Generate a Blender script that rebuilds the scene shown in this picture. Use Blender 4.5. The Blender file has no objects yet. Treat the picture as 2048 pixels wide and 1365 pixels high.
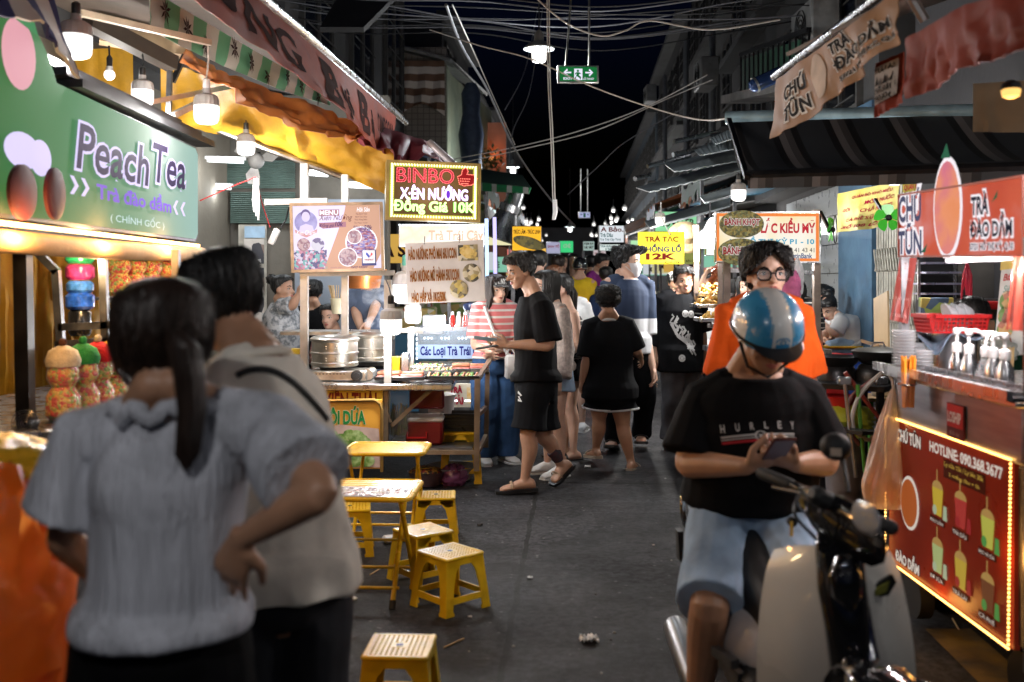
# night market lane: camera and light first, then setting, stalls, people (whitespace trimmed)
import bpy,bmesh,math,random
import numpy as np
from mathutils import Vector as V,Matrix,noise
from mathutils.bvhtree import BVHTree
R=math.radians
random.seed(7)
sc=bpy.context.scene
C=sc.collection
F,CX,HY,CH=1991.,1024.,565.,1.5
cam=bpy.data.cameras.new('camera');camo=bpy.data.objects.new('camera',cam);C.objects.link(camo)
camo.location=(0,0,CH);camo.rotation_euler=(R(90),0,0)
cam.sensor_width=36;cam.lens=F*36/2048;cam.shift_y=(HY-682.5)/2048
cam.clip_start=.05;cam.clip_end=500
cam.dof.use_dof=True;cam.dof.focus_distance=7.6;cam.dof.aperture_fstop=2.2
sc.camera=camo
w=bpy.data.worlds.new('World');sc.world=w;w.use_nodes=True
nt=w.node_tree;sky=nt.nodes.new('ShaderNodeTexSky');sky.sky_type='NISHITA';sky.sun_disc=False
SUN_E,SUN_R=38,12
sky.sun_elevation=R(-3);sky.sun_rotation=R(180+SUN_R);sky.altitude=50
tint=nt.nodes.new('ShaderNodeMixRGB');tint.blend_type='MULTIPLY';tint.inputs[0].default_value=1;tint.inputs[2].default_value=(.12,.3,1.3,1);nt.links.new(sky.outputs[0],tint.inputs[1]);nt.links.new(tint.outputs[0],nt.nodes['Background'].inputs[0]);nt.nodes['Background'].inputs[1].default_value=.07
sl=bpy.data.lights.new('ambient_fill','SUN');sl.energy=.03;sl.angle=R(60);sl.color=(.86,.91,1)  # weak, wide sun lamp added as ambient fill from behind the camera
slo=bpy.data.objects.new('ambient_fill',sl);C.objects.link(slo);slo.rotation_euler=(R(90-SUN_E),0,R(SUN_R))
vs=sc.view_settings;vs.view_transform='Standard';vs.look='None';vs.exposure=.3;vs.gamma=1;vs.use_curve_mapping=False
cy=sc.cycles;cy.use_denoising=True;cy.max_bounces=6;cy.diffuse_bounces=3;cy.glossy_bounces=3;cy.transmission_bounces=6
cy.transparent_max_bounces=10;cy.sample_clamp_indirect=4;cy.caustics_reflective=False;cy.caustics_refractive=False
cy.use_light_tree=True;cy.use_adaptive_sampling=True;cy.adaptive_threshold=.02
def P(px,py,d):return V(((px-CX)*d/F,d,CH+(HY-py)*d/F))
def G(px,py):return P(px,py,CH*F/(py-HY))
X,Y,Z=V((1,0,0)),V((0,1,0)),V((0,0,1))
def rz(a):return Matrix.Rotation(R(a),3,'Z')
def perp(t):
 a=Z if abs(t.z)<.9 else X
 u=t.cross(a).normalized();return u,t.cross(u).normalized()
class MB:
 def __init__(s):s.v,s.f,s.m,s.k=[],[],[],0
 def mat(s,k):s.k=k;return s
 def add(s,vs,fs):
  o=len(s.v);s.v+=[tuple(v)for v in vs];s.f+=[tuple(i+o for i in f)for f in fs];s.m+=[s.k]*len(fs);return s
 def box(s,c,sz,rot=None,b=0):
  if rot is None:rot=Matrix.Identity(3)
  elif isinstance(rot,(int,float)):rot=rz(rot)
  h=[x/2 for x in sz];c=V(c)
  sg=[(i,j,k)for i in(-1,1)for j in(-1,1)for k in(-1,1)]
  if not b:
   vs=[c+rot@V([q[a]*h[a]for a in range(3)])for q in sg]
   return s.add(vs,[(0,1,3,2),(4,6,7,5),(0,4,5,1),(2,3,7,6),(0,2,6,4),(1,5,7,3)])
  b=min(b,min(h)*.95);vs=[];ix={}
  for q in sg:
   for a in range(3):
    ix[q,a]=len(vs);vs.append(c+rot@V([q[e]*(h[e]if e==a else h[e]-b)for e in range(3)]))
  fs=[]
  for a in range(3):
   e,g=(a+1)%3,(a+2)%3
   for t in(-1,1):
    def cn(i,j):
     q=[0]*3;q[a]=t;q[e]=i;q[g]=j;return tuple(q)
    fs.append([ix[cn(i,j),a]for i,j in((-1,-1),(1,-1),(1,1),(-1,1))])
  for a in range(3):
   e,g=(a+1)%3,(a+2)%3
   for i in(-1,1):
    for j in(-1,1):
     q0=[0]*3;q1=[0]*3;q0[e]=q1[e]=i;q0[g]=q1[g]=j;q0[a]=-1;q1[a]=1;q0,q1=tuple(q0),tuple(q1)
     fs.append([ix[q0,e],ix[q1,e],ix[q1,g],ix[q0,g]])
  for q in sg:fs.append([ix[q,a]for a in range(3)])
  return s.add(vs,fs)
 def beam(s,a,b_,w,h=None,up=Z,b=0):
  a,b_=V(a),V(b_);t=b_-a;L=t.length;t=t/L
  if abs(t.dot(up))>.99:up=Y
  u=t.cross(up).normalized();n=u.cross(t)
  return s.box((a+b_)/2,(w,L,h or w),Matrix((u,t,n)).transposed(),b)
 def loft(s,secs,n=12,cap=True,closed=False):
  vs,fs=[],[];m=len(secs)
  for c,ax,ay in secs:
   for i in range(n):
    a=2*math.pi*i/n;vs.append(c+ax*math.cos(a)+ay*math.sin(a))
  for j in range(m if closed else m-1):
   k=(j+1)%m
   for i in range(n):fs.append((j*n+i,j*n+(i+1)%n,k*n+(i+1)%n,k*n+i))
  if cap and not closed:fs+=[tuple(range(n-1,-1,-1)),tuple(range((m-1)*n,m*n))]
  return s.add(vs,fs)
 def tube(s,pts,r,n=8,cap=True,closed=False,rnd=False):
  pts=[V(p)for p in pts];m=len(pts);rs=list(r)if isinstance(r,(list,tuple))else[r]*m
  secs=[];u=None
  for i in range(m):
   t=(pts[(i+1)%m]-pts[i-1])if closed else(pts[min(i+1,m-1)]-pts[max(i-1,0)])
   if t.length<1e-9:t=Z.copy()
   t.normalize()
   if u is None:u=perp(t)[0]
   else:
    u=u-t*u.dot(t)
    if u.length<1e-6:u=perp(t)[0]
    u.normalize()
   secs.append((pts[i],u*rs[i],t.cross(u)*rs[i],t))
  if rnd and not closed:
   c,ax,ay,t=secs[0];r0=rs[0];pre=[(c-t*r0*math.sin(a),ax*math.cos(a),ay*math.cos(a))for a in(1.35,.9,.45)]
   c,ax,ay,t2=secs[-1];r1=rs[-1];post=[(c+t2*r1*math.sin(a),ax*math.cos(a),ay*math.cos(a))for a in(.45,.9,1.35)]
   return s.loft(pre+[q[:3]for q in secs]+post,n)
  return s.loft([q[:3]for q in secs],n,cap,closed)
 def lathe(s,prof,c=(0,0,0),n=20,rot=None,cap=True):
  c=V(c);rot=rot or Matrix.Identity(3)
  return s.loft([(c+rot@V((0,0,z)),rot@V((max(r,1e-4),0,0)),rot@V((0,max(r,1e-4),0)))for r,z in prof],n,cap)
 def ball(s,c,r,n=12,m=8,rot=None):
  if not isinstance(r,(tuple,list)):r=(r,r,r)
  rot=rot or Matrix.Identity(3);c=V(c)
  return s.loft([(c+rot@V((0,0,-r[2]*math.cos(a))),rot@V((r[0]*math.sin(a),0,0)),rot@V((0,r[1]*math.sin(a),0)))for a in[math.pi*(j+.12)/(m+.24)for j in range(m+1)]],n)
 def sheet(s,rows,t=0.003):
  nr,nc=len(rows),len(rows[0]);g=[[V(p)for p in r]for r in rows];vs=[];bk=[]
  for i in range(nr):
   for j in range(nc):
    a=g[min(i+1,nr-1)][j]-g[max(i-1,0)][j];b=g[i][min(j+1,nc-1)]-g[i][max(j-1,0)]
    n=a.cross(b);n=n.normalized()if n.length>1e-12 else Z
    vs.append(g[i][j]+n*t/2);bk.append(g[i][j]-n*t/2)
  q=lambda i,j:i*nc+j
  N=nr*nc;fs=[]
  for i in range(nr-1):
   for j in range(nc-1):
    a=(q(i,j),q(i,j+1),q(i+1,j+1),q(i+1,j));fs.append(a);fs.append(tuple(N+k for k in a[::-1]))
  rim=[q(0,j)for j in range(nc)]+[q(i,nc-1)for i in range(1,nr)]+[q(nr-1,j)for j in range(nc-2,-1,-1)]+[q(i,0)for i in range(nr-2,0,-1)]
  for a,b in zip(rim,rim[1:]+rim[:1]):fs.append((b,a,a+N,b+N))
  return s.add(vs+bk,fs)
 def prism(s,pts,ext):
  n=len(pts);pts=[V(p)for p in pts];vs=pts+[p+ext for p in pts]
  return s.add(vs,[tuple(range(n)),tuple(range(2*n-1,n-1,-1))]+[(i,(i+1)%n,n+(i+1)%n,n+i)for i in range(n)])
 def mesh(s,name,fix=True):
  me=bpy.data.meshes.new(name);me.from_pydata(s.v,[],s.f);me.polygons.foreach_set('material_index',s.m)
  if fix:
   bm=bmesh.new();bm.from_mesh(me);bmesh.ops.recalc_face_normals(bm,faces=bm.faces);bm.to_mesh(me);bm.free()
  return me
 def build(s,name,mats,parent=None,smooth=40,fix=True):
  me=s.mesh(name,fix);return link(name,me,mats,parent,smooth)
W={}
def link(name,me,mats,parent=None,smooth=40):
 for m in(mats if isinstance(mats,(list,tuple))else[mats]):me.materials.append(m)
 if smooth and len(me.polygons):
  me.polygons.foreach_set('use_smooth',[True]*len(me.polygons));me.set_sharp_from_angle(angle=R(smooth))
 o=bpy.data.objects.new(name,me);C.objects.link(o)
 if parent is not None:adopt(o,parent)
 return o
def adopt(o,parent):
 o.parent=parent
 if parent in W:o.matrix_parent_inverse=W[parent].inverted()
def thing(name,label,cat,loc=(0,0,0),group=None):
 o=bpy.data.objects.new(name,None);C.objects.link(o);o.location=loc;o.empty_display_size=.1
 W[o]=Matrix.Translation(V(loc));return tag(o,label,cat,group)
def tag(o,label,cat,group=None):
 o['label']=label;o['category']=cat
 if group:o['group']=group
 return o
def struct(o,kind='structure'):o['kind']=kind;return o
def dup(root,loc,rot=0,label=None,scale=None):
 r=root.copy();C.objects.link(r);r.location=loc;r.rotation_euler=(0,0,R(rot))
 if scale:r.scale=(scale,)*3 if isinstance(scale,(int,float))else scale
 if label:r['label']=label
 for ch in list(root.children):
  c=ch.copy();C.objects.link(c);c.parent=r
  for g in ch.children:
   d=g.copy();C.objects.link(d);d.parent=c
 return r
MATS={}
def M(name,col,rough=.55,metal=0,var=.18,scale=9,bump=0,bscale=60,emit=None,es=1,trans=0,alpha=1,dirt=0,coat=0,sss=0,col2=None,stretch=None):
 if name in MATS:return MATS[name]
 m=bpy.data.materials.new(name);m.use_nodes=True;t=m.node_tree;N=t.nodes;b=N['Principled BSDF'];L=t.links.new
 MATS[name]=m
 b.inputs['Roughness'].default_value=rough;b.inputs['Metallic'].default_value=metal
 b.inputs['Transmission Weight'].default_value=trans;b.inputs['Alpha'].default_value=alpha;b.inputs['Coat Weight'].default_value=coat
 b.inputs['Base Color'].default_value=(*col,1)
 if not emit and any(k in name for k in('print','ink')):b.inputs['Roughness'].default_value=rough=.9
 if name.startswith('cloth_')or emit is not None or any(k in name for k in('print','banner','ink','valance')):b.inputs['Specular IOR Level'].default_value=.12
 if sss:b.inputs['Subsurface Weight'].default_value=sss;b.inputs['Subsurface Radius'].default_value=(.02,.008,.004);b.inputs['Subsurface Scale'].default_value=.3
 tc=N.new('ShaderNodeTexCoord');src=tc.outputs['Object']
 if stretch:
  mp=N.new('ShaderNodeMapping');mp.inputs['Scale'].default_value=stretch;L(src,mp.inputs[0]);src=mp.outputs[0]
 if var or dirt or col2:
  n=N.new('ShaderNodeTexNoise');n.inputs['Scale'].default_value=scale;n.inputs['Detail'].default_value=5;L(src,n.inputs['Vector'])
  r=N.new('ShaderNodeValToRGB');e=r.color_ramp.elements
  c2=col2 or tuple(min(1,c*(1+var))for c in col);c1=col if col2 else tuple(c*(1-var)for c in col)
  e[0].position,e[1].position=.32,.68;e[0].color,e[1].color=(*c1,1),(*c2,1)
  L(n.outputs[0],r.inputs[0]);out=r.outputs[0]
  if dirt:
   n2=N.new('ShaderNodeTexNoise');n2.inputs['Scale'].default_value=scale*.45;n2.inputs['Detail'].default_value=8;n2.inputs['Roughness'].default_value=.7;L(src,n2.inputs['Vector'])
   r2=N.new('ShaderNodeValToRGB');e2=r2.color_ramp.elements;e2[0].position,e2[1].position=.5,.72;e2[0].color,e2[1].color=(0,0,0,1),(dirt,dirt,dirt,1)
   mx=N.new('ShaderNodeMixRGB');mx.inputs[2].default_value=(.035,.028,.02,1);L(n2.outputs[0],r2.inputs[0]);L(r2.outputs[0],mx.inputs[0]);L(out,mx.inputs[1]);out=mx.outputs[0]
  L(out,b.inputs['Base Color'])
  if emit is not None:L(out,b.inputs['Emission Color'])
  mr=N.new('ShaderNodeMapRange');mr.inputs[3].default_value=max(.02,rough-.12);mr.inputs[4].default_value=min(1,rough+.12);L(n.outputs[0],mr.inputs[0]);L(mr.outputs[0],b.inputs['Roughness'])
 if emit is not None:
  if not(var or dirt or col2):b.inputs['Emission Color'].default_value=(*emit,1)
  b.inputs['Emission Strength'].default_value=es
 if bump:
  n3=N.new('ShaderNodeTexNoise');n3.inputs['Scale'].default_value=bscale;n3.inputs['Detail'].default_value=4;L(src,n3.inputs['Vector'])
  bp=N.new('ShaderNodeBump');bp.inputs['Strength'].default_value=bump;bp.inputs['Distance'].default_value=.02;L(n3.outputs[0],bp.inputs['Height']);L(bp.outputs[0],b.inputs['Normal'])
 return m
def E(name,col,es=1.0,k=.12):return M(name,tuple(c*k for c in col),.75,0,0,emit=col,es=es)
def ramp_mat(name,cols,kind='voronoi',scale=30,emit=0,rough=.5,stretch=None,bands='X',rand=1):
 """food, stripes, photographs: a procedural pattern through a stepped ramp"""
 if name in MATS:return MATS[name]
 m=bpy.data.materials.new(name);m.use_nodes=True;MATS[name]=m;t=m.node_tree;N=t.nodes;b=N['Principled BSDF'];L=t.links.new
 tc=N.new('ShaderNodeTexCoord');src=tc.outputs['Object']
 if stretch:
  mp=N.new('ShaderNodeMapping');mp.inputs['Scale'].default_value=stretch;L(src,mp.inputs[0]);src=mp.outputs[0]
 r=N.new('ShaderNodeValToRGB');r.color_ramp.interpolation='CONSTANT' if kind!='noise' else 'LINEAR';e=r.color_ramp.elements
 while len(e)<len(cols):e.new(.5)
 for i,c in enumerate(cols):e[i].position=i/len(cols)if kind!='noise' else .28+.45*i/(len(cols)-1);e[i].color=(*c,1)
 if kind=='voronoi':
  n=N.new('ShaderNodeTexVoronoi');n.inputs['Scale'].default_value=scale;n.inputs['Randomness'].default_value=rand;L(src,n.inputs['Vector'])
  s_=N.new('ShaderNodeSeparateColor');L(n.outputs['Color'],s_.inputs[0]);L(s_.outputs[0],r.inputs[0])
  bp=N.new('ShaderNodeBump');bp.inputs['Strength'].default_value=.6;bp.inputs['Distance'].default_value=.01;bp.invert=True;L(n.outputs['Distance'],bp.inputs['Height']);L(bp.outputs[0],b.inputs['Normal'])
 elif kind=='bands':
  s_=N.new('ShaderNodeSeparateXYZ');L(src,s_.inputs[0]);a=N.new('ShaderNodeMath');a.operation='MULTIPLY';a.inputs[1].default_value=scale;L(s_.outputs[bands],a.inputs[0])
  f=N.new('ShaderNodeMath');f.operation='FRACT';L(a.outputs[0],f.inputs[0]);L(f.outputs[0],r.inputs[0])
 elif kind=='grad':
  s_=N.new('ShaderNodeSeparateXYZ');L(src,s_.inputs[0]);a=N.new('ShaderNodeMapRange');a.inputs[1].default_value,a.inputs[2].default_value=scale;L(s_.outputs[bands],a.inputs[0]);L(a.outputs[0],r.inputs[0]);r.color_ramp.interpolation='LINEAR'
  for i,c in enumerate(cols):e[i].position=i/(len(cols)-1)
 else:
  n=N.new('ShaderNodeTexNoise');n.inputs['Scale'].default_value=scale;n.inputs['Detail'].default_value=6;L(src,n.inputs['Vector']);L(n.outputs[0],r.inputs[0])
 b.inputs['Roughness'].default_value=.85 if emit else rough;b.inputs['Base Color'].default_value=(.05,.05,.05,1)
 if emit:b.inputs['Specular IOR Level'].default_value=.12
 if not emit:L(r.outputs[0],b.inputs['Base Color'])
 if emit:L(r.outputs[0],b.inputs['Emission Color']);b.inputs['Emission Strength'].default_value=emit
 return m
tmp=bpy.data.scenes.new('scratch')
def scratch_eval(o):
 tmp.collection.objects.link(o);tmp.view_layers[0].update();dg=tmp.view_layers[0].depsgraph
 me=bpy.data.meshes.new_from_object(o.evaluated_get(dg));tmp.collection.objects.unlink(o);d=o.data;bpy.data.objects.remove(o)
 if isinstance(d,bpy.types.Mesh):bpy.data.meshes.remove(d)
 else:bpy.data.curves.remove(d)
 return me
def text_geo(s,bold=0,shear=0,sp=1,fill=True,box=None):
 c=bpy.data.curves.new('lettering','FONT');c.body=s;c.offset=bold;c.shear=shear;c.space_character=sp;c.resolution_u=3
 c.fill_mode='BOTH' if fill else 'NONE'
 me=scratch_eval(bpy.data.objects.new('lettering',c))
 vs=np.array([v.co[:2]for v in me.vertices])if len(me.vertices)else np.zeros((1,2));fs=[tuple(p.vertices)for p in me.polygons];es=[tuple(e.vertices)for e in me.edges]
 lo,hi=vs.min(0),vs.max(0)
 if box is not None:lo,hi=box
 bpy.data.meshes.remove(me);return vs,fs,es,lo,hi
class Fr:
 """a flat sign's own frame: u to the right, v downwards (0..1), h out of its face in metres"""
 def __init__(s,tl,tr,bl):
  s.o,s.x,s.y=V(tl),V(tr)-V(tl),V(bl)-V(tl);s.n=s.y.cross(s.x).normalized();s.w,s.h=s.x.length,s.y.length
  s.rot=Matrix((s.x.normalized(),s.n,-s.y.normalized())).transposed()
 @staticmethod
 def px(x0,y0,x1,y1,d,yaw=0):
  c=P((x0+x1)/2,(y0+y1)/2,d);hw=(x1-x0)/2*d/F;hh=(y1-y0)/2*d/F;a=rz(yaw)@X*hw
  return Fr(c-a+Z*hh,c+a+Z*hh,c-a-Z*hh)
 def pt(s,u,v,h=0):return s.o+s.x*u+s.y*v+s.n*h
 def rect(s,mb,u0,v0,u1,v1,h):return mb.add([s.pt(u0,v0,h),s.pt(u0,v1,h),s.pt(u1,v1,h),s.pt(u1,v0,h)],[(0,1,2,3)])
 def poly(s,mb,uv,h):return mb.add([s.pt(u,v,h)for u,v in uv],[tuple(range(len(uv)))])
 def disc(s,mb,u,v,r,h,sy=1,n=24):
  xx,yy=s.x.normalized(),s.y.normalized();c=s.pt(u,v,h)
  return mb.add([c+xx*r*math.cos(a)-yy*r*sy*math.sin(a)for a in[2*math.pi*i/n for i in range(n)]],[tuple(range(n))])
 def box(s,mb,u0,v0,u1,v1,h0,h1,b=0):
  return mb.box(s.pt((u0+u1)/2,(v0+v1)/2,(h0+h1)/2),((u1-u0)*s.w,abs(h1-h0),(v1-v0)*s.h),s.rot,b)
 def text(s,parent,st,u0,v0,u1,v1,mat,h=.004,bold=0,shear=0,sp=1,name='lettering',out=None,og=.05,mb=None,warp=None):
  """lettering fitted to the box u0..u1, v0..v1; out: material of a sticker outline behind it"""
  vs,fs,es,lo,hi=text_geo(st,bold,shear,sp);own=mb is None;mb=mb or MB()
  def put(vs,h):
   q=(vs-lo)/np.maximum(hi-lo,1e-6);r=[]
   for a,b in q:
    u=u0+(u1-u0)*a;v=v1+(v0-v1)*b
    r.append(warp(u,v,h)if warp else s.pt(u,v,h))
   return r
  if out is not None:
   vs2,fs2,_,_,_=text_geo(st,bold+og,shear,sp);mb.k=1;mb.add(put(vs2,h-.002),fs2)
  mb.k=0;mb.add(put(vs,h),fs)
  if own:return mb.build(name,[mat]+([out]if out is not None else[]),parent,0,False)
 def leds(s,parent,st,u0,v0,u1,v1,mat,step=.008,r=.0035,h=.006,bold=0,name='lettering'):
  vs,fs,es,lo,hi=text_geo(st,bold,0,1,False);q=(vs-lo)/np.maximum(hi-lo,1e-6);mb=MB();acc=0
  for a,b in es:
   p0=s.pt(u0+(u1-u0)*q[a][0],v1+(v0-v1)*q[a][1],h);p1=s.pt(u0+(u1-u0)*q[b][0],v1+(v0-v1)*q[b][1],h)
   L=(p1-p0).length
   while acc<L:mb.ball(p0.lerp(p1,acc/max(L,1e-9)),r,5,3);acc+=step
   acc-=L
  return mb.build(name,mat,parent)
def remesh(mb,vox,it=3,fac=.5):
 me=mb.mesh('body');o=bpy.data.objects.new('body',me)
 m=o.modifiers.new('r','REMESH');m.mode='VOXEL';m.voxel_size=vox;m.use_smooth_shade=True
 if it:k=o.modifiers.new('s','SMOOTH');k.iterations=it;k.factor=fac
 return scratch_eval(o)
def co(me):
 a=np.empty(len(me.vertices)*3);me.vertices.foreach_get('co',a);return a.reshape(-1,3)
def wrinkle(me,amp,freq,zst=.35,seed=0):
 a=co(me);n=np.empty(len(a)*3);me.vertices.foreach_get('normal',n);n=n.reshape(-1,3)
 for i in range(len(a)):
  p=a[i];q=V((p[0]*freq+seed,p[1]*freq,p[2]*freq*zst))
  d=noise.noise(q)+.5*noise.noise(q*2.3+V((5,3,1)))+.6*(1-2*abs(noise.noise(V((p[0]*freq*.8+seed,p[1]*freq*.8,p[2]*freq*1.1)))))
  a[i]+=n[i]*d*amp
 me.vertices.foreach_set('co',a.ravel());me.update()
def interp(x,xs,ys):
 return float(np.interp(x,xs,ys))
steel=M('steel',(.55,.56,.58),.28,1,.12,14,.04,40,stretch=(1,1,.2))
darksteel=M('dark_steel',(.2,.2,.21),.4,.9,.3,12,dirt=.5)
alu=M('aluminium',(.62,.6,.55),.33,1,.2,10,.05,30,dirt=.35)
black=M('black_plastic',(.012,.012,.013),.4,0,.3)
blackm=M('black_metal',(.02,.02,.022),.38,.6,.3)
white=M('white_plastic',(.72,.72,.71),.4,0,.06)
yellowp=M('yellow_plastic',(.9,.57,.01),.38,0,.12,6,.05,30,dirt=.4)
yellowm=M('yellow_paint',(.86,.53,.01),.3,.1,.15,7,.03,30,dirt=.6)
redp=M('red_plastic',(.55,.02,.02),.35,0,.1)
concrete=M('concrete',(.2,.19,.18),.85,0,.35,3,.3,18,dirt=.6)
rubber=M('rubber',(.015,.015,.015),.7,0,.2)
wire_m=M('cable_black',(.01,.01,.012),.5,0,0)
wire_w=M('cable_white',(.55,.52,.48),.5,0,.1)
wood=M('wood',(.42,.26,.12),.6,0,.25,6,.1,30,stretch=(1,1,8))
def SD(off,d,z=0):return V((off+.0658*d,d,z))
def asphalt():
 m=bpy.data.materials.new('asphalt');m.use_nodes=True;t=m.node_tree;N=t.nodes;L=t.links.new;b=N['Principled BSDF']
 tc=N.new('ShaderNodeTexCoord');o=tc.outputs['Object']
 def nz(s,d=6,r=.6):
  n=N.new('ShaderNodeTexNoise');n.inputs['Scale'].default_value=s;n.inputs['Detail'].default_value=d;n.inputs['Roughness'].default_value=r;L(o,n.inputs['Vector']);return n.outputs[0]
 def rp(i,a,b_,c0,c1):
  r=N.new('ShaderNodeValToRGB');e=r.color_ramp.elements;e[0].position,e[1].position=a,b_;e[0].color,e[1].color=(*c0,1),(*c1,1);L(i,r.inputs[0]);return r.outputs[0]
 def mt(op,a,b_=None,c=None):
  n=N.new('ShaderNodeMath');n.operation=op
  for i,x in enumerate((a,b_,c)):
   if x is None:continue
   if isinstance(x,(int,float)):n.inputs[i].default_value=x
   else:L(x,n.inputs[i])
  return n.outputs[0]
 base=rp(nz(1.6,7,.65),.4,.6,(.016,.016,.018),(.036,.036,.041))
 fine=rp(nz(24,9,.8),.42,.58,(.3,.3,.3),(2.1,2.1,2.1))
 mx=N.new('ShaderNodeMixRGB');mx.blend_type='MULTIPLY';mx.inputs[0].default_value=1;L(base,mx.inputs[1]);L(fine,mx.inputs[2])
 sp=N.new('ShaderNodeTexVoronoi');sp.inputs['Scale'].default_value=21;L(o,sp.inputs['Vector'])
 chip=rp(sp.outputs['Distance'],.13,.2,(1,1,1),(0,0,0));sc_=N.new('ShaderNodeSeparateColor');L(sp.outputs['Color'],sc_.inputs[0])
 chip=mt('MULTIPLY',chip,mt('GREATER_THAN',sc_.outputs[0],.8))
 m2=N.new('ShaderNodeMixRGB');m2.inputs[2].default_value=(.17,.17,.17,1);L(chip,m2.inputs[0]);L(mx.outputs[0],m2.inputs[1])
 b.inputs['Specular IOR Level'].default_value=.22
 xyz=N.new('ShaderNodeSeparateXYZ');L(o,xyz.inputs[0]);wob=mt('MULTIPLY',mt('SUBTRACT',nz(3.5,8,.7),.5),.075)
 along=mt('ABSOLUTE',mt('ADD',mt('SUBTRACT',xyz.outputs[0],mt('MULTIPLY_ADD',xyz.outputs[1],.0658,-.292)),wob))
 across=mt('ABSOLUTE',mt('ADD',mt('SUBTRACT',xyz.outputs[1],mt('MULTIPLY_ADD',xyz.outputs[0],-.06,7.47)),wob))
 lane=mt('LESS_THAN',mt('MINIMUM',along,mt('MULTIPLY',across,.7)),.014)
 m3=N.new('ShaderNodeMixRGB');m3.inputs[2].default_value=(.006,.006,.006,1);L(lane,m3.inputs[0]);L(m2.outputs[0],m3.inputs[1])
 pv_=N.new('ShaderNodeTexVoronoi');pv_.inputs['Scale'].default_value=.55;pv_.distance='CHEBYCHEV';L(o,pv_.inputs['Vector']);pc=N.new('ShaderNodeSeparateColor');L(pv_.outputs['Color'],pc.inputs[0]);pm=N.new('ShaderNodeMixRGB');pm.blend_type='MULTIPLY';pm.inputs[0].default_value=1;L(rp(pc.outputs[1],.35,.4,(.62,.62,.62),(1.1,1.1,1.1)),pm.inputs[2]);L(m3.outputs[0],pm.inputs[1]);L(pm.outputs[0],b.inputs['Base Color'])
 wet=rp(nz(1.1,7,.65),.34,.62,(.42,.42,.42),(.72,.72,.72));L(wet,b.inputs['Roughness'])
 bp=N.new('ShaderNodeBump');bp.inputs['Strength'].default_value=.8;bp.inputs['Distance'].default_value=.008
 L(mt('ADD',mt('MULTIPLY',nz(140,5,.75),1.6),mt('MULTIPLY',lane,-3)),bp.inputs['Height']);L(bp.outputs[0],b.inputs['Normal'])
 return m
g=MB().add([(-60,-8,0),(60,-8,0),(60,120,0),(-60,120,0)],[(0,1,2,3)])
struct(g.build('ground',asphalt(),None,0))
oldpaint=M('worn_yellow_paint',(.03,.028,.02),.8,0,.3,5,.2,40,col2=(.2,.13,.02))
g=MB().add([SD(1.5,2.2,.004),SD(1.7,2.2,.004),SD(1.7,4.3,.004),SD(1.5,4.3,.004)],[(0,1,2,3)]);struct(g.build('road_marking',oldpaint,None,0))
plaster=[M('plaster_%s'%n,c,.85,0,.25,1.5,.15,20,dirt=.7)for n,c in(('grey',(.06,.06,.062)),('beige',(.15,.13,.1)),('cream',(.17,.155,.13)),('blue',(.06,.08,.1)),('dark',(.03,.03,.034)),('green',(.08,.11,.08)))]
glassd=M('dark_glass',(.012,.014,.018),.12,0,.2)
frame_m=M('window_frame',(.06,.058,.055),.5,.2,.2,dirt=.4)
tin=M('corrugated_tin',(.45,.5,.52),.42,.7,.25,3,.05,20,dirt=.7)
def building(label,side,off,d0,d1,h,mat,floors=3,door=True,win=.9,group=None):
 """a terraced house along the street: side -1 left, +1 right"""
 t=thing('shop_house',label,'building',SD(off,(d0+d1)/2),group)
 a,b=SD(off,d0),SD(off,d1);u=(b-a).normalized();nrm=V((u.y,-u.x,0))*(-side)
 mb=MB();back=-nrm*5
 mb.prism([a,b,b+back,a+back],Z*h);mb.build('wall',mat,t,0)
 L=(b-a).length;fh=h/floors
 MB().beam(a+Z*(h+.07)+nrm*.1,b+Z*(h+.07)+nrm*.1,.5,.14).build('parapet',plaster[0],t,0)
 for k in range(1,floors):MB().beam(a+u*.05+Z*(fh*k)+nrm*.16,b-u*.05+Z*(fh*k)+nrm*.16,.3,.12).build('ledge',plaster[0],t,0)
 nw=max(1,int(L/1.9))
 for k in range(1,floors):
  for i in range(nw):
   c=a+u*(L*(i+.5)/nw)+Z*(fh*k+fh*.5)+nrm*.03
   rot=Matrix((u,nrm,Z)).transposed();ww=win*L/nw*.62;hh=fh*.55
   f=MB()
   for sx in(-1,0,1):f.box(c+u*sx*ww/2,(.06,.07,hh),rot)
   for s2 in(-1,1):f.box(c+Z*s2*(hh/2+.03),(ww+.06,.075,.06),rot)
   for q in range(5):f.box(c+nrm*.06+Z*(hh*(q/4-.5))*.9,(ww,.015,.015),rot)
   wo=f.build('window',frame_m,t,0)
   MB().box(c-nrm*.01,(ww-.06,.03,hh),rot).build('pane',glassd,wo,0)
 return t
shutter=ramp_mat('green_shutter',[(.16,.23,.2),(.26,.36,.32),(.3,.4,.36),(.24,.33,.3),(.08,.12,.1)],'bands',14,rough=.45,bands='Z')
t=thing('shop_building','beige shop front with two green roller shutters behind the skewer stall','building',P(580,900,10.6))
wl=MB();wl.box((-2.75,10.75,1.75),(2.85,.2,3.5));wl.build('wall',plaster[2],t,0)
for n,(x0,y0,x1,y1)in enumerate(((398,322,592,378),(462,385,592,448))):
 fr=Fr.px(x0,y0,x1,y1,10.55);f=MB()
 for k in range(16):fr.box(f,0,k/16,1,k/16+.055,.015,.045,.008)
 f.build('roller_shutter',M('shutter_green',(.15,.22,.19),.45,.3,.2,5,dirt=.4),t)
fr=Fr.px(592,400,770,800,10.6)
f=MB();fr.rect(f,0,0,1,1,.06);f.build('inner_wall',M('pale_blue_wall',(.3,.34,.4),.8,0,.2,1.5),t,0)
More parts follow.
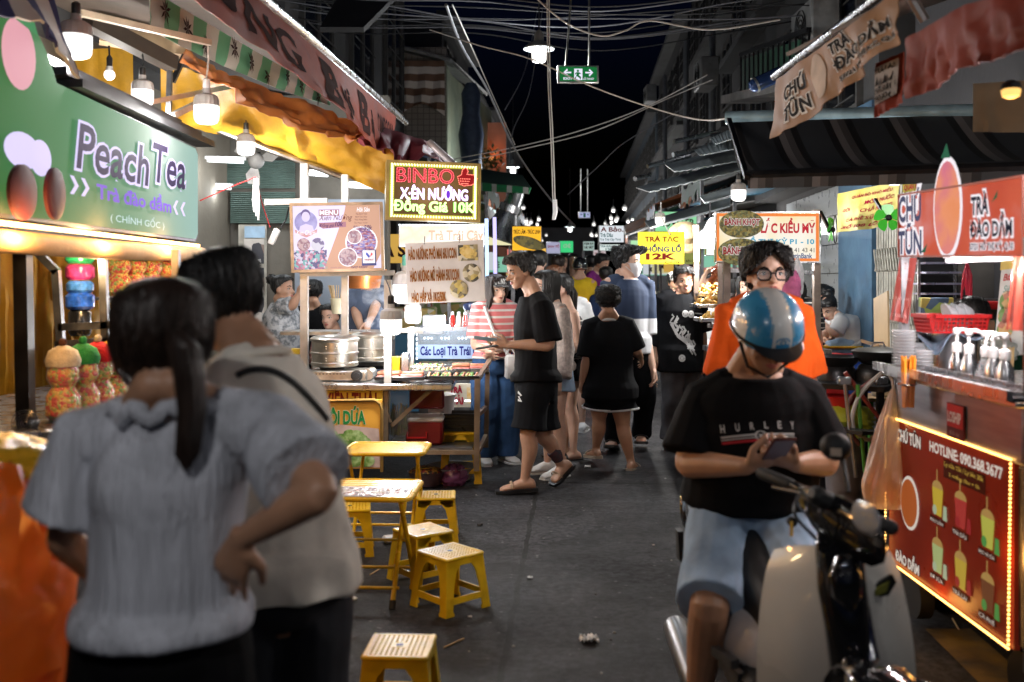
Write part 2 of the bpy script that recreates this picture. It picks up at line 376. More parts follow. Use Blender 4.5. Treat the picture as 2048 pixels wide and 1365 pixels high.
fr=Fr.px(480,450,535,640,10.6);f=MB();fr.box(f,0,0,1,1,.03,.06);f.build('door',M('cream_door',(.5,.47,.4),.6,0,.15,dirt=.3),t,0)
for i in range(3):
 fr=Fr.px(488,478+i*58,528,528+i*58,10.5);f=MB();fr.rect(f,0,0,1,1,0)
 f.build('poster',ramp_mat('poster_print_%d'%i,[(.5,.5,.48),(.25,.18,.15),(.6,.55,.5),(.05,.05,.06)],'voronoi',9+i),t,0)
f=MB();Fr.px(489,453,530,476,10.5).rect(f,0,0,1,1,0);f.build('notice',M('blue_notice',(.35,.5,.65),.5),t,0)
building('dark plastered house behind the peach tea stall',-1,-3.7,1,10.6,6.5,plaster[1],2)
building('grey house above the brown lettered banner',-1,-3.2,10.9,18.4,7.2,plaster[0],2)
t=thing('tiled_house','white tiled house with torn striped blind and sloping roof over the left stalls','building',P(850,700,19))
tilem=ramp_mat('grid_tiles',[(.42,.36,.3),(.42,.36,.3)],'bands',1)
def grid_mat():
 m=bpy.data.materials.new('small_white_tiles');m.use_nodes=True;N=m.node_tree.nodes;L=m.node_tree.links.new;b=N['Principled BSDF']
 br=N.new('ShaderNodeTexBrick');br.offset=0;br.inputs['Scale'].default_value=8;br.inputs['Brick Width'].default_value=.9;br.inputs['Row Height'].default_value=.9;br.inputs['Mortar Size'].default_value=.06
 br.inputs['Color1'].default_value=(.3,.26,.22,1);br.inputs['Color2'].default_value=(.25,.21,.18,1);br.inputs['Mortar'].default_value=(.14,.11,.09,1)
 tc=N.new('ShaderNodeTexCoord');mp=N.new('ShaderNodeMapping');mp.inputs['Rotation'].default_value=(R(90),0,0);L(tc.outputs['Object'],mp.inputs[0]);L(mp.outputs[0],br.inputs[0]);L(br.outputs[0],b.inputs['Base Color']);b.inputs['Roughness'].default_value=.35
 return m
d=19.;wl=MB();p=P(795,95,d);q=P(892,640,d);wl.box(((p.x+q.x)/2,d+.8,(p.z)/2),(q.x-p.x,1.6,p.z));wl.build('wall',grid_mat(),t,0)
wl=MB();p0,q0=P(640,108,d),P(795,640,d);wl.box(((p0.x+q0.x)/2,d+.7,p0.z/2),(q0.x-p0.x-.02,1.6,p0.z));wl.build('side_wall',plaster[0],t,0)
wl=MB();wl.prism([V((q.x,d,0)),V((q.x,d+1.5,0)),V((q.x+.75,d+6,0)),V((q.x-3,d+6,0))],Z*(p.z-.2));wl.build('street_wall',M('peeling_green_wall',(.2,.24,.17),.8,0,.4,1.2,.1,20,col2=(.32,.34,.22),dirt=.7),t,0)
wl=MB();wl.box(P(775,260,d-.12),(.32,.2,3.2));wl.build('pillar',M('pale_pillar',(.4,.4,.4),.8,0,.2,3,dirt=.7),t,0)
r_=MB();r_.sheet([[P(790,92,18.6),P(900,120,18.6)],[P(870,105,23),P(975,190,23)]],.06);r_.build('roof',M('sheet_roof',(.2,.2,.2),.5,.3,.2,dirt=.5),t,0)
for i in range(2):MB().box(P(690+i*62,128,d-.13),(.26,.06,.12)).build('vent',black,t,0)
stm=ramp_mat('brown_white_stripes',[(.2,.11,.07),(.2,.11,.07),(.7,.62,.55),(.7,.62,.55)],'bands',3.6,bands='Z',rough=.8)
rows=[]
for j in range(13):
 rr=[]
 for i in range(13):
  u,v_=i/12,j/12;y=122+110*v_;y-=(max(0,v_-.55)*90)*(1-abs(2*u-1)**1.5)*.6
  rr.append(P(797+92*u,y,18.75+.08*math.sin(u*17+v_*3)*(v_+.2)-.15*v_))
 rows.append(rr)
MB().sheet(rows,.012).build('blind',stm,t)
cl=MB();cl.lathe([(.24,0),(.2,.3),(.25,.8),(.17,1.2),(.19,1.6),(.1,1.8)],P(942,352,19.4),14);o=cl.build('covered_post',M('dark_blue_tarp',(.05,.07,.12),.6,0,.3),t)
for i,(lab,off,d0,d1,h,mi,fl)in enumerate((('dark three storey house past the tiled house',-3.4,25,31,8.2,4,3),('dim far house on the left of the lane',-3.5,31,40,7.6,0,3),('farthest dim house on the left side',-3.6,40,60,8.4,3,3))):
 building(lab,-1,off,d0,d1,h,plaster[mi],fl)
t=thing('plastered_house','low house with wall lit orange above the green striped awning','building',P(985,640,24.5))
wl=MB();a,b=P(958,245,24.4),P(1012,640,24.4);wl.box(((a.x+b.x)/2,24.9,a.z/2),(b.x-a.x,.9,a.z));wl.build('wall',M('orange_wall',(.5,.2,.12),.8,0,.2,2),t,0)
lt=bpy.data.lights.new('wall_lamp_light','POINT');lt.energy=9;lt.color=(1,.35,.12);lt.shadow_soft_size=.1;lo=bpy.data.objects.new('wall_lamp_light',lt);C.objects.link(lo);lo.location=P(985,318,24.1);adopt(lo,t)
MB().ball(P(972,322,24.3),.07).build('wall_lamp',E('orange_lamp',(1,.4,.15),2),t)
def leaves(mb,c,rad,n,size):
 for i in range(n):
  v=V((random.gauss(0,1),random.gauss(0,1),random.gauss(0,1))).normalized()*random.random()**.5;p=c+V((v.x*rad[0],v.y*rad[1],v.z*rad[2]))
  a=V((random.uniform(-1,1),random.uniform(-1,1),random.uniform(-.4,1))).normalized();b=perp(a)[0]
  mb.add([p,p+a*size*.5+b*size*.25,p+a*size,p+a*size*.5-b*size*.25],[(0,1,2,3)])
leafm=M('leaf',(.03,.07,.025),.5,0,.4,3)
t=thing('balcony_plant','dark leafy plant silhouetted before the orange lit wall','plant',P(990,345,24));mb=MB();leaves(mb,P(975,322,24),(.45,.3,.3),260,.16);mb.build('foliage',leafm,t,0,False);MB().tube([P(978,350,24),P(976,320,24)],.03).build('stem',wood,t)
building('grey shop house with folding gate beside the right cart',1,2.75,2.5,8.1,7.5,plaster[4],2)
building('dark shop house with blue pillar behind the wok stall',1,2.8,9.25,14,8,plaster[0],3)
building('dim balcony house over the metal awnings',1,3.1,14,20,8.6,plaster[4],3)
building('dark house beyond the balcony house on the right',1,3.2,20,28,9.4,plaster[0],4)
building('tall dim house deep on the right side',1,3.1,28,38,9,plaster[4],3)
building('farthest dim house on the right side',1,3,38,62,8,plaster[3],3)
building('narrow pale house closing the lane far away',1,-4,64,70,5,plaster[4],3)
t=thing('gate_bay','shop bay with pale folding lattice gate and blue peeling pillar','building',SD(2.75,8.7))
g_=MB()
for i in range(15):
 p=SD(2.78,8.15+i*.075);g_.beam(p+V((0,0,.05)),p+V((0,0,2.35)),.02,.045)
for k in range(5):
 for i in range(14):
  a,b=SD(2.74,8.15+i*.075,.25+.45*k),SD(2.74,8.225+i*.075,.45+.45*k);g_.beam(a,b,.01,.02);a.z,b.z=b.z,a.z;g_.beam(a+V((.012,0,0)),b+V((.012,0,0)),.01,.02)
g_.build('folding_gate',M('gate_grey',(.42,.41,.36),.5,.3,.2,dirt=.5),t,0)
MB().box(SD(2.86,9.75,1.6),(.3,.95,3.2)).build('pillar',M('peeling_blue_paint',(.04,.1,.18),.6,0,.3,4,.1,30,col2=(.08,.17,.26),dirt=.4),t,0)
MB().box(SD(2.98,8.6,2.75),(.2,1.2,.8)).build('lintel',plaster[4],t,0)
wt=M('white_wall_tiles',(.3,.32,.33),.3,0,.05)
w_=MB()
for i in range(9):
 for k in range(8):w_.box(SD(2.76,10.4+i*.31,.2+k*.31),(.03,.3,.3))
w_.build('tiled_wall',wt,t,0)
for i,(px,d,y0,y1)in enumerate(((1372,21,80,420),(1330,27,150,430),(1425,18,60,330))):
 o=MB().tube([P(px,y1,d),P(px,y0,d)],.06).build('drain_pipe',M('grey_pipe',(.1,.105,.115),.5,0,.2),None);tag(o,('grey drain pipe down the middle dark house front','thin drain pipe on the farther dark front','drain pipe nearest the metal awnings')[i],'pipe')
fanm=M('ac_white',(.2,.2,.195),.5,0,.15,dirt=.4)
for i,(px,py,d,lab)in enumerate(((1412,150,17.5,'pale air conditioner box on a bracket above the metal awnings'),(1300,190,30,'air conditioner box far along the right fronts'),(1630,60,10.5,'air conditioner box high above the tan banner'),(252,62,8.5,'grey meter box under the left roof'))):
 t=thing('air_conditioner' if i<3 else 'meter_box',lab,'air conditioner' if i<3 else 'meter box',P(px,py,d));MB().box(P(px,py,d),(.3,.75,.5)if i<3 else(.28,.15,.3),b=.02).build('housing',fanm,t)
 mb=MB()
 for k in range(4):mb.tube([P(px,py,d)+V((-.16 if i<3 else 0,-.09 if i==3 else 0,0))+V((0 if i<3 else math.cos(a)*.05*(k+1)/2,math.cos(a)*.05*(k+1)if i<3 else 0,math.sin(a)*.05*(k+1)))for a in[j*math.pi/6 for j in range(12)]],.006,4,closed=True)
 mb.build('grille',blackm,t)
t=thing('balcony','dark balcony with green panels above the striped awning','balcony',P(1530,140,10.5));mb=MB();mb.beam(P(1480,200,13),P(1620,170,9.8),.5,.1);mb.build('slab',concrete,t,0)
mb=MB()
for k in range(14):mb.beam(P(1482,188,12.9).lerp(P(1618,150,9.8),k/13),P(1482,110,12.9).lerp(P(1618,60,9.8),k/13),.02)
mb.beam(P(1482,110,12.9),P(1618,60,9.8),.05);mb.build('railing',blackm,t,0)
mb=MB();mb.sheet([[P(1486,185,13),P(1600,160,10.2)],[P(1486,120,13),P(1600,80,10.2)]],.02);mb.build('panel',M('dark_green_panel',(.03,.1,.06),.6),t,0)
HT=[0,.05,.12,.2,.3,.4,.5,.6,.7,.8,.88,.94,.985,1]
HX=[.10,.155,.205,.245,.285,.308,.32,.33,.335,.325,.285,.215,.11,.02]
HF=[.33,.375,.38,.37,.365,.365,.358,.372,.378,.36,.31,.235,.12,.02]
HB=[.17,.06,-.02,-.14,-.26,-.35,-.41,-.445,-.46,-.45,-.40,-.31,-.17,-.03]
class Head:
 def __init__(s,c,hf,hu,hh):s.c,s.hh=V(c),hh;s.hu=hu.normalized();s.hf=(hf-s.hu*hf.dot(s.hu)).normalized();s.hl=s.hu.cross(s.hf)
 def pt(s,x,y,t):return s.c+(s.hl*x+s.hf*y+s.hu*(t-.5))*s.hh
 def surf(s,t,ang,k=1.0,off=0):
  """on the skull: ang 0 = front, 90 = its left"""
  rx,f,b=interp(t,HT,HX),interp(t,HT,HF),interp(t,HT,HB);cy_,ry=(f+b)/2,(f-b)/2;a=R(ang)
  return s.pt(math.sin(a)*(rx*k+off),cy_+math.cos(a)*(ry*k+off),.5+(t-.5)*(1+(k-1))+off*max(0,(t-.6)/.4))
 def front(s,x,t):
  rx,f,b=interp(t,HT,HX),interp(t,HT,HF),interp(t,HT,HB);return(f+b)/2+(f-b)/2*math.sqrt(max(0,1-(x/rx)**2))
 def skull(s,mb):
  mb.loft([(s.pt(0,(f+b)/2,t),s.hl*x*s.hh,s.hf*(f-b)/2*s.hh)for t,x,f,b in zip(HT,HX,HF,HB)],20)
  q=s.pt;h=s.hh
  mb.tube([q(0,.35,.52),q(0,.40,.42),q(0,.455,.345)],[.035*h,.042*h,.058*h],10,rnd=True)
  for sx in(-1,1):
   mb.ball(q(.06*sx,.385,.34),.042*h,8,6)
   rot=Matrix((s.hl,s.hf,s.hu)).transposed()@Matrix.Rotation(R(18*sx),3,'Z')
   mb.ball(q(.335*sx,-.055,.445),(.035*h,.085*h,.135*h),10,8,rot)
   mb.tube([q(.07*sx,.36,.56),q(.2*sx,s.front(.2,.56)-.01,.565)],.03*h,8,rnd=True)
   mb.ball(q(.19*sx,s.front(.19,.34)-.06,.34),.09*h,8,6)
  mb.tube([q(-.07,.36,.225),q(0,.385,.23),q(.07,.36,.225)],[.02*h,.034*h,.02*h],8,rnd=True)
  mb.tube([q(-.06,.355,.18),q(0,.378,.175),q(.06,.355,.18)],[.02*h,.034*h,.02*h],8,rnd=True)
eye_w=M('eye_white',(.6,.58,.55),.25,0,0);eye_d=M('eye_dark',(.01,.007,.005),.15,0,0);lipm=M('lips',(.36,.12,.1),.4,0,.1)
hairm=M('black_hair',(.007,.0065,.0065),.5,0,.4,60,.15,150,stretch=(1,1,.2));hair_br=M('brown_hair',(.016,.008,.005),.5,0,.4,60,.15,150,stretch=(1,1,.2))
hair_rd=M('dyed_hair',(.12,.045,.02),.35,0,.4,60,.3,150,stretch=(1,1,.2))
skin=[M('skin_%d'%i,c,.48,0,.1,14,.06,220,sss=.12)for i,c in enumerate(((.47,.27,.18),(.4,.215,.13),(.55,.34,.25),(.36,.19,.115)))]
HAIRLINE={'short':([0,25,50,70,82,97,112,140,180],[.80,.79,.74,.66,.45,.47,.42,.27,.22]),'curtain':([0,8,25,45,60,78,92,112,140,180],[.86,.80,.70,.62,.56,.46,.50,.38,.2,.16]),'long':([0,20,50,70,90,110,140,180],[.84,.81,.74,.6,.42,.3,.12,.06]),'back':([0,30,60,80,95,110,140,180],[.84,.82,.74,.62,.54,.44,.3,.24]),}
def hairline(style,ang):
 a=abs((ang+180)%360-180);xs,ys=HAIRLINE[style];return interp(a,xs,ys)
def make_hair(hd,style,mat,parent,n=220,length=.3,vol=.05,drop=0,fringe=0,part=0,seed=1,name='hair',tail=None,bun=None,spike=0,curl=0,fine=1):
 """a scalp shell with many tapering locks on it; drop: metres of loose hair hanging from the crown"""
 rnd=random.Random(seed);mb=MB();h=hd.hh
 rows=[]
 for i in range(12):
  rr=[]
  for j in range(37):
   ang=j*10-180;t0=hairline(style,ang);q=i/11;t=t0+(.995-t0)*q
   k=vol*(.35+.65*math.sin(min(1,q*1.6+.12)*math.pi/2))+.012*noise.noise(V((ang*.05,t*9,seed)))
   rr.append(hd.surf(t,ang,1,k))
  rows.append(rr)
 mb.sheet(rows,.006)
 for i in range(int(n*1.5)):
  ang=rnd.uniform(-180,180);t0=hairline(style,ang);q=rnd.random()**.7;t=t0+(.97-t0)*q
  L=length*rnd.uniform(.6,1.1);p0=hd.surf(t,ang,1,vol*.6);pts=[p0];m=5
  aa=abs((ang+180)%360-180)
  for s_ in range(1,m):
   f=s_/(m-1);tt=t-L*f;da=0
   if fringe and aa<75:da=(1 if(part==0 and ang>=0)or(part and rnd.random()<.5)else-1)*f*16
   o=vol*(1+.5*rnd.random())+spike*f*rnd.random()
   low=t0-(.02+(fringe if aa<60 else 0)*rnd.random());tt=max(tt,low)
   p=hd.surf(max(.02,tt),ang+da+(curl*18*math.sin(f*9+i)),1,o+curl*.03*math.cos(f*9+i))
   if spike:p+=hd.hu*spike*f*rnd.uniform(.2,1)*h*(1 if t>.7 else .2)+hd.hf*spike*f*.5*h*(1 if aa<80 else-.3)
   pts.append(p)
  r0=.0135*fine*h*rnd.uniform(.7,1.5);mb.tube(pts,[r0,r0*1.15,r0,r0*.7,r0*.12],5)
 if drop:
  for i in range(int(n*.9)):
   ang=rnd.choice((-1,1))*rnd.uniform(52,180);t=rnd.uniform(.55,.93);p=hd.surf(t,ang,1,vol);pts=[p];out=V((p.x-hd.c.x,p.y-hd.c.y,0)).normalized()
   q1=hd.surf(max(.25,t-.3),ang,1,vol*1.3);pts.append(q1);q2=hd.surf(.2,ang,1.12,vol*1.1);q2=q2-hd.hf*.04;pts.append(q2)
   L=drop*rnd.uniform(.8,1.08);wv=rnd.uniform(-1,1)*.02
   for f in(.35,.7,1):pts.append(q2-Z*L*f+out*(.012*math.sin(f*5+i)+.01)-hd.hf*.02*f+V((wv*f,wv*f,0)))
   r0=.011*rnd.uniform(.7,1.3);mb.tube(pts,[r0,r0,r0,r0,r0*.8,r0*.15],5)
 if tail:
  path,r=tail;path=[V(p)for p in path]
  mb.tube(path,[r*.55]+[r*(1-.55*k/(len(path)-1))for k in range(1,len(path))],10,rnd=True)
  for i in range(46):
   o=V((rnd.gauss(0,1),rnd.gauss(0,1),0)).normalized()*r*rnd.uniform(.6,1.1);mb.tube([p+o*(.5 if k==0 else 1-.4*k/len(path))for k,p in enumerate(path)]+[path[-1]+o*.25-Z*r*rnd.uniform(.2,1.2)],[r*.16]*len(path)+[r*.02],5)
 if bun:mb.ball(bun[0],bun[1],12,8);[mb.tube([bun[0]+V((math.cos(a+b),math.sin(a*2),math.sin(a+b)))*bun[1]*1.02 for a in(0,.6,1.2,1.8)],bun[1]*.14,5)for b in range(7)]
 return mb.build(name,mat,parent,60)
def hand(mb,wr,hd,nrm,side,H,curl=.35,thumb=.5,spread=1.0):
 hd=hd.normalized();nrm=(nrm-hd*nrm.dot(hd)).normalized();th=nrm.cross(hd)*side
 c=curl if isinstance(curl,(list,tuple))else[curl]*4
 mb.loft([(wr+hd*a*H,th*b*H,nrm*c_*H)for a,b,c_ in((-.012,.0155,.0125),(.004,.0165,.0125),(.02,.021,.0125),(.04,.0245,.0115),(.053,.0245,.0095),(.058,.02,.006))],14)
 for k,(o,L)in enumerate(((.0185,.043),(.0063,.048),(-.0063,.045),(-.0180,.035))):
  p=wr+(hd*(.052-.003*abs(k-1.2))+th*o)*H;pts=[p-hd*.01*H,p];a=R(8);d0=(hd+th*(.13*(1.4-k)*spread)).normalized()
  for j,fr_ in enumerate((.45,.3,.25)):
   a+=R((38,62,40)[j]*c[k]);d=d0*math.cos(a)+nrm*math.sin(a);p=p+d*L*fr_*H;pts.append(p)
  mb.tube(pts,[.0062*H,.0062*H,.0056*H,.0051*H,.0043*H],8,rnd=True)
 p=wr+(hd*.014+th*.016)*H;d=(th*.75+hd*.75+nrm*(.2+.7*thumb)).normalized();pts=[p,p+d*.024*H];d=(th*(.35-.5*thumb)+hd+nrm*(.15+.6*thumb)).normalized();pts+=[pts[1]+d*.019*H,pts[1]+d*.034*H]
 mb.tube(pts,[.0095*H,.0078*H,.0066*H,.0052*H],8,rnd=True)
TS=[(-.24,.05,.05),(-.12,.088,.07),(0,.098,.074),(.16,.094,.068),(.36,.083,.06),(.55,.088,.064),(.72,.097,.068),(.84,.095,.06),(.92,.074,.046),(1.0,.043,.04)]
TSF=[(-.24,.05,.05),(-.12,.094,.074),(0,.102,.078),(.16,.093,.066),(.38,.072,.054),(.55,.078,.064),(.7,.086,.074),(.84,.082,.056),(.92,.066,.042),(1.0,.037,.035)]
def lerp3(a,b,t):return a+(b-a)*t
def spl(pts,rs,k=4):
 """a smooth curve through points with radii"""
 n=len(pts);P_,R_=[],[]
 for i in range(n-1):
  p0,p1,p2,p3=pts[max(0,i-1)],pts[i],pts[i+1],pts[min(n-1,i+2)];r0,r1,r2,r3=rs[max(0,i-1)],rs[i],rs[i+1],rs[min(n-1,i+2)]
  for j in range(k):
   t=j/k;a,b,c,d=-.5*t**3+t*t-.5*t,1.5*t**3-2.5*t*t+1,-1.5*t**3+2*t*t+.5*t,.5*t**3-.5*t*t
   P_.append(p0*a+p1*b+p2*c+p3*d);R_.append(max(.002,r0*a+r1*b+r2*c+r3*d))
 return P_+[pts[-1]],R_+[rs[-1]]
def spline_table(tab,n=22):
 ts=[q[0]for q in tab];out=[]
 for i in range(n):
  t=ts[0]+(ts[-1]-ts[0])*i/(n-1);k=max(j for j in range(len(ts))if ts[j]<=t+1e-9);k=min(k,len(ts)-2);f=(t-ts[k])/(ts[k+1]-ts[k]);row=[t]
  for c in range(1,len(tab[0])):
   v=[tab[min(max(k+o,0),len(ts)-1)][c]for o in(-1,0,1,2)]
   row.append(-.5*f*(1-f)**2*v[0]+(1.5*f**3-2.5*f*f+1)*v[1]+(-1.5*f**3+2*f*f+.5*f)*v[2]+(.5*f**3-.5*f*f)*v[3])
  out.append(tuple(row))
 return out
class Person:
 def __init__(s,label,px,d,H=1.7,yaw=0,ov=None,female=False,fat=1.0,belly=0,head=(0,0,0),hs=1.0,vox=.008,sk=0,z0=0,group=None,hands=None,face=True,gy=None,feet=True,hipw=1):
  s.H,s.vox=H,vox;s.root=thing('person',label,'person',V((P(px,HY,d).x,d,z0)),group);base=V((P(px,HY,d).x,d,z0));s.base=base
  a=R(yaw);s.f=V((math.sin(a),-math.cos(a),0));s.l=V((math.cos(a),math.sin(a),0));s.fat=fat
  ov=ov or{};J={};s.J=J
  def g_(n,dflt):
   if n in ov:
    q=ov[n];J[n]=P(q[0],q[1],d+q[2])if not isinstance(q,V)else base+q
   else:J[n]=dflt
   return J[n]
  W3=lambda l,f_,z:s.l*l*H+s.f*f_*H+Z*z*H
  g_('pv',base+W3(0,0,.52));g_('nb',J['pv']+W3(0,-.005,.315))
  hw,sw=(.05*hipw,.098*fat**.5)if not female else(.052*hipw,.086*fat**.5)
  for k,sd in(('L',1),('R',-1)):
   g_('hp'+k,J['pv']+W3(hw*sd,0,-.01));g_('kn'+k,J['hp'+k]+W3(.004*sd,.01,-.235));g_('an'+k,J['kn'+k]+W3(.004*sd,-.018,-.235))
   g_('sh'+k,J['nb']+W3(sw*sd,-.002,-.034));g_('el'+k,J['sh'+k]+W3(.028*sd,-.012,-.175));g_('wr'+k,J['el'+k]+W3(.005*sd,.03,-.148))
   g_('to'+k,J['an'+k]+s.f*.105*H+s.l*.02*sd*H-Z*.04*H)
  hy,hp,hr=head;a2=R(yaw+hy);hf=V((math.sin(a2),-math.cos(a2),0));hl=V((math.cos(a2),math.sin(a2),0));hu=Matrix.Rotation(R(hp),3,hl)@Z;hf=Matrix.Rotation(R(hp),3,hl)@hf
  if hr:rr=Matrix.Rotation(R(hr),3,hf);hu=rr@hu
  hh=.133*H*hs;g_('hd',J['nb']+Z*.04*H+hu*.06*H+hf*.014*H)
  s.head=Head(J['hd'],hf,hu,hh)
  mb=MB();s.ts=[(t,x*fat,y*fat+belly*math.exp(-((t-.3)/.28)**2),belly*.8*math.exp(-((t-.3)/.28)**2))for t,x,y in spline_table(TSF if female else TS)]
  s.female=female
  mb.loft([s.sec(t,x,y,o)for t,x,y,o in s.ts],20)
  mb.tube([lerp3(J['nb'],J['pv'],.08),J['nb'],s.head.pt(0,-.1,.12),s.head.pt(0,-.1,.35)],[.043*H*fat**.5,.036*H,.032*H*(.9 if female else 1.05),.03*H],14)
  s.head.skull(mb)
  lf=fat**.6*(.95 if female else 1)
  for k,sd in(('L',1),('R',-1)):
   sh,el,wr=J['sh'+k],J['el'+k],J['wr'+k]
   mb.tube([s.head.pt(0,-.2,.1)+s.l*sd*.012*H,lerp3(sh,J['nb'],.62)+Z*.012*H,lerp3(sh,J['nb'],.2)],[.024*H,.03*H,.03*H],10,rnd=True)
   mb.tube(*spl([lerp3(sh,J['nb'],.35),sh,lerp3(sh,el,.35),lerp3(sh,el,.7),el,lerp3(el,wr,.25),lerp3(el,wr,.6),wr],[r*H*lf for r in(.03,.033,.03,.027,.0245,.0255,.0215,.0155)]),12,rnd=True)
   hd=dict(dir=(wr-el).normalized()*.8-Z*.3,nrm=-s.l*sd,curl=.4,thumb=.4);hd.update((hands or{}).get(k,{}))
   if vox<.011:hand(mb,wr,hd['dir'],hd['nrm'],sd,H,hd['curl'],hd['thumb'])
   else:q=hd['dir'].normalized();mb.tube([wr,wr+q*.045*H,wr+q*.09*H],[.016*H,.022*H,.01*H],8,rnd=True)
   hp_,kn,an=J['hp'+k],J['kn'+k],J['an'+k]
   ax=(kn-hp_).normalized();bk=-s.footdir(k);bk=(bk-(an-kn).normalized()*bk.dot((an-kn).normalized())).normalized()
   mb.tube(*spl([hp_+Z*.02*H,lerp3(hp_,kn,.25),lerp3(hp_,kn,.6),lerp3(hp_,kn,.9),kn,lerp3(kn,an,.28)+bk*.011*H,lerp3(kn,an,.6)+bk*.006*H,lerp3(kn,an,.88),an-(kn-an).normalized()*.01*H],[r*H*lf for r in(.046,.053,.045,.036,.034,.034,.026,.0195,.021)]),14,rnd=True)
   if feet:mb.loft(s.foot(k,1.0),12)
  me=remesh(mb,vox,3,.5);s.skin=link('body',me,skin[sk],s.root,180);s.skm=skin[sk]
  if face:s.make_face()
 def sec(s,t,x,y,o=0):
  J=s.J;c=J['pv']+(J['nb']-J['pv'])*t;up=(J['nb']-J['pv']).normalized()
  a=(J['hpL']-J['hpR']).normalized();b=(J['shL']-J['shR']).normalized();sd=(a*max(0,1-t)+b*min(1,max(0,t))).normalized()
  if t<.1:up=(up*.5+Z*.5).normalized()
  fr_=sd.cross(up).normalized();sp=s.__dict__.get('spine',0)
  c=c-fr_*sp*math.sin(max(0,min(1,t))*math.pi)
  return(c+fr_*o*s.H,sd*x*s.H,fr_*y*s.H)
 def footdir(s,k):
  d=s.J['to'+k]-s.J['an'+k];d=V((d.x,d.y,0));return d.normalized()if d.length>1e-4 else s.f.copy()
 def foot(s,k,g=1.0,up=0.0,pad=0):
  J,H=s.J,s.H;an,to=J['an'+k],J['to'+k];fd=(to-(an-Z*.04*H));fd=fd.normalized();dn=(-Z+fd*fd.z).normalized();sd=fd.cross(dn).normalized()
  s0=an+dn*.04*H;L=(to-s0).dot(fd)/H
  return[(s0+(fd*a-dn*(hh_*g+up))*H,sd*(w_*g+pad)*H,-dn*hh_*g*H)for a,w_,hh_ in((-.042*g,.012,.014),(-.035,.019,.02),(-.01,.021,.027),(.03,.023,.021),(L*.6,.027,.014),(L*.88,.026,.011),(L*g,.014,.007))]
 def make_face(s):
  h=s.head;q=h.pt;k=h.hh
  for sx in(-1,1):
   mb=MB();y=h.front(.15,.475);rot=Matrix((h.hl,h.hf,h.hu)).transposed()
   mb.ball(q(.15*sx,y-.022,.475),(.068*k,.036*k,.03*k),10,6,rot);mb.k=1;mb.ball(q(.15*sx,y+.0,.475),(.03*k,.018*k,.028*k),10,6,rot)
   mb.tube([q(.075*sx,y-.005,.475),q(.13*sx,y+.014,.506),q(.18*sx,y+.004,.503),q(.225*sx,y-.045,.48)],[.006*k,.012*k,.012*k,.006*k],6);mb.build('eye',[eye_w,eye_d],s.root)
   mb=MB();mb.tube([q(.07*sx,h.front(.07,.57)+.02,.565),q(.15*sx,h.front(.15,.6)+.018,.6),q(.235*sx,h.front(.235,.58)+.015,.575)],[.013*k,.02*k,.008*k],6);mb.build('eyebrow',hairm,s.root)
  mb=MB()
  for t,r in((.222,.022),(.183,.028)):mb.tube([q(-.1,h.front(.1,t)+.003,.203),q(-.04,.392,t+.008),q(0,.398,t),q(.04,.392,t+.008),q(.1,h.front(.1,t)+.003,.203)],[.006*k,r*k,r*k,r*k,.006*k],6)
  mb.build('lips',lipm,s.root)
 def dressed(s,name,mb,mat,wr=(.006,9),v=1.25,seed=0,it=4):
  me=remesh(mb,s.vox*v,it,.5)
  if wr:wrinkle(me,wr[0],wr[1],.35,seed or len(s.root.children))
  return link(name,me,mat,s.root,180)
 def shirt(s,mat,hem=-.3,fit=.009,sl=.62,slr=.045,drape=1.0,name='t_shirt',wr=(.009,8),top=.975,sl2=None,arms=True,collar=None,seed=0,flare=0):
  mb=MB();H,J=s.H,s.J;cx_=max(x for t,x,y,o in s.ts if t>.5)*drape;cy_=max(y for t,x,y,o in s.ts if t>.4)*drape;lst=[]
  for i in range(15):
   t=hem+(top-hem)*i/14;tt=[q[0]for q in s.ts];x=interp(max(t,-.1),tt,[q[1]for q in s.ts]);y=interp(max(t,-.1),tt,[q[2]for q in s.ts]);o=interp(t,tt,[q[3]for q in s.ts])
   if t<.7:x,y=max(x,cx_+flare*(.7-t)),max(y,cy_*.97+flare*(.7-t))
   if t<.12 and hem<.3:x,y=max(x,.106*s.fat),max(y,.09*s.fat)
   lst.append(s.sec(t,x+fit,y+fit,o))
  mb.loft(lst,24)
  if arms:
   for k in 'LR':
    sh,el,wr_=J['sh'+k],J['el'+k],J['wr'+k];e=lerp3(sh,el,sl)if sl<=1 else lerp3(el,wr_,sl-1)
    pts=[lerp3(sh,J['nb'],.5),sh,lerp3(sh,el,.3)]+([lerp3(sh,el,.6),el]if sl>1 else[])+[e];r1=sl2 or slr
    n=len(pts);mb.tube([lerp3(sh,J['nb'],.86)+Z*.004*H,lerp3(sh,J['nb'],.55)+Z*.008*H,lerp3(sh,J['nb'],.15)+Z*.004*H],[.026*H,.034*H,.04*H],12);mb.tube(pts,[H*slr*.8,H*slr*.95]+[H*(slr+(r1-slr)*j/max(1,n-3))for j in range(n-2)],14)
  o=s.dressed(name,mb,mat,wr,seed=seed)
  if collar is not None:
   c,ax,ay=s.sec(.985,(.050 if not s.female else .046),.046);up=ax.cross(ay).normalized()*-1
   MB().tube([c+ax*math.cos(a)+ay*math.sin(a)-ay.normalized()*.0-Z*(.012*math.sin(a))for a in[i*math.pi/12 for i in range(24)]],.011,8,closed=True).build('collar',collar,s.root)
  return o
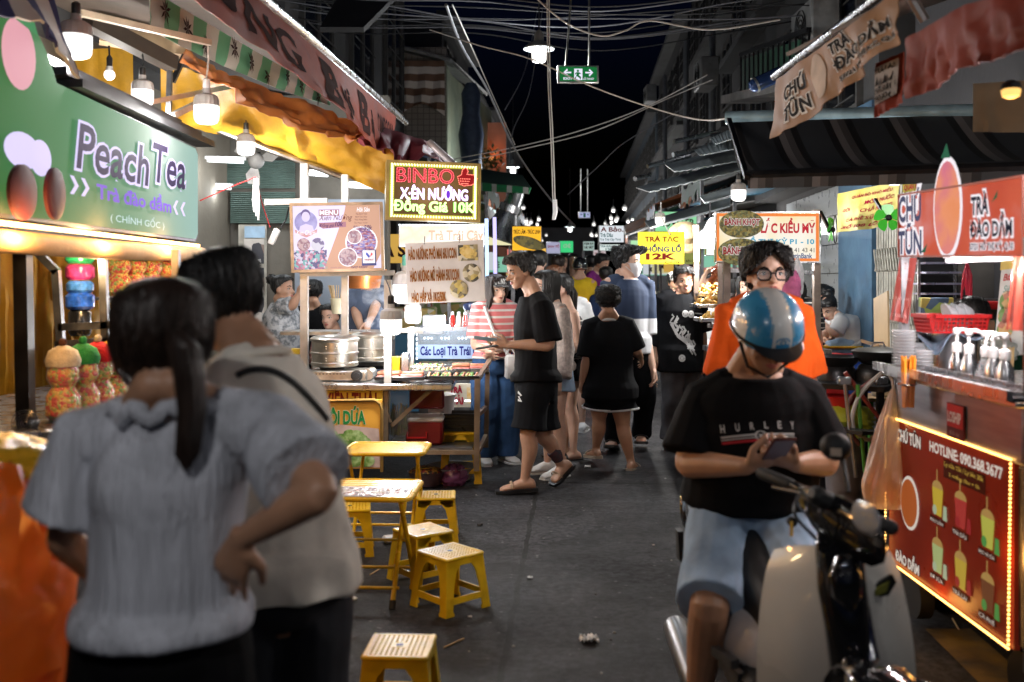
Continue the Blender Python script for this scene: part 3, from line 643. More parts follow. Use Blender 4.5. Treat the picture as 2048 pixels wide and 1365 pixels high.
 def legs(s,mat,to=2.0,fit=.008,name='trousers',r_end=None,wr=(.006,10),top=.18,loose=1.0,seed=0,v=1.25):
  """to: 1 = knee, 2 = ankle"""
  mb=MB();H,J=s.H,s.J;tt=[q[0]for q in s.ts]
  mb.loft([s.sec(t,interp(t,tt,[q[1]for q in s.ts])+fit,interp(t,tt,[q[2]for q in s.ts])+fit,interp(t,tt,[q[3]for q in s.ts]))for t in[-.2+(top+.2)*i/8 for i in range(9)]],20)
  lf=s.fat**.6
  for k in 'LR':
   hp_,kn,an=J['hp'+k],J['kn'+k],J['an'+k];pts,rs=[hp_+Z*.03*H,lerp3(hp_,kn,.2)],[.046*lf,.056*lf]
   for q in(.45,.7,.95,1.2,1.5,1.8,2.0):
    q2=min(q,to);pts.append(lerp3(hp_,kn,q2)if q2<=1 else lerp3(kn,an,q2-1))
    b=interp(q2,[.2,1,1.3,2],[.055*lf,.043*lf,.042*lf,.03]);rs.append(max(b,.058*lf*(loose-.0)*(1 if q2<1 else .9))if loose>1 else b)
    if q>=to:break
   if r_end:rs[-1]=r_end;rs[-2]=(rs[-2]+r_end)/2
   mb.tube(*spl(pts,[(r+fit)*H for r in rs],3),16)
  return s.dressed(name,mb,mat,wr,v,seed)
 def shoes(s,mat,solem=None,name='shoe',kind='shoe'):
  for k in 'LR':
   if kind=='shoe':
    mb=MB();mb.loft(s.foot(k,1.16,.004,.002),14);an=s.J['an'+k];mb.tube([an-Z*.012*s.H,an+Z*.0*s.H],.029*s.H,12)
    me=remesh(mb,.007,2);o=link(name,me,mat,s.root,180);par=o
   q=s.foot(k,1.18,0,.003);vs=[]
   top_=.012 if kind!='shoe' else .011;dn=-q[2][2].normalized()
   for c,a,b in q:vs.append((c+dn*(b.length+.010),a))
   pts=[c+a for c,a in vs]+[c-a for c,a in reversed(vs)]
   if kind=='shoe':MB().prism(pts,-dn*.022).build('sole',solem or white,o,30)
   else:
    o=MB().prism(pts,-dn*.022).build(name,solem or mat,s.root,30);c,a,b=q[4];c2,a2,b2=q[3];m=MB()
    m.sheet([[c_+a_*1.06*math.cos(w_)+b_*(1.25*math.sin(w_))-b_*.2 for w_ in[math.pi*i/10 for i in range(11)]]for c_,a_,b_ in((c2*.3+c*.7,a2*.3+a*.7,b2*.3+b*.7),(c,a,b))],.006);m.build('strap',mat,o)
 def finish(s):return s
def bvh_of(*objs):
 vs,fs=[],[]
 for o in objs:
  b=len(vs);vs+=[v.co.copy()for v in o.data.vertices];fs+=[tuple(i+b for i in p.vertices)for p in o.data.polygons]
 return BVHTree.FromPolygons(vs,fs)
def decal(fr,geo,tgt,mat,parent,name='print',off=.003,cuts=14,tri=True,far=1.5):
 """flat artwork (list of (uv list, faces)) laid on the cloth by casting along the frame's normal"""
 bm=bmesh.new()
 for uv,fs in geo:
  vv=[bm.verts.new((a,b,0))for a,b in uv]
  for f in fs:
   try:bm.faces.new([vv[i]for i in f])
   except ValueError:pass
 xs=[v.co.x for v in bm.verts];ys=[v.co.y for v in bm.verts]
 for k in range(1,cuts):
  for lo,hi,n in((min(xs),max(xs),(1,0,0)),(min(ys),max(ys),(0,1,0))):
   c=lo+(hi-lo)*k/cuts;bmesh.ops.bisect_plane(bm,geom=bm.verts[:]+bm.edges[:]+bm.faces[:],plane_co=(c,c,0),plane_no=n)
 bv=bvh_of(*(tgt if isinstance(tgt,(list,tuple))else[tgt]));dead=[]
 for v in bm.verts:
  p=fr.pt(v.co.x,v.co.y,.6);hit=bv.ray_cast(p,-fr.n,far)
  if hit[0]is None:dead.append(v)
  else:v.co=hit[0]+fr.n*off
 bmesh.ops.delete(bm,geom=dead,context='VERTS');me=bpy.data.meshes.new(name);bm.to_mesh(me);bm.free()
 return link(name,me,mat,parent,180)
def fit_text(st,u0,v0,u1,v1,bold=0,shear=0,sp=1):
 vs,fs,es,lo,hi=text_geo(st,bold,shear,sp);q=(vs-lo)/np.maximum(hi-lo,1e-6);return([(u0+(u1-u0)*a,v1+(v0-v1)*b)for a,b in q],fs)
def stroke(pts,w):
 """a brush stroke as a strip of quads in uv"""
 uv,fs=[],[]
 for i,(a,b)in enumerate(pts):
  p,n=pts[max(0,i-1)],pts[min(len(pts)-1,i+1)];dx,dy=n[0]-p[0],n[1]-p[1];L=math.hypot(dx,dy)or 1;ww=w if not isinstance(w,(list,tuple))else w[i]
  uv+=[(a-dy/L*ww,b+dx/L*ww),(a+dy/L*ww,b-dx/L*ww)]
 return(uv,[(2*i,2*i+1,2*i+3,2*i+2)for i in range(len(pts)-1)])
bulb_glow=E('bulb_glow',(1,.97,.93),1.25);housing_m=M('lamp_housing',(.42,.4,.38),.5,0,.1,dirt=.3)
LP=2.1
def light(parent,loc,power,col=(1,.95,.88),r=.05):
 l=bpy.data.lights.new('lamp_or_fill_light','POINT');l.energy=power*LP;l.color=col;l.shadow_soft_size=r;o=bpy.data.objects.new('lamp_or_fill_light',l);C.objects.link(o);o.location=loc;adopt(o,parent);return o
def bulb(label,px,py,d,wpx,power=20,top=None,col=(1,.965,.94),group='hanging bulbs',sock=black,cord=None,glow=None):
 w_=wpx*d/F;c=P(px,py,d);t=thing('hanging_bulb',label,'light bulb',c,group)
 MB().lathe([(a*w_,z*w_)for a,z in((.05,-.46),(.3,-.45),(.42,-.4),(.48,-.3),(.5,-.1),(.5,.25))],c,24).build('diffuser',glow or bulb_glow,t)
 mb=MB();n=36;prof=((.505,.255),(.5,.5),(.44,.64),(.3,.72),(.17,.75),(.16,.95))
 secs=[[c+V((a*w_*(1-(.05 if(i%2 and k<3)else 0))*math.cos(2*math.pi*i/n),a*w_*(1-(.05 if(i%2 and k<3)else 0))*math.sin(2*math.pi*i/n),z*w_))for i in range(n)]for k,(a,z)in enumerate(prof)]
 mb.add([p for r_ in secs for p in r_],[(j*n+i,j*n+(i+1)%n,(j+1)*n+(i+1)%n,(j+1)*n+i)for j in range(5)for i in range(n)]+[tuple(range(n)),tuple(range(5*n,6*n))]);mb.build('housing',housing_m,t,30)
 MB().lathe([(.13*w_,.94*w_),(.15*w_,1.0*w_),(.14*w_,1.3*w_),(.05*w_,1.36*w_)],c,12).build('socket',sock,t)
 e=P(top[0],top[1],d+(top[2]if len(top)>2 else 0))if top else c+Z*w_*3
 s_=c+Z*w_*1.3;MB().tube([s_,s_.lerp(e,.5)+V((.006,0,0)),e],.005,6).build('cord',cord or wire_m,t)
 if power:light(t,c-Z*w_*.56,power,col,w_*.4)
 return t
bulb('large blurred bulb under the striped cloth above the peach stall sign',152,88,4.3,62,26,(150,20))
bulb('ribbed bulb hanging between the yellow tarp and the black sign frame',285,192,5.9,43,22,(285,108))
bulb('ribbed bulb on a long string from the tan pole',413,225,5.3,50,26,(416,82),sock=white,cord=wire_w)
bulb('dusty bulb hanging in front of the ceiling fan',492,294,7.4,36,24,(488,195))
bulb('bright ribbed bulb low over the skewer trays',782,650,6.85,44,16,(772,560,.15))
bulb('bright bulb behind the skewer trays by the steel post',826,632,7.9,34,16,(822,560))
bulb('wide bright bulb half hidden by the oyster price board',812,583,7.5,54,14,(806,520),sock=M('green_cap',(.1,.4,.3),.5))
for lab,x_,y_,z_,pw in(('bulb under the left awning behind the viewer',-.7,.35,2.4,21),('bulb under the right awning behind the viewer',1.9,.25,2.15,9),('bulb under the right awning beside the rider',2.0,2.75,2.02,10)):bulb(lab,CX+x_*F/y_,HY-(z_-CH)*F/y_,y_,.13*F/y_,pw)
t=thing('small_bulb','small round bulb on a black cord before the yellow tarp','light bulb',P(219,148,6.2));w_=11*6.2/F
MB().ball(P(219,150,6.2),w_,14,10).build('globe',bulb_glow,t);MB().lathe([(.7*w_,.5*w_),(.6*w_,1.5*w_)],P(219,150,6.2),12).build('collar',housing_m,t);MB().lathe([(.5*w_,1.5*w_),(.55*w_,3*w_),(.2*w_,3.6*w_)],P(219,150,6.2),12).build('socket',black,t)
MB().tube([P(219,118,6.2),P(218,92,6.2)],.006).build('cord',wire_m,t);light(t,P(219,166,6.2),9)
def rag(name,top,bot,mat,label,cat,n=(24,10),rip=.02,fr=14,thick=.004,group=None,droop=0):
 """a hanging or stretched sheet between two edges given as lists of points, with folds"""
 def along(e,u):
  k=u*(len(e)-1);i=min(int(k),len(e)-2);return e[i].lerp(e[i+1],k-i)
 rows=[]
 for j in range(n[1]+1):
  v_=j/n[1];rr=[]
  for i in range(n[0]+1):
   u=i/n[0];a,b=along(top,u),along(bot,u);p=a.lerp(b,v_);q=(b-a).cross(top[-1]-top[0]).normalized()
   f_=noise.noise(V((u*fr,v_*fr*.18,len(label))))+.5*noise.noise(V((u*fr*2.3,v_*fr*.5,3)))
   rr.append(p+q*rip*f_*(.25+v_ if not droop else 1)-Z*droop*math.sin(math.pi*u)*math.sin(math.pi*v_))
  rows.append(rr)
 o=MB().sheet(rows,thick).build(name,mat,None);
 if label:tag(o,label,cat,group)
 o2=rows;return o,rows
def rag_text(rows,parent,st,u0,v0,u1,v1,mat,bold=0,shear=0,off=.006,out=None,og=.05,flip=1,sp=1):
 """lettering that follows a rag's folds"""
 nr,nc=len(rows)-1,len(rows[0])-1
 n=(rows[-1][0]-rows[0][0]).cross(rows[0][-1]-rows[0][0]).normalized()*flip
 def at(u,v):
  a,b=min(max(u,0),.9999)*nc,min(max(v,0),.9999)*nr;i,j=int(a),int(b);a-=i;b-=j
  return rows[j][i].lerp(rows[j][i+1],a).lerp(rows[j+1][i].lerp(rows[j+1][i+1],a),b)
 mbs=[]
 for m_,g,of in((out,og,off*.7),(mat,0,off)):
  if m_ is None:continue
  uv,fs=fit_text(st,u0,v0,u1,v1,bold+g,shear,sp)if not g else None or fit_text(st,u0,v0,u1,v1,bold,shear,sp)
  if g:
   vs0,fs0,_,lo,hi=text_geo(st,bold,shear,sp);vs2,fs2,_,_,_=text_geo(st,bold+g,shear,sp);q=(vs2-lo)/np.maximum(hi-lo,1e-6);uv,fs=[(u0+(u1-u0)*a,v1+(v0-v1)*b)for a,b in q],fs2
  bm=bmesh.new();vv=[bm.verts.new((a,b,0))for a,b in uv]
  for f in fs:
   try:bm.faces.new([vv[i]for i in f])
   except ValueError:pass
  k0,k1=int(u0*nc),int(u1*nc)+1
  for k in range(k0,k1+1):bmesh.ops.bisect_plane(bm,geom=bm.verts[:]+bm.edges[:]+bm.faces[:],plane_co=(k/nc,0,0),plane_no=(1,0,0))
  for k in range(nr+1):bmesh.ops.bisect_plane(bm,geom=bm.verts[:]+bm.edges[:]+bm.faces[:],plane_co=(0,k/nr,0),plane_no=(0,1,0))
  for v in bm.verts:v.co=at(v.co.x,v.co.y)+n*of
  me=bpy.data.meshes.new('lettering');bm.to_mesh(me);bm.free();link('lettering',me,m_,parent,180)
def L3(d,z,off=0):return V((-1.25+.084*(d-4.93)+off,d,z))
brown_pvc=M('brown_banner',(.25,.05,.028),.6,0,.2,3,.1,12,dirt=.2)
ban,rows=rag('hanging_banner',[L3(3.6,2.9),L3(8.3,2.88)],[L3(3.6,2.66,.02),L3(5,2.66),L3(6.5,2.6,.03),L3(7.4,2.5,.02),L3(8.1,2.52)],brown_pvc,'brown red plastic banner with dark lettering under the left awning pole','banner',(64,10),.022,26)
ink=M('dark_print',(.035,.012,.012),.35,0,.1)
for st,a,b,c,d_,bo,sh in(('ƯỚNG',.05,.0,.38,.8,.02,0),('B',.44,.14,.545,.95,.05,.4),('ụi',.55,.3,.62,.95,.03,.4),('B',.66,.12,.75,.9,.04,.4),('ờ',.755,.3,.80,.9,.03,.4),('CAMPOCHIA',.83,.25,.985,.75,.01,0)):
 rag_text(rows,ban,st,a,c if False else b,c,d_,ink,bo,sh,flip=1)
o=MB().tube([L3(3.3,2.93),L3(5.5,2.93),L3(8.75,2.9)],.022,10).build('awning_pole',steel,None);tag(o,'long round steel pole along the top of the brown banner','pole')
roofm=M('old_canvas',(.1,.075,.06),.8,0,.3,3,dirt=.6)
o=MB().sheet([[L3(3,2.95),L3(8.6,2.93)],[L3(3,3.35,-2.4),L3(8.6,3.4,-2.2)]],.02).build('awning_roof',roofm,None);tag(o,'dark canvas awning roof sloping up behind the brown banner','awning')
bam=ramp_mat('bamboo_print',[(.44,.44,.38),(.44,.44,.38),(.1,.32,.17),(.1,.32,.17)],'bands',3.2,bands='Y',rough=.5)
o,rw=rag('bamboo_valance',[P(300,-20,5.0),P(660,190,7.7)],[P(300,62,5.0),P(430,125,5.8),P(560,180,6.8),P(660,212,7.7)],bam,'green and white striped valance printed with dark bamboo behind the brown banner','valance',(40,6),.012,20)
for k in range(9):
 b_=MB();u=.06+k*.105;n_=(rw[-1][0]-rw[0][0]).cross(rw[0][-1]-rw[0][0]).normalized()
 c=rw[2+k%3][int(u*40)]+n_*.015
 for a in range(9):
  an=R(20+a*40+k*13);dirv=V((0,math.cos(an),math.sin(an)));s_=V((0,-math.sin(an),math.cos(an)));L_=.1*(.6+.4*random.random())
  b_.add([c,c+dirv*L_*.5+s_*.01,c+dirv*L_,c+dirv*L_*.5-s_*.01],[(0,1,2,3)])
 b_.build('print',ink,o,0,False)
orange_t=M('rust_tarp',(.5,.17,.04),.42,0,.25,3,.15,14,dirt=.35)
rag('rolled_tarp',[P(366,108,5.6),P(470,152,6.2),P(580,196,6.8),P(705,238,7.4),P(758,252,7.6)],[P(366,118,5.5),P(470,192,6.0),P(580,250,6.6),P(700,285,7.2),P(735,268,7.5)],orange_t,'rust orange tarp drooping in a long roll above the yellow tarp','tarp',(44,16),.06,12,droop=.03)
yt=M('yellow_tarp',(.55,.29,.02),.5,0,.25,2,.35,14,dirt=.5);yt2=M('ochre_tarp',(.6,.27,.03),.45,0,.25,2,.2,9,dirt=.35)
rag('awning_tarp',[P(322,120,6.4),P(470,170,7),P(620,240,7.6),P(795,292,7.9)],[P(322,255,7.4),P(430,262,7.6),P(560,303,7.8),P(680,348,7.9),P(775,392,7.9)],yt,'yellow tarp stretched under the left awning above the menu sign','tarp',(48,20),.055,10,droop=.05)
o=MB().tube([P(420,255,7.55),P(560,308,7.75),P(682,354,7.85)],.024,8).build('tarp_rail',alu,None);tag(o,'aluminium rail along the lower edge of the yellow tarp','rail')
maroon=M('maroon_cloth',(.16,.025,.035),.5,0,.3,4,.2,15)
rag('folded_cloth',[P(712,276,7.7),P(752,250,7.8),P(800,266,7.9),P(850,282,8),P(892,306,8.1)],[P(716,288,7.5),P(768,296,7.5),P(800,322,7.6),P(850,312,7.7),P(905,330,7.9)],maroon,'dark maroon cloth bundled over the end of the left awning','cloth',(28,8),.07,9)
o=MB().tube([P(858,285,7.6),P(908,330,7.5)],.028,10).build('tube_pole',M('pale_tube',(.5,.45,.47),.4,.4),None);tag(o,'pale tube arm poking out of the maroon cloth','pole')
rag('side_tarp',[P(96,40,7.2),P(180,70,7.2),P(266,108,7.2)],[P(96,330,7.2),P(266,330,7.2)],yt,'bright yellow tarp curtain behind the peach stall sign','tarp',(20,10),.05,8)
sf=thing('roof_scaffold','dark steel frame struts holding the left awning over the peach stall','frame',P(340,120,6.4))
for a,b,w_,m_ in((P(160,26,4.6),P(420,86,5.25),.03,M('tan_paint',(.45,.36,.25),.5,0,.2)),(P(175,40,5.6),P(345,128,6.2),.09,M('dark_wood',(.05,.035,.025),.7)),(P(340,128,6.2),P(337,245,6.2),.03,darksteel),(P(300,205,6.0),P(470,172,6.7),.03,alu),(P(345,232,6.0),P(420,195,6.4),.035,alu),(P(345,165,6.3),P(370,110,6.3),.03,blackm)):
 MB().beam(a,b,w_).build('strut',m_,sf,0)
for i,(a,b,w_)in enumerate(((P(200,70,6.3),P(370,100,6.5),.14),)):MB().beam(a,b,w_,.1).build('plank',M('pale_wood',(.35,.25,.15),.7,0,.3,6),sf,0)
twm=ramp_mat('towel_stripes',[(.4,.4,.38),(.4,.4,.38),(.4,.4,.38),(.012,.018,.09),(.012,.018,.09)],'bands',3.3,bands='Y',rough=.9)
rag('striped_cloth',[V((-2.0,3.35,2.75)),V((-1.95,4.2,2.75))],[V((-1.84,3.4,2.42)),V((-1.8,3.8,2.5)),V((-1.8,4.12,2.34))],twm,'navy and white striped cloth draped over the top of the green sign','cloth',(16,8),.03,6,.012)
t=thing('lightbox_sign','green Peach Tea lightbox sign with rounded arch over candy stall','sign',V((-1.95,4.6,1.74)))
fr=Fr(V((-1.88,3.1,2.3)),V((-1.86,5.92,2.3)),V((-1.88,3.1,1.74)))
def su(px):return(1.87*F/(CX-px)-3.1)/2.82
out_=[(0,1),(.985,1),(1,.94),(1,.06),(.985,0)];cu,cv=(3.72-3.1)/2.82,(2.3-2.1)/.56
arc=[(cu+.44/2.82*math.cos(a),cv-.44/.56*math.sin(a))for a in[math.pi*k/24 for k in range(25)]]
ol=[(0,1),(.985,1),(1,.94),(1,.06),(.985,0)]+[p for p in arc if p[1]<.0]+[(0,0)]
ol=[p for p in ol if p[0]>=0]
MB().prism([fr.pt(u,v,-.14)for u,v in ol],fr.n*.13).build('case',M('sign_case',(.05,.055,.06),.4,.3),t,30)
face=ramp_mat('green_print',[(.03,.16,.03),(.07,.26,.1),(.16,.38,.22),(.34,.58,.52)],'grad',(3.4,5.9),emit=.68,bands='Y',rough=.5)
mb=MB();cu0=fr.pt(.5,.5,0);ol2=[(cu+(u-cu)*.985 if v<0 else u*.985+.006,v*.985 if v<0 else .025+v*.95)for u,v in ol];fr.poly(mb,ol2,0);mb.build('face',face,t,0,False)
lil=E('lilac_print',(.7,.62,.98),.85);pur=E('purple_print',(.05,.03,.1),.5);pur2=E('violet_print',(.24,.12,.75),.7)
fr.text(t,'Peach',su(148),.2,su(292),.56,pur,.012,.015,.15,out=lil,og=.045);fr.text(t,'Tea',su(300),.13,su(364),.5,pur,.012,.015,.15,out=lil,og=.045)
fr.text(t,'Trà đào dầm',su(188),.6,su(336),.76,pur2,.012,.03,0);fr.text(t,'( CHÍNH GỐC )',su(216),.83,su(322),.94,E('pale_print',(.55,.75,.8),.8),.012,.0)
mb=MB()
for x0,sg in((138,1),(160,1),(352,-1),(366,-1)):
 u=su(x0);du=.013*sg
 fr.poly(mb,[(u,.62),(u+du,.62),(u+du*2.3,.69),(u+du,.76),(u,.76),(u+du*1.3,.69)],.006)
mb.build('arrow_print',lil,t,0,False)
mb=MB();fr.disc(mb,su(38),-.12,.13,.006,1.05);mb.build('peach_print',E('peach_pink',(.75,.36,.42),.8),t,0,False)
mb=MB();fr.disc(mb,su(45),.53,.14,.006,.5);fr.disc(mb,su(80),.55,.09,.007,.8);mb.build('print',lil,t,0,False)
mb=MB();fr.poly(mb,[(su(30),-.34),(su(60),-.46),(su(75),-.3)],.008);mb.build('leaf_print',E('leaf_print',(.1,.35,.15),.6),t,0,False)
wine=M('wine_red',(.07,.005,.008),.7,0,.1)
for i,(px,py,sx)in enumerate(((28,385,1),(94,388,.8))):
 u=su(px);d_=3.1+u*2.82;z=CH+(HY-py)*d_/F;c=V((-1.84,d_,z));m_=MB();m_.lathe([(.09,-.012),(.105,-.006),(.105,.008),(.09,.014),(.02,.016)],c,28,Matrix(((0,0,1),(0,sx,0),(1,0,0))));o=m_.build('paddle',wine,None);tag(o,('round dark red paddle hung on the green sign, nearer the left edge','dark red paddle hung on the green sign below the arrows')[i],'paddle')
warm_led=M('warm_led',(.9,.5,.2),.4,0,0,emit=(1,.62,.25),es=6);mb=MB()
for k in range(52):mb.box(V((-1.85,3.3+k*.05,1.715)),(.02,.036,.016))
st_=mb.build('led_strip',warm_led,t,0)
for y in(3.7,4.5,5.3):light(t,V((-1.82,y,1.68)),7,(1,.5,.16),.08)
o=MB().tube([V((-1.9,3.2,1.655)),V((-1.88,4.5,1.65)),V((-1.86,5.95,1.665))],.045,12).build('rolled_blind',M('beige_roll',(.55,.36,.18),.7,0,.2,5,.2,20),None);tag(o,'beige rolled blind under the warm light strip of the green sign','blind')
o=thing('roof_edge','black metal canopy edge stacked on top of the green sign','canopy',V((-2,5,2.35)))
for k,(z,off,L_)in enumerate(((2.345,0,.0),(2.39,-.05,.1),(2.435,-.12,.25))):MB().beam(V((-1.9+off,4.22-L_*.4,z)),V((-1.9+off,6.1-L_,z)),.16,.035).build('rail',blackm,o,0)
rag('back_curtain',[P(0,500,5.4),P(110,500,5.6),P(210,500,5.8)],[P(0,800,5.4),P(110,785,5.6),P(210,785,5.8)],yt,'wrinkled yellow tarp hanging at the back of the candy stall','tarp',(26,14),.04,16)
pc=thing('candy_cart','steel candy cart counter under the green sign with black posts','cart',V((-2.1,4.6,0)))
MB().box((-2.2,4.6,.9),(.8,2.7,.05),b=.01).build('counter',steel,pc);MB().box((-2.2,4.6,.45),(.7,2.6,.8)).build('body',darksteel,pc,0)
mb=MB();mb.beam(V((-1.79,3.3,.84)),V((-1.79,5.9,.84)),.03,.04);mb.beam(V((-1.79,3.3,.7)),V((-1.79,5.9,.7)),.03,.05);mb.build('rail',alu,pc,0)
for a,b,w_ in((P(45,490,3.95),P(52,860,3.95),.055),(P(-30,490,3.7),P(-30,1000,3.7),.05)):MB().beam(a,b,w_).build('post',blackm,pc,0)
wf=MB();d_=4.7
for a,b in(((75,505),(115,545)),((112,540),(122,690)),((112,690),(225,682)),((118,655),(225,650)),((205,500),(212,690))):wf.beam(P(a[0],a[1],d_),P(b[0],b[1],d_),.034)
wf.build('window_frame',darksteel,pc,0);MB().beam(P(352,500,d_),P(352,700,d_),.034).build('post',darksteel,pc,0)
candy=ramp_mat('candy_mix',[(.75,.12,.02),(.8,.4,.03),(.75,.05,.02),(.35,.5,.05),(.85,.6,.1)],'voronoi',75,rough=.2)
clear=M('clear_plastic',(.8,.82,.85),.1,0,0,alpha=.16)
def jar(c,r,h,capm,label,pom,group='candy jars with knitted caps',cm=candy):
 t=thing('candy_jar',label,'jar',c,group);MB().lathe([(r*.7,0),(r,.1*h),(r*.95,.4*h),(r*.62,.56*h),(r*.9,.7*h),(r*.85,.86*h),(r*.6,.95*h)],c,18).build('candy',cm,t)
 MB().lathe([(r*.74,-.004),(r*1.05,.1*h),(r,.4*h),(r*.68,.56*h),(r*.96,.7*h),(r*.9,.88*h),(r*.66,.98*h)],c,18).build('glass',clear,t)
 MB().lathe([(r*.95,.9*h),(r*1.02,1.0*h),(r*.8,1.16*h),(r*.3,1.24*h)],c,16).build('cap',capm,t);MB().ball(c+Z*h*1.3,r*.25,10,6).build('pompom',pom,t)
kn=lambda n,c:M('knit_'+n,c,.95,0,.15,30,.4,120)
cw,cg,cr,cb,cyl_=kn('cream',(.7,.62,.45)),kn('green',(.02,.25,.06)),kn('red',(.5,.01,.02)),kn('brown',(.1,.04,.02)),kn('yellow',(.75,.45,.03))
for px,d_,cm_,pm,lb in((126,4.15,cw,cb,'candy jar wearing a cream knitted cap on the counter'),(166,4.3,cg,cg,'candy jar wearing a green knitted cap on the counter'),(196,4.42,cr,cw,'candy jar wearing a red knitted cap on the counter'),(226,4.6,cyl_,cr,'candy jar with yellow cap half hidden by the woman')):
 jar(V((P(px,800,d_).x,d_,.925)),.07,.25,cm_,lb,pm)
for k in range(8):
 px=238+(k%4)*32;row=k//4;d_=5.3+.1*(k%4);cm_=(cyl_,cg,cyl_,cr)[k%4]
 jar(P(px,592+row*108,d_),.068,.21,cm_,'%s orange candy jar in the lit %s shelf row'%(('first','second','third','last')[k%4],('upper','lower')[row]),cm_,'orange candy jars on the lit shelves')
sh=MB();sh.box(P(295,597,5.45),(.5,.3,.015));sh.box(P(295,706,5.45),(.5,.3,.015));sh.build('shelf',steel,pc,0)
tw=thing('cup_tower','tower of coloured candy cups green pink blue black in the steel window','cups',P(160,665,4.9));z=P(160,672,4.9)
gl=lambda n,c:M('jelly_'+n,c,.12,0,.5,30,.2,60,coat=.6)
for h0,h1,r,m_ in((0,.13,.055,gl('black',(.01,.01,.012))),(.13,.21,.07,gl('blue',(.02,.1,.6))),(.21,.27,.066,gl('azure',(.05,.2,.7))),(.275,.35,.068,gl('pink',(.75,.05,.25))),(.355,.425,.07,gl('green',(.03,.5,.2))),(.43,.455,.05,M('orange_cap',(.8,.3,.03),.5))):
 MB().lathe([(r*.8,h0),(r,h0+.015),(r,h1-.015),(r*.8,h1)],z,16).build('cup',m_,tw)
light(pc,P(180,520,4.6),5,(1,.7,.35),.06)
o=thing('hand_fan','round chrome wire fan clipped on the candy counter','fan',P(50,880,3.9));c=P(50,848,3.9);mb=MB()
for k in range(6):mb.tube([c+V((math.cos(a)*.009*(k+1),0,math.sin(a)*.009*(k+1)))for a in[j*math.pi/10 for j in range(20)]],.002,5,closed=True)
mb.build('grille',steel,o);MB().ball(c+Y*.03,(.04,.02,.04)).build('motor',black,o);MB().tube([c+Y*.03,c+V((.02,.02,-.1)),c+V((.02,.02,-.16))],.012).build('stem',steel,o)
o=thing('steel_basin','shallow steel basin at the near end of the candy counter','basin',P(25,915,3.55));c=P(25,930,3.55);MB().lathe([(.12,0),(.19,.02),(.2,.085),(.21,.09),(.19,.088),(.18,.03),(.02,.01)],c,28).build('bowl',steel,o)
def crumple(c,r,mat,name,label,cat,amp=.25,n=3,tall=1.0,seed=0,neck=0):
 mb=MB();mb.ball(c,(r[0],r[1],r[2]),30,22);a=[]
 for v in mb.v:
  p=(V(v)-c);q=V((p.x/r[0],p.y/r[1],p.z/r[2]));k=1+amp*(1-2*abs(noise.noise(q*n+V((seed,0,0)))))+.3*amp*noise.noise(q*n*3)
  if neck and q.z>.2:k*=1-neck*(q.z-.2)
  a.append(tuple(c+p*k))
 mb.v=a;o=mb.build(name,mat,None,60);return tag(o,label,cat)
bagm=M('orange_bag',(.75,.17,.012),.4,0,.25,5,.3,12,trans=.1,alpha=.75);bagy=M('yellow_bag',(.85,.5,.03),.3,0,.2,5,.3,12,trans=.2)
crumple(V((-1.27,2.38,.66)),(.17,.18,.33),bagm,'carrier_bag','blurred translucent orange plastic bag hanging at lower left','bag',.32,3.2)
crumple(V((-1.35,2.55,1.03)),(.17,.16,.07),bagy,'plastic_bag','blurred yellow plastic bag above the orange bag','bag',.2,3)
rl=thing('stall_rack','low wooden rack with warm light strip holding the orange bag','rack',V((-1.3,2.5,0)));MB().box((-1.3,2.5,.33),(.5,.6,.04)).build('shelf',wood,rl,0)
for x in(-1.52,-1.08):
 for y in(2.24,2.76):MB().box((x,y,.16),(.04,.04,.32)).build('leg',wood,rl,0)
MB().tube([V((-1.53,2.72,.4)),V((-1.53,2.72,.98))],.012).build('light_strip',warm_led,rl);light(rl,V((-1.48,2.5,.85)),5,(1,.42,.08),.06);MB().box((-1.55,2.72,.66),(.03,.04,.64)).build('post',blackm,rl,0)
def make_stool():
 t=thing('plastic_stool','yellow plastic stool','stool',(0,0,0),'low yellow plastic stools');H=.255;mb=MB()
 for k in range(12):
  a=-.095+.19*k/11;mb.box((a,0,H-.006),(.0085,.2,.010));mb.box((0,a,H-.0065),(.2,.0085,.009))
 mb.box((0,0,H-.006),(.05,.05,.0115))
 for s_ in(-1,1):mb.box((s_*.103,0,H-.008),(.022,.226,.017),b=.006);mb.box((0,s_*.103,H-.0085),(.226,.022,.016),b=.006)
 mb.build('seat',yellowp,t)
 MB().lathe([(.012,0),(.012,.0015)],(0,0,H-.0002),14).build('hole',black,t)
 def pt(x,y,z):k=.107+.026*(1-z/H);return V((x*k,y*k,z))
 for sx in(-1,1):
  for sy in(-1,1):
   m_=MB();sec=[]
   for z,w_ in((0.0,.05),(.012,.05),(.02,.043),(.12,.046),(.185,.056),(.215,.075),(.245,.09)):
    p=pt(sx,sy,z);sec.append([p,p-X*sx*w_,p-X*sx*w_-Y*sy*.007,p-V((sx*.009,sy*.009,0)),p-Y*sy*w_-X*sx*.007,p-Y*sy*w_])
   m_.add([q for r in sec for q in r],[(j*6+i,j*6+(i+1)%6,(j+1)*6+(i+1)%6,(j+1)*6+i)for j in range(6)for i in range(6)]+[tuple(range(6)),tuple(range(36,42))])
   m_.build('leg',yellowp,t,50)
 for a in range(4):
  r=Matrix.Rotation(a*math.pi/2,3,'Z');m_=MB();m_.prism([r@pt(-.86,-1.0,z)if False else r@V((x_,-.107-.026*(1-z/H),z))for x_,z in((-.1,.25),(-.1,.205),(-.062,.2),(-.045,.215),(.045,.215),(.062,.2),(.1,.205),(.1,.25))],r@Y*.007);m_.build('apron',yellowp,t,40)
  m_=MB();m_.prism([r@V((x_,-.107-.026*(1-z/H),z))for x_,z in((-.1,.078),(.1,.078),(.105,.05),(-.105,.05))],r@Y*.008);m_.build('rail',yellowp,t,40)
 return t
ST=make_stool()
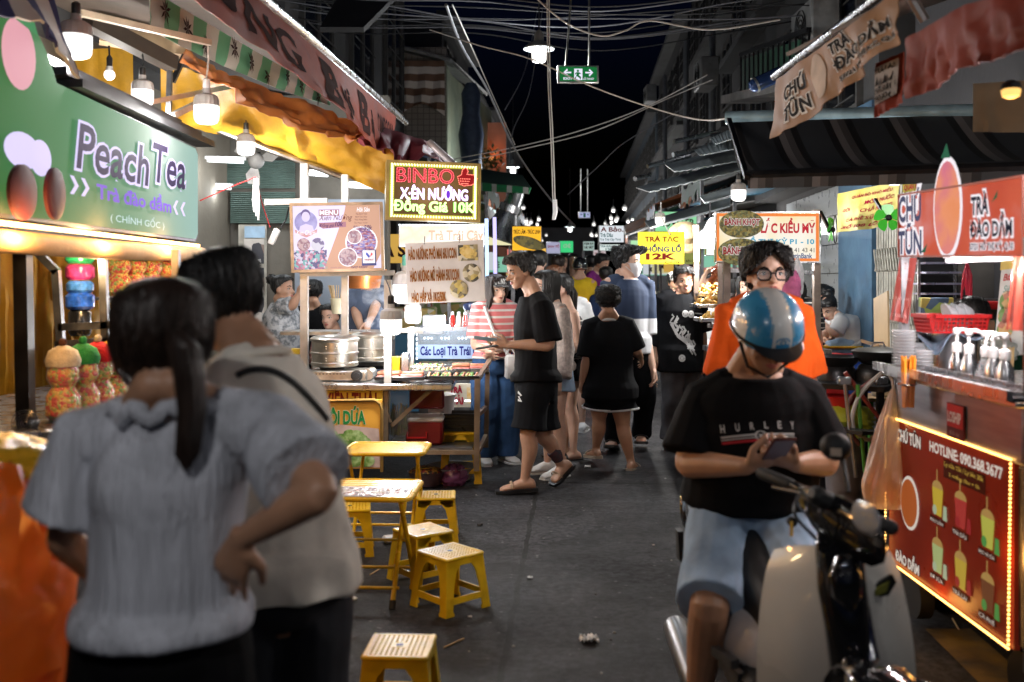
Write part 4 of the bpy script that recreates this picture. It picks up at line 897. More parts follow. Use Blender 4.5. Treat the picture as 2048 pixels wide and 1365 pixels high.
spots=[(800,1292,.255,-3,'nearest low yellow stool with shiny pierced seat at the bottom edge',3.42),(900,1101,.255,43,'yellow stool turned cornerwise in front of another stool',4.62),(846,1068,.255,38,'yellow stool half hidden behind the cornerwise stool',5.02),(872,985,.255,3,'square-on yellow stool beside the front folding table',5.85),(700,1035,.255,8,'yellow stool tucked under the front folding table',5.55),(922,850,.38,2,'yellow stool carrying black trays under the skewer stall',7.55)]
for i,(px,py,h,rot,lab,d)in enumerate(spots):
 loc=(P(px,py,d).x,d,0);o=ST if i==0 else dup(ST,loc,rot,lab,(1.2,1.2,1.5)if i==5 else None)
 if i==0:ST.location=loc;ST.rotation_euler=(0,0,R(rot));ST['label']=lab
def make_table():
 t=thing('folding_table','yellow folding table','table',(0,0,0),'low yellow folding tables');H=.5;w_,l_=.24,.2;rr=.05
 pts=[]
 for cx_,cy_,a0 in((w_-rr,l_-rr,0),(-w_+rr,l_-rr,90),(-w_+rr,-l_+rr,180),(w_-rr,-l_+rr,270)):
  pts+=[V((cx_+rr*math.cos(R(a0+18*k)),cy_+rr*math.sin(R(a0+18*k)),H))for k in range(6)]
 m_=MB();m_.prism([p*1-Z*.008 for p in pts],Z*.012)
 for k in range(9):m_.box((0,-.16+.04*k,H+.004),(w_*1.9,.028,.006),b=.0025)
 top=m_.build('table_top',yellowm,t);MB().tube(pts,.011,8,closed=True).build('edge_tube',yellowm,top)
 for sx in(-1,1):
  for sy in(-1,1):
   x_=sx*(.2 if sy>0 else .17);lg=MB().tube([V((x_,-sy*.17,H-.015)),V((x_,sy*.19,.025))],.0105,8).build('leg',yellowm,t);MB().tube([V((x_,sy*.183,.035)),V((x_,sy*.2,0))],.014,8).build('foot_cap',rubber,lg)
 for sy in(-1,1):MB().tube([V((-.19,sy*.15,.08)),V((.19,sy*.15,.08))],.008,8).build('stretcher',yellowm,t)
 MB().tube([V((-.17,0,.26)),V((.2,0,.26))],.007,8).build('pivot_rod',yellowm,t)
 return t
FT=make_table()
FT.location=(P(775,900,5.98).x,5.98,0);FT.rotation_euler=(0,0,R(-2));FT['label']='folding table with bare ribbed yellow top behind the other table'
ft2=dup(FT,(P(722,978,4.8).x,4.8,0),-3,'folding table with a printed menu sheet lying on its yellow top',(1.12,1.12,1.0))
ft3=dup(FT,(P(548,1300,3.7).x,3.7,0),24,'folding table mostly hidden behind the man in cream shirt',1)
pm=ramp_mat('menu_sheet_print',[(.6,.58,.6),(.6,.58,.6),(.16,.14,.22),(.5,.5,.55),(.4,.2,.2)],'voronoi',45,rough=.15)
ms=thing('menu_sheet','laminated picture menu sheet lying on the front folding table','menu',(P(722,990,4.72).x,4.72,.509));m_=MB();c=V((P(722,990,4.7).x,4.7,.512));m_.box(c,(.46,.22,.002),-3);m_.build('sheet',M('white_sheet',(.6,.6,.64),.15,0,.05),ms,0)
m_=MB()
for i in range(6):
 for j in range(2):m_.box(c+rz(-3)@V((-.19+.076*i,-.05+.1*j,.002)),(.066,.085,.001),-3)
m_.build('picture',pm,ms,0)
sk=thing('skewer_stall','steel skewer stall with folding shelf and yellow front panels under the neon sign','food stall',P(760,940,7.5))
zt=.785;m_=MB();m_.box((P(765,600,7.25).x,7.32,zt-.025),(1.05,.62,.05),b=.01);m_.build('shelf_top',steel,sk);m_=MB();m_.box((P(640,600,7.9).x,7.95,zt-.03),(1.7,.6,.05),b=.01);m_.build('counter',steel,sk)
postm=M('galvanised_post',(.5,.49,.47),.4,.7,.2,8,dirt=.4)
for px,d,y0,y1,w_ in((609,7.45,328,800,.055),(690,7.75,350,720,.05),(776,7.05,560,770,.05),(822,7.9,655,760,.045)):MB().beam(P(px,y1,d),P(px,y0,d),w_).build('post',postm,sk,0)
MB().beam(P(530,405,7.4),P(655,403,7.4),.045).build('crossbar',postm,sk,0);MB().beam(P(600,548,7.4),P(790,546,7.5),.04).build('crossbar',postm,sk,0);MB().beam(P(775,660,7.5),P(845,664,7.6),.03).build('crossbar',postm,sk,0)
legm=M('rusty_frame',(.2,.14,.09),.5,.5,.3,8,dirt=.5)
for a,b,w_ in((P(955,758,7.1),P(953,942,7.1),.04),(P(975,745,7.7),P(972,895,7.7),.035),(P(770,770,7.1),P(770,900,7.1),.05),(P(783,852,7.12),P(866,776,7.12),.028),(P(752,775,7.1),P(782,845,7.1),.018),(P(955,830,7.1),P(972,815,7.7),.03),(P(955,905,7.1),P(972,872,7.7),.03),(P(955,760,7.1),P(980,720,8),.03),(P(780,905,7.15),P(955,905,7.12),.03)):MB().beam(a,b,w_).build('leg' if w_>=.035 else 'brace',legm,sk,0)
MB().box((P(865,880,7.45).x,7.45,.3),(.62,.6,.02)).build('lower_shelf',darksteel,sk,0)
fr=Fr.px(600,772,765,826,7.06);m_=MB();fr.box(m_,0,0,1,1,-.02,0);bd=m_.build('front_panel',M('yellow_board',(.62,.4,.02),.4,0,.15,4,dirt=.35),sk,0)
fr.text(bd,'& XIÊN THÁI',.16,.08,.93,.92,M('dark_red_print',(.16,.02,.015),.5),.003,.03)
fr=Fr.px(560,800,764,938,6.98);m_=MB();fr.box(m_,0,0,1,1,-.04,0);bd=m_.build('picture_panel',M('orange_board',(.6,.3,.04),.4,0,.2,3,dirt=.3),sk,0)
m_=MB();m_.tube([fr.pt(0,1,.01),fr.pt(0,.02,.01),fr.pt(.93,.0,.01),fr.pt(.985,.06,.01),fr.pt(1,.15,.01),fr.pt(1,1.04,.01)],.012,8);m_.build('tube_frame',M('brass_tube',(.5,.32,.1),.35,.8,.2,dirt=.3),sk)
fr.text(bd,'XÔI DỨA',.4,.09,.84,.36,M('stall_green_print',(.02,.2,.05),.5),.003,.04,out=M('cream_print',(.7,.65,.5),.5),og=.025)
m_=MB();fr.poly(m_,[(.3,.98),(.3,.42),(.6,.36),(.97,.42),(.99,.98)],.003);m_.build('print',M('pink_tray_print',(.5,.38,.34),.5,0,.2),bd,0,False)
grn=ramp_mat('lettuce_print',[(.05,.13,.02),(.16,.3,.06),(.35,.5,.2),(.55,.66,.4)],'noise',22,rough=.6)
m_=MB()
for k in range(26):a=random.uniform(.42,.86);b=random.uniform(.5,.97);fr.disc(m_,a,b,random.uniform(.03,.06),.004+k*.0002,.8,10)
m_.build('print',grn,bd,0,False)
def cooler(c,rot,bodym,lidm,label,sz=(.36,.3,.26),tilt=35,group=None):
 t=thing('cool_box',label,'cooler',c,group);c=V(c);m_=MB();m_.box(c+Z*sz[2]*.45,(sz[0],sz[1],sz[2]*.9),rot,.02);m_.build('body',bodym,t);MB().box(c+Z*sz[2]*.93,(sz[0]*1.04,sz[1]*1.04,.035),rot,.012).build('rim',white,t)
 if tilt:rot3=rz(rot)@Matrix.Rotation(R(tilt),3,'X');MB().box(c+Z*(sz[2]+.17)+Y*sz[1]*.5,(sz[0]*.98,.035,.27),rz(rot),.02).build('lid',lidm,t)
 else:MB().box(c+Z*(sz[2]+.03),(sz[0]*1.02,sz[1]*1.02,.05),rot,.02).build('lid',lidm,t)
 MB().tube([c+rz(rot)@V((-.12,-sz[1]*.53,.1)),c+rz(rot)@V((-.12,-sz[1]*.6,.06)),c+rz(rot)@V((.02,-sz[1]*.6,.06)),c+rz(rot)@V((.02,-sz[1]*.53,.1))],.008,6).build('handle',white if group else redp,t);return t
deepred=M('deep_red_plastic',(.22,.008,.012),.4,0,.15)
cooler((P(850,880,7.35).x,7.38,.31),0,deepred,deepred,'dark red cool box with upright lid under the skewer stall',(.27,.25,.2))
t=thing('bucket','white plastic bucket behind the dark red cool box','bucket',P(882,840,7.7));MB().lathe([(.09,0),(.11,.2),(.118,.2),(.118,.215),(.1,.212),(.085,.03),(.01,.02)],V((P(882,840,7.7).x,7.7,.42)),24).build('tub',white,t);MB().box((P(882,840,7.7).x,7.7,.365),(.24,.2,.1)).build('base',rubber,t)
blk_tray=M('black_tray',(.02,.02,.022),.3,.2,.2)
def tray(c,sx,sy,mat,label,rot=0,h=.022,group=None,name='serving_tray'):
 t=thing(name,label,'tray',c,group);c=V(c);r=rz(rot)if not isinstance(rot,Matrix)else rot;m_=MB();m_.box(c,(sx,sy,.004),r)
 for s_ in(-1,1):
  m_.box(c+r@V((s_*sx/2,0,h/2)),(.006,sy+.006,h),r);m_.box(c+r@V((0,s_*(sy/2+.004),h/2+.0005)),(sx+.014,.006,h),r)
 m_.build('pan',mat,t,0);MB().tube([c+r@V((a*(sx/2+.008),b*(sy/2+.008),h))for a,b in((-1,-1),(1,-1),(1,1),(-1,1))],.006,6,closed=True).build('rim',mat,t);return t
sx0=P(920,850,7.5).x
for k in range(5):tray((sx0+random.uniform(-.01,.01),7.55,.385+.026*k),.25,.2,blk_tray,'%s of the black trays stacked on the yellow stool'%('bottom','second','middle','fourth','top')[k],random.uniform(-4,4),group='black trays stacked on the stool')
t=thing('clear_bag','clear plastic bag of greens hanging beside the yellow panels','bag',P(797,870,7.2));c=V((P(797,820,7.2).x,7.25,.36));MB().lathe([(.03,0),(.075,.04),(.08,.2),(.075,.36),(.07,.4)],c,18).build('sack',clear,t);m_=MB()
for k in range(60):a=random.uniform(0,6.28);r=.06*random.random()**.5;m_.tube([c+V((r*math.cos(a),r*math.sin(a),.03)),c+V((r*math.cos(a+.3),r*math.sin(a+.3),random.uniform(.12,.26)))],.005,5)
m_.build('stalks',ramp_mat('stalk_mix',[(.3,.1,.12),(.1,.16,.05),(.35,.2,.18)],'noise',9),t)
t=thing('wash_basin','grey tub of washing up standing on the road under the stall','basin',G(905,935));c=V((P(905,930,7.7).x,7.5,.02));MB().lathe([(.15,0),(.19,.1),(.2,.1),(.14,.02),(.02,.015)],c,24).build('tub',M('grey_plastic',(.3,.3,.34),.4),t)
t=thing('flower_basin','dark basin covered with a yellow flower patterned cloth on the ground','basin',G(852,970));c=G(852,972)+Z*.01;MB().lathe([(.1,0),(.13,.09),(.14,.1),(.12,.09),(.02,.085)],c,24).build('tub',M('purple_tub',(.12,.08,.1),.3,0,.1),t)
m_=MB()
for k in range(3):m_.lathe([(.03,0),(.045,.012),(.055,.004)],c+V((-.06+.06*k,-.02,.1+.02*(k==1))),16)
m_.k=1;m_.ball(c+V((0,.0,.092)),(.125,.115,.045),18,10);m_.build('cloth',[M('yellow_flower',(.6,.42,.04),.5,0,.2,40),ramp_mat('patterned_cloth',[(.03,.02,.02),(.35,.2,.03),(.03,.02,.02),(.25,.03,.03)],'voronoi',60)],t)
crumple(G(908,970)+Z*.065,(.085,.08,.075),M('purple_bag',(.3,.1,.25),.25,0,.3,8,.4,25,trans=.2),'plastic_bag','crumpled purple plastic bag on the ground by the basins','bag',.3,4,seed=4)
t=thing('gas_stove','flat silver gas stove with black knob under the steamer','stove',P(675,757,7.3));c=V((P(680,745,7.28).x,7.3,zt));MB().box(c+Z*.04,(.42,.27,.075),0,.01).build('body',alu,t)
kx=P(713,740,7.15).x;MB().lathe([(.042,0),(.042,.01),(.026,.012),(.024,.03)],V((kx,7.165,zt+.042)),20,Matrix.Rotation(R(90),3,'X')).build('knob',black,t);m_=MB();m_.lathe([(.09,.078),(.09,.088),(.05,.088),(.05,.095)],c-X*.06,20);m_.build('burner',blackm,t);MB().tube([V((P(735,740,7.2).x,7.2,zt+.045)),V((P(735,740,7.2).x,7.42,zt+.045))],.04,14).build('gas_bay',alu,t)
m_=MB()
for k in range(9):m_.box(c+V((-.15+.025*k,-.136,.055)),(.012,.004,.006))
m_.build('vent_slots',black,t,0)
def steamer(c,r,h,label):
 t=thing('steamer_pot',label,'pot',c,'aluminium steamers');m_=MB();m_.lathe([(r*.94,0),(r,.008),(r,.03),(r*.96,.036),(r*.96,h*.5-.008),(r*1.02,h*.5-.004),(r*1.02,h*.5+.004),(r*.97,h*.5+.01),(r*.97,h-.02),(r*1.02,h-.012)],c,40);m_.build('body',alu,t)
 MB().lathe([(r*1.04,h-.012),(r*1.05,h+.002),(r*.98,h+.012),(r*.9,h+.02),(r*.3,h+.03),(.012,h+.032)],c,40).build('lid',alu,t)
 for k in range(2):
  m_=MB()
  for j in range(4):m_.ball(V(c)+V((r*.97*math.sin(a),-r*.97*math.cos(a),z))if False else V(c)+V((r*.985*math.sin(R((-12,14)[k])),-r*.985*math.cos(R((-12,14)[k])),(.25,.33,.68,.76)[j]*h)),.006,6,4)
  m_.build('rivets',alu,t)
 return t
steamer(c+V((-.045,.02,.1)),.172,.2,'two tier aluminium steamer with lid on the gas stove');steamer(V((P(740,700,7.75).x,7.8,zt+.1)),.15,.2,'farther aluminium steamer partly behind the front one')
g_=thing('grill','black charcoal grill with wire rack smoking behind the steamers','grill',P(735,700,8.0));m_=MB();c=V((P(730,670,8).x,8.05,zt+.27));m_.box(c,(.46,.32,.03),4);m_.box(c-Z*.13+Y*.1,(.42,.25,.2),0);m_.build('tray',M('sooty_iron',(.03,.028,.026),.6,.5,.3,dirt=.5),g_,0);m_=MB()
for k in range(12):m_.beam(c+V((-.2+.036*k,-.17,.02)),c+V((-.2+.036*k,.17,.02)),.005)
m_.build('rack',alu,g_,0);MB().tube([c+V((-.3,-.1,.0)),c+V((-.12,-.05,.06)),c+V((.1,-.1,.05))],.006).build('tongs',steel,g_)
t=thing('sauce_box','yellow upright box holding skewer sticks beside the bright bulb','box',P(785,735,7.2));c=V((P(788,720,7.25).x,7.3,zt));MB().box(c+Z*.085,(.085,.1,.17),0,.006).build('box',M('yellow_box',(.75,.42,.01),.35,0,.1),t);MB().box(c+V((.075,.05,.09)),(.06,.12,.2),0,.006).build('holder',steel,t)
sausage=M('pink_sausage',(.6,.2,.17),.35,0,.2,20);sausage2=M('brown_sausage',(.5,.22,.12),.4,0,.25,20);green_v=M('okra_green',(.1,.28,.05),.45,0,.3,20);stick_m=M('bamboo_stick',(.6,.42,.2),.6)
skew_m=ramp_mat('skewer_food',[(.5,.18,.1),(.6,.35,.1),(.3,.1,.06),(.15,.3,.06),(.7,.5,.3)],'voronoi',28,rough=.35)
def food_tray(c,sx,sy,kind,label,rot=0,mat=None):
 t=tray(c,sx,sy,mat or steel,label,rot,group='food trays on the skewer shelf');c=V(c);r=rz(rot);rn=random.Random(len(label))
 if kind=='sausage':
  for k in range(9):
   m_=MB();y_=-sy*.38+sy*.76*(k//2)/4;x_=(-.25+.5*(k%2))*sx;L_=sx*.2;p=c+r@V((x_,y_,.02+.012*(k%3)));m_.tube([p-r@X*L_,p,p+r@V((L_,rn.uniform(-.01,.01),0))],.0135,10,rnd=True);o=m_.build('sausage',(sausage,sausage,sausage2)[k%3],None)
   tag(o,'thick sausage lying in a tray on the skewer shelf','sausage','sausages in the skewer trays')
 else:
  for k in range(16 if kind=='skewer' else 10):
   m_=MB();x_=-sx*.44+sx*.88*k/15;p=c+r@V((x_,-sy*.35,.016));q=c+r@V((x_+rn.uniform(-.02,.02),sy*.45,.03));m_.mat(1).tube([p-(q-p)*.2,q],.0022,4);m_.mat(0)
   for j in range(6):e=p.lerp(q,.12+.15*j);m_.ball(e,(.011,.013,.010),7,5)
   o=m_.build('skewer',[(skew_m,skew_m,green_v,sausage2)[k%4],stick_m],None);tag(o,'loaded %s skewer lying in a tray on the skewer shelf'%('mixed','mixed','green','brown')[k%4],'skewer',('mixed','mixed','green','brown')[k%4]+' skewers in the skewer trays')
 return t
food_tray((P(802,745,7.15).x,7.15,zt+.02),.34,.2,'sausage','dark tray of pink sausages at the front of the shelf',0,blk_tray)
food_tray((P(905,740,7.2).x,7.22,zt+.02),.38,.24,'skewer','dark tray of mixed skewers at the front corner of the shelf',-2,blk_tray)
food_tray((P(870,715,7.6).x,7.55,zt+.03),.3,.2,'skewer','steel tray of skewers in the middle of the shelf',2)
food_tray((P(940,712,7.7).x,7.7,zt+.03),.28,.2,'sausage','steel tray of sausages at the back of the shelf',2)
food_tray((P(850,705,7.9).x,7.9,zt+.03),.3,.18,'skewer','steel tray of skewers at the back of the shelf',0)
for px,col,h,lab in((592,(.65,.42,.03),.14,'jar with yellow lid on the counter behind the steamer'),(637,(.6,.6,.6),.2,'clear tub with red lid on the counter behind the steamer'),(645,(.02,.03,.04),.22,'dark sauce bottle on the counter behind the steamer')):
 t=thing('food_jar',lab,'jar',(P(px,700,8).x,8.05,zt));c=V((P(px,700,8).x,8.0,zt));MB().lathe([(.045,0),(.05,.01),(.05,h),(.04,h+.01)],c,18).build('body',M('jar_%d'%px,(.55,.53,.5)if px!=645 else col,.2,0,.1),t);MB().lathe([(.053,h),(.053,h+.04),(.03,h+.045)],c,18).build('lid',M('lid_%d'%px,col if px!=637 else(.6,.12,.1),.4),t)
t=thing('stick_pot','cream pot full of bamboo sticks behind the menu sign posts','pot',P(676,620,8.4));c=P(676,628,8.4);MB().lathe([(.05,0),(.065,.12),(.068,.13)],c,18).build('pot',M('cream_plastic',(.65,.6,.42),.4),t);m_=MB()
for k in range(24):a=random.uniform(0,6.28);m_.tube([c+V((.03*math.cos(a),.03*math.sin(a),.05)),c+V((.08*math.cos(a),.08*math.sin(a),.24))],.0025,4)
m_.build('sticks',stick_m,t)
o=MB().box(P(676,665,8.5),(.9,.4,.03)).build('plank_shelf',alu,None,0);tag(o,'metal shelf behind the steamers carrying the stick pot','shelf')
t=thing('copper_hood','round copper coloured pan hanging under the menu sign','pan',P(725,560,8.2));MB().lathe([(.1,-.09),(.14,-.085),(.17,.05),(.2,.06),(.2,.07),(.16,.065)],P(725,556,8.2),28).build('bowl',M('copper',(.7,.25,.08),.35,.8,.2),t);MB().tube([P(725,545,8.2),P(725,500,8.2)],.008).build('hook',blackm,t)
sm=bpy.data.materials.new('grill_smoke');sm.use_nodes=True;N=sm.node_tree.nodes;N.remove(N['Principled BSDF']);pv=N.new('ShaderNodeVolumePrincipled');pv.inputs['Color'].default_value=(.85,.9,1,1);tn=N.new('ShaderNodeTexNoise');tn.inputs['Scale'].default_value=9;tn.inputs['Detail'].default_value=4;tn.inputs['Distortion'].default_value=1.2
mr=N.new('ShaderNodeMapRange');mr.inputs[1].default_value=.5;mr.inputs[2].default_value=.75;mr.inputs[4].default_value=9;tcn=N.new('ShaderNodeTexCoord');sm.node_tree.links.new(tcn.outputs['Object'],tn.inputs[0]);sm.node_tree.links.new(tn.outputs[0],mr.inputs[0]);sm.node_tree.links.new(mr.outputs[0],pv.inputs['Density']);sm.node_tree.links.new(pv.outputs[0],N['Material Output'].inputs['Volume'])
m_=MB();m_.loft([(P(750,655-24*k,8.1),X*(.08+.03*k)*(1-.12*k),Y*.1)for k in range(5)],12);o=m_.build('smoke',sm,None);struct(o,'stuff')
def lightbox(name,label,fr,face,casem,depth=.1,rim=.02,group=None,bulge=None):
 t=thing(name,label,'sign',fr.pt(.5,.5,-depth/2),group);m_=MB();fr.box(m_,0,0,1,1,-depth,-.004,.006);m_.build('case',casem,t)
 m_=MB();a=rim/fr.w;b=rim/fr.h
 for q in((0,0,1,b),(0,1-b,1,1),(0,b,a,1-b),(1-a,b,1,1-b)):fr.box(m_,*q,-.003,.012)
 m_.build('frame',casem,t,0);m_=MB();fr.rect(m_,a,b,1-a,1-b,0);m_.build('face',face,t,0,False);return t
fr=Fr(P(773,320,7.25),P(962,328,7.4),P(771,440,7.25))
t=lightbox('led_sign','glowing BINBO neon sign with yellow border over the skewer stall',fr,M('led_board',(.05,.03,.012),.5,0,.2,emit=(.1,.06,.01),es=.35),M('brass_case',(.3,.22,.08),.4,.7,.2,dirt=.3),.1,.022)
LED=lambda n,c,e:E('led_'+n,c,e)
lr,lv,lg,ly=LED('red',(1,.12,.16),2.2),LED('violet',(.78,.6,1),2.4),LED('green',(.55,1,.3),2.4),LED('yellow',(1,.9,.4),2.6)
lr0,lv0,lg0=LED('red_glow',(.5,.01,.02),.35),LED('violet_glow',(.16,.03,.7),.6),LED('green_glow',(.05,.4,.01),.6)
def ledtext(st,a,b,c,d,m0,m1,bold=.02,step=.011,r=.0038):
 fr.text(t,st,a,b,c,d,m0,.003,bold);fr.leds(t,st,a,b,c,d,m1,step,r,.008,bold)
ledtext('BINBO',.11,.12,.71,.36,lr0,lr,.0);ledtext('X·ÊN NƯỚNG',.15,.39,.86,.64,lv0,lv,.02,.009,.0048);ledtext('Đồng Giá 10K',.08,.62,.93,.89,lg0,lg,.035,.009,.005)
m_=MB();path=[]
for k in range(120):
 q=k/120*4;s_=int(q);f=q-s_;path.append(((.055+.89*f,.06),(.945,.06+.88*f),(.945-.89*f,.94),(.055,.94-.88*f))[s_])
for rr in(0,1):
 for u,v in path:m_.ball(fr.pt(.5+(u-.5)*(1-.022*rr),.5+(v-.5)*(1-.035*rr),.008),.0062,5,3)
m_.build('border_lights',ly,t);m_=MB()
for q in((.035,.04,.965,.105),(.035,.895,.965,.96),(.035,.105,.085,.895),(.915,.105,.965,.895)):fr.rect(m_,*q,.002)
m_.build('border_glow',LED('border_glow',(.5,.5,.06),.7),t,0,False)
hand_uv=[(.76,.3),(.75,.24),(.79,.2),(.8,.12),(.84,.07),(.86,.14),(.85,.19),(.93,.2),(.96,.26),(.94,.33),(.9,.37),(.82,.39),(.77,.36)]
m_=MB();fr.poly(m_,hand_uv,.003);m_.build('thumb_print',lr0,t,0,False);m_=MB()
for(a,b),(c,d)in zip(hand_uv,hand_uv[1:]+hand_uv[:1]):
 n_=max(1,int(math.hypot((c-a)*fr.w,(d-b)*fr.h)/.011))
 for k in range(n_):m_.ball(fr.pt(a+(c-a)*k/n_,b+(d-b)*k/n_,.008),.004,5,3)
for q in((.78,.27,.88,.27),(.78,.31,.87,.31),(.79,.35,.86,.35)):
 for k in range(6):m_.ball(fr.pt(q[0]+(q[2]-q[0])*k/5,q[1],.008),.004,5,3)
m_.build('thumb_lights',LED('red2',(1,.2,.15),2.2),t)
light(t,fr.pt(.5,.5,.25),5,(1,.8,.5),.15)
fr=Fr(P(579,407,7.3),P(765,404,7.35),P(583,546,7.3))
t=lightbox('menu_sign','lit pink and lilac skewer menu light box on two posts',fr,E('menu_lilac',(.74,.68,.95),.92),M('old_wood_frame',(.35,.24,.14),.5,.3,.3,dirt=.5),.08,.022)
tan=E('menu_tan',(.62,.36,.25),.85);wht=E('menu_white',(.95,.92,.98),.95);pl=E('menu_plum',(.12,.05,.16),.7);brn=E('menu_brown',(.22,.07,.06),.7);mauve=E('menu_mauve',(.45,.22,.26),.8)
m_=MB();fr.poly(m_,[(.6,.04),(.585,.14),(.5,.45),(.42,.72),(.35,.965),(.88,.965),(.965,.75),(.965,.04)],.002);m_.build('print',tan,t,0,False)
food1=ramp_mat('menu_food_a',[(.45,.1,.15),(.62,.3,.35),(.2,.06,.2),(.7,.5,.6),(.3,.25,.6)],'voronoi',55,.8,stretch=(1,1,2.4));food2=ramp_mat('menu_food_b',[(.55,.2,.22),(.7,.5,.5),(.3,.1,.15),(.75,.65,.7)],'noise',30,.8);food3=ramp_mat('menu_food_c',[(.7,.3,.4),(.75,.65,.8),(.2,.5,.5),(.5,.2,.3),(.12,.1,.25)],'voronoi',60,.8)
m_=MB();fr.rect(m_,.03,.68,.385,.965,.002);m_.build('print',food3,t,0,False);
m_=MB();fr.disc(m_,.76,.58,.118,.003);fr.disc(m_,.685,.5,.055,.006);fr.disc(m_,.61,.79,.07,.006);m_.build('print',wht,t,0,False)
for a,b,r,h,fm in((.76,.58,.108,.005,food1),(.685,.5,.049,.008,food2),(.61,.79,.064,.008,food2),(.14,.6,.048,.004,food2),(.29,.6,.048,.004,ramp_mat('menu_food_d',[(.75,.7,.8),(.2,.15,.3)],'voronoi',25,.8)),(.17,.28,.083,.004,ramp_mat('menu_portrait',[(.12,.1,.25),(.4,.35,.7),(.6,.55,.85)],'noise',9,.8))):
 m_=MB();fr.disc(m_,a,b,r,h);m_.build('picture',fm,t,0,False)
m_=MB();fr.disc(m_,.17,.2,.03,.006,1.25);fr.poly(m_,[(.09,.42),(.11,.33),(.17,.3),(.24,.33),(.26,.42),(.17,.46)],.006);m_.build('picture',E('portrait_pale',(.68,.6,.85),.9),t,0,False);m_=MB();fr.disc(m_,.17,.165,.034,.0055,1.1);m_.build('picture',E('portrait_hair',(.25,.18,.4),.6),t,0,False)
m_=MB();fr.poly(m_,[(.05,.38),(.17,.45),(.29,.38),(.285,.43),(.17,.5),(.055,.43)],.007);m_.build('print',E('ribbon',(.65,.35,.35),.85),t,0,False)
m_=MB();fr.rect(m_,.31,.1,.53,.19,.003);fr.poly(m_,[(.31,.29),(.6,.28),(.6,.355),(.35,.375),(.31,.34)],.003);m_.build('print',mauve,t,0,False)
fr.text(t,'Kim Charis',.07,.395,.27,.46,wht,.009,0,.2);fr.text(t,'MENU',.32,.11,.52,.18,wht,.006,.03);fr.text(t,'Xiên Nướng',.31,.17,.67,.28,brn,.006,0,.35);fr.text(t,'Đồng giá',.315,.295,.47,.365,pl,.006,.01,.25);fr.text(t,'10k',.48,.275,.57,.345,pl,.006,.02,.25)
fr.text(t,'Hải Sản',.72,.07,.86,.14,wht,.006,.01,.2)
for k,s_ in enumerate(('Râu Bạch Tuộc','Bạch Tuộc Baby','Mực Nang Baby','Ốc Mực Tươi')):fr.text(t,s_,.69+.01*(3-k)*.7,.155+.042*k,.83,.188+.042*k,brn,.006)
fr.text(t,'Đồng giá',.68,.33,.79,.385,pl,.009,0,.2);fr.text(t,'50k',.79,.335,.88,.41,pl,.009,.02,.2);fr.text(t,'best saller',.64,.905,.82,.965,pl,.006,0,.25);fr.text(t,'nhanh gọn',.42,.925,.54,.955,mauve,.006)
m_=MB();fr.rect(m_,.76,.69,.915,.92,.012);m_.build('card',M('card_navy',(.02,.03,.12),.4),t,0,False);m_=MB();fr.rect(m_,.772,.7,.903,.885,.014);m_.build('card_face',M('card_white',(.62,.62,.62),.4),t,0,False)
m_=MB();fr.poly(m_,[(.835,.81),(.8,.75),(.815,.725),(.85,.785)],.016);m_.build('logo',M('logo_blue',(.02,.06,.3),.4),t,0,False);m_=MB();fr.poly(m_,[(.837,.812),(.852,.785),(.865,.73),(.88,.755)],.017);m_.build('logo',M('logo_red',(.55,.02,.04),.4),t,0,False);fr.text(t,'VNPAY',.785,.82,.89,.85,M('logo_text',(.2,.04,.06),.4),.016,.02)
light(t,fr.pt(.5,.6,.3),4,(.85,.8,1),.15)
fr=Fr(P(810,487,7.1),P(966,480,7.0),P(815,608,7.1));t=thing('price_board','white hand painted oyster price board hung on wires','sign',fr.pt(.5,.5,0));m_=MB();fr.box(m_,0,0,1,1,-.012,0,.002);m_.build('board',M('white_board',(.58,.55,.53),.45,0,.08,5,dirt=.12),t)
bp_=M('brown_print',(.26,.1,.02),.4);red_o=M('ochre_edge',(.55,.2,.04),.4)
for s_,a,b,c,d in(('HÀO NƯỚNG PHÔ MAI 6K/1CON',.04,.05,.655,.28),('HÀO NƯỚNG MỠ HÀNH 5K/1CON',.05,.4,.68,.64),('HÀO HẤP XẢ 1KG/50K',.06,.74,.5,.98)):fr.text(t,s_,a,b,c,d,bp_,.005,.012,0,1,out=red_o,og=.03)
oys=ramp_mat('oyster_picture',[(.05,.05,.04),(.3,.25,.13),(.55,.5,.36),(.16,.14,.08),(.45,.35,.1)],'voronoi',26,rough=.4);
m_=MB();fr.rect(m_,.68,.07,.93,.33,.003);fr.disc(m_,.84,.53,.066,.003);fr.disc(m_,.67,.79,.067,.003);m_.build('picture',oys,t,0,False)
m_=MB();fr.poly(m_,[(.7,.12),(.8,.08),(.92,.2),(.9,.3),(.78,.29),(.7,.2)],.005);m_.build('picture',ramp_mat('cheese_oyster',[(.1,.08,.04),(.6,.42,.1),(.7,.55,.25)],'noise',25),t,0,False)
for u in(.25,.7):MB().tube([fr.pt(u,.03,0),fr.pt(u,-.1,-.02)],.003).build('wire',wire_m,t)
tc=thing('tea_cart','glass fruit tea cart with LED strips behind the skewer stall','cart',P(905,880,8.6));d_=8.45;lav=M('pale_blue_panel',(.3,.4,.6),.35,0,.1,emit=(.3,.4,.6),es=.15)
fr=Fr.px(832,690,975,718,d_);m_=MB();fr.box(m_,0,0,1,1,-.03,0);o=m_.build('name_panel',lav,tc,0);fr.text(o,'Các Loại Trà Trái Cây',.06,.1,.95,.95,M('navy_print',(.01,.015,.15),.4),.004,.03)
m_=MB();fr2=Fr.px(832,655,975,690,d_);fr2.box(m_,0,0,1,1,-.5,-.004);m_.build('glass_case',M('tinted_glass',(.3,.36,.42),.1,0,0,alpha=.5),tc,0)
ledw=E('led_white',(.85,.95,1),3.5);m_=MB()
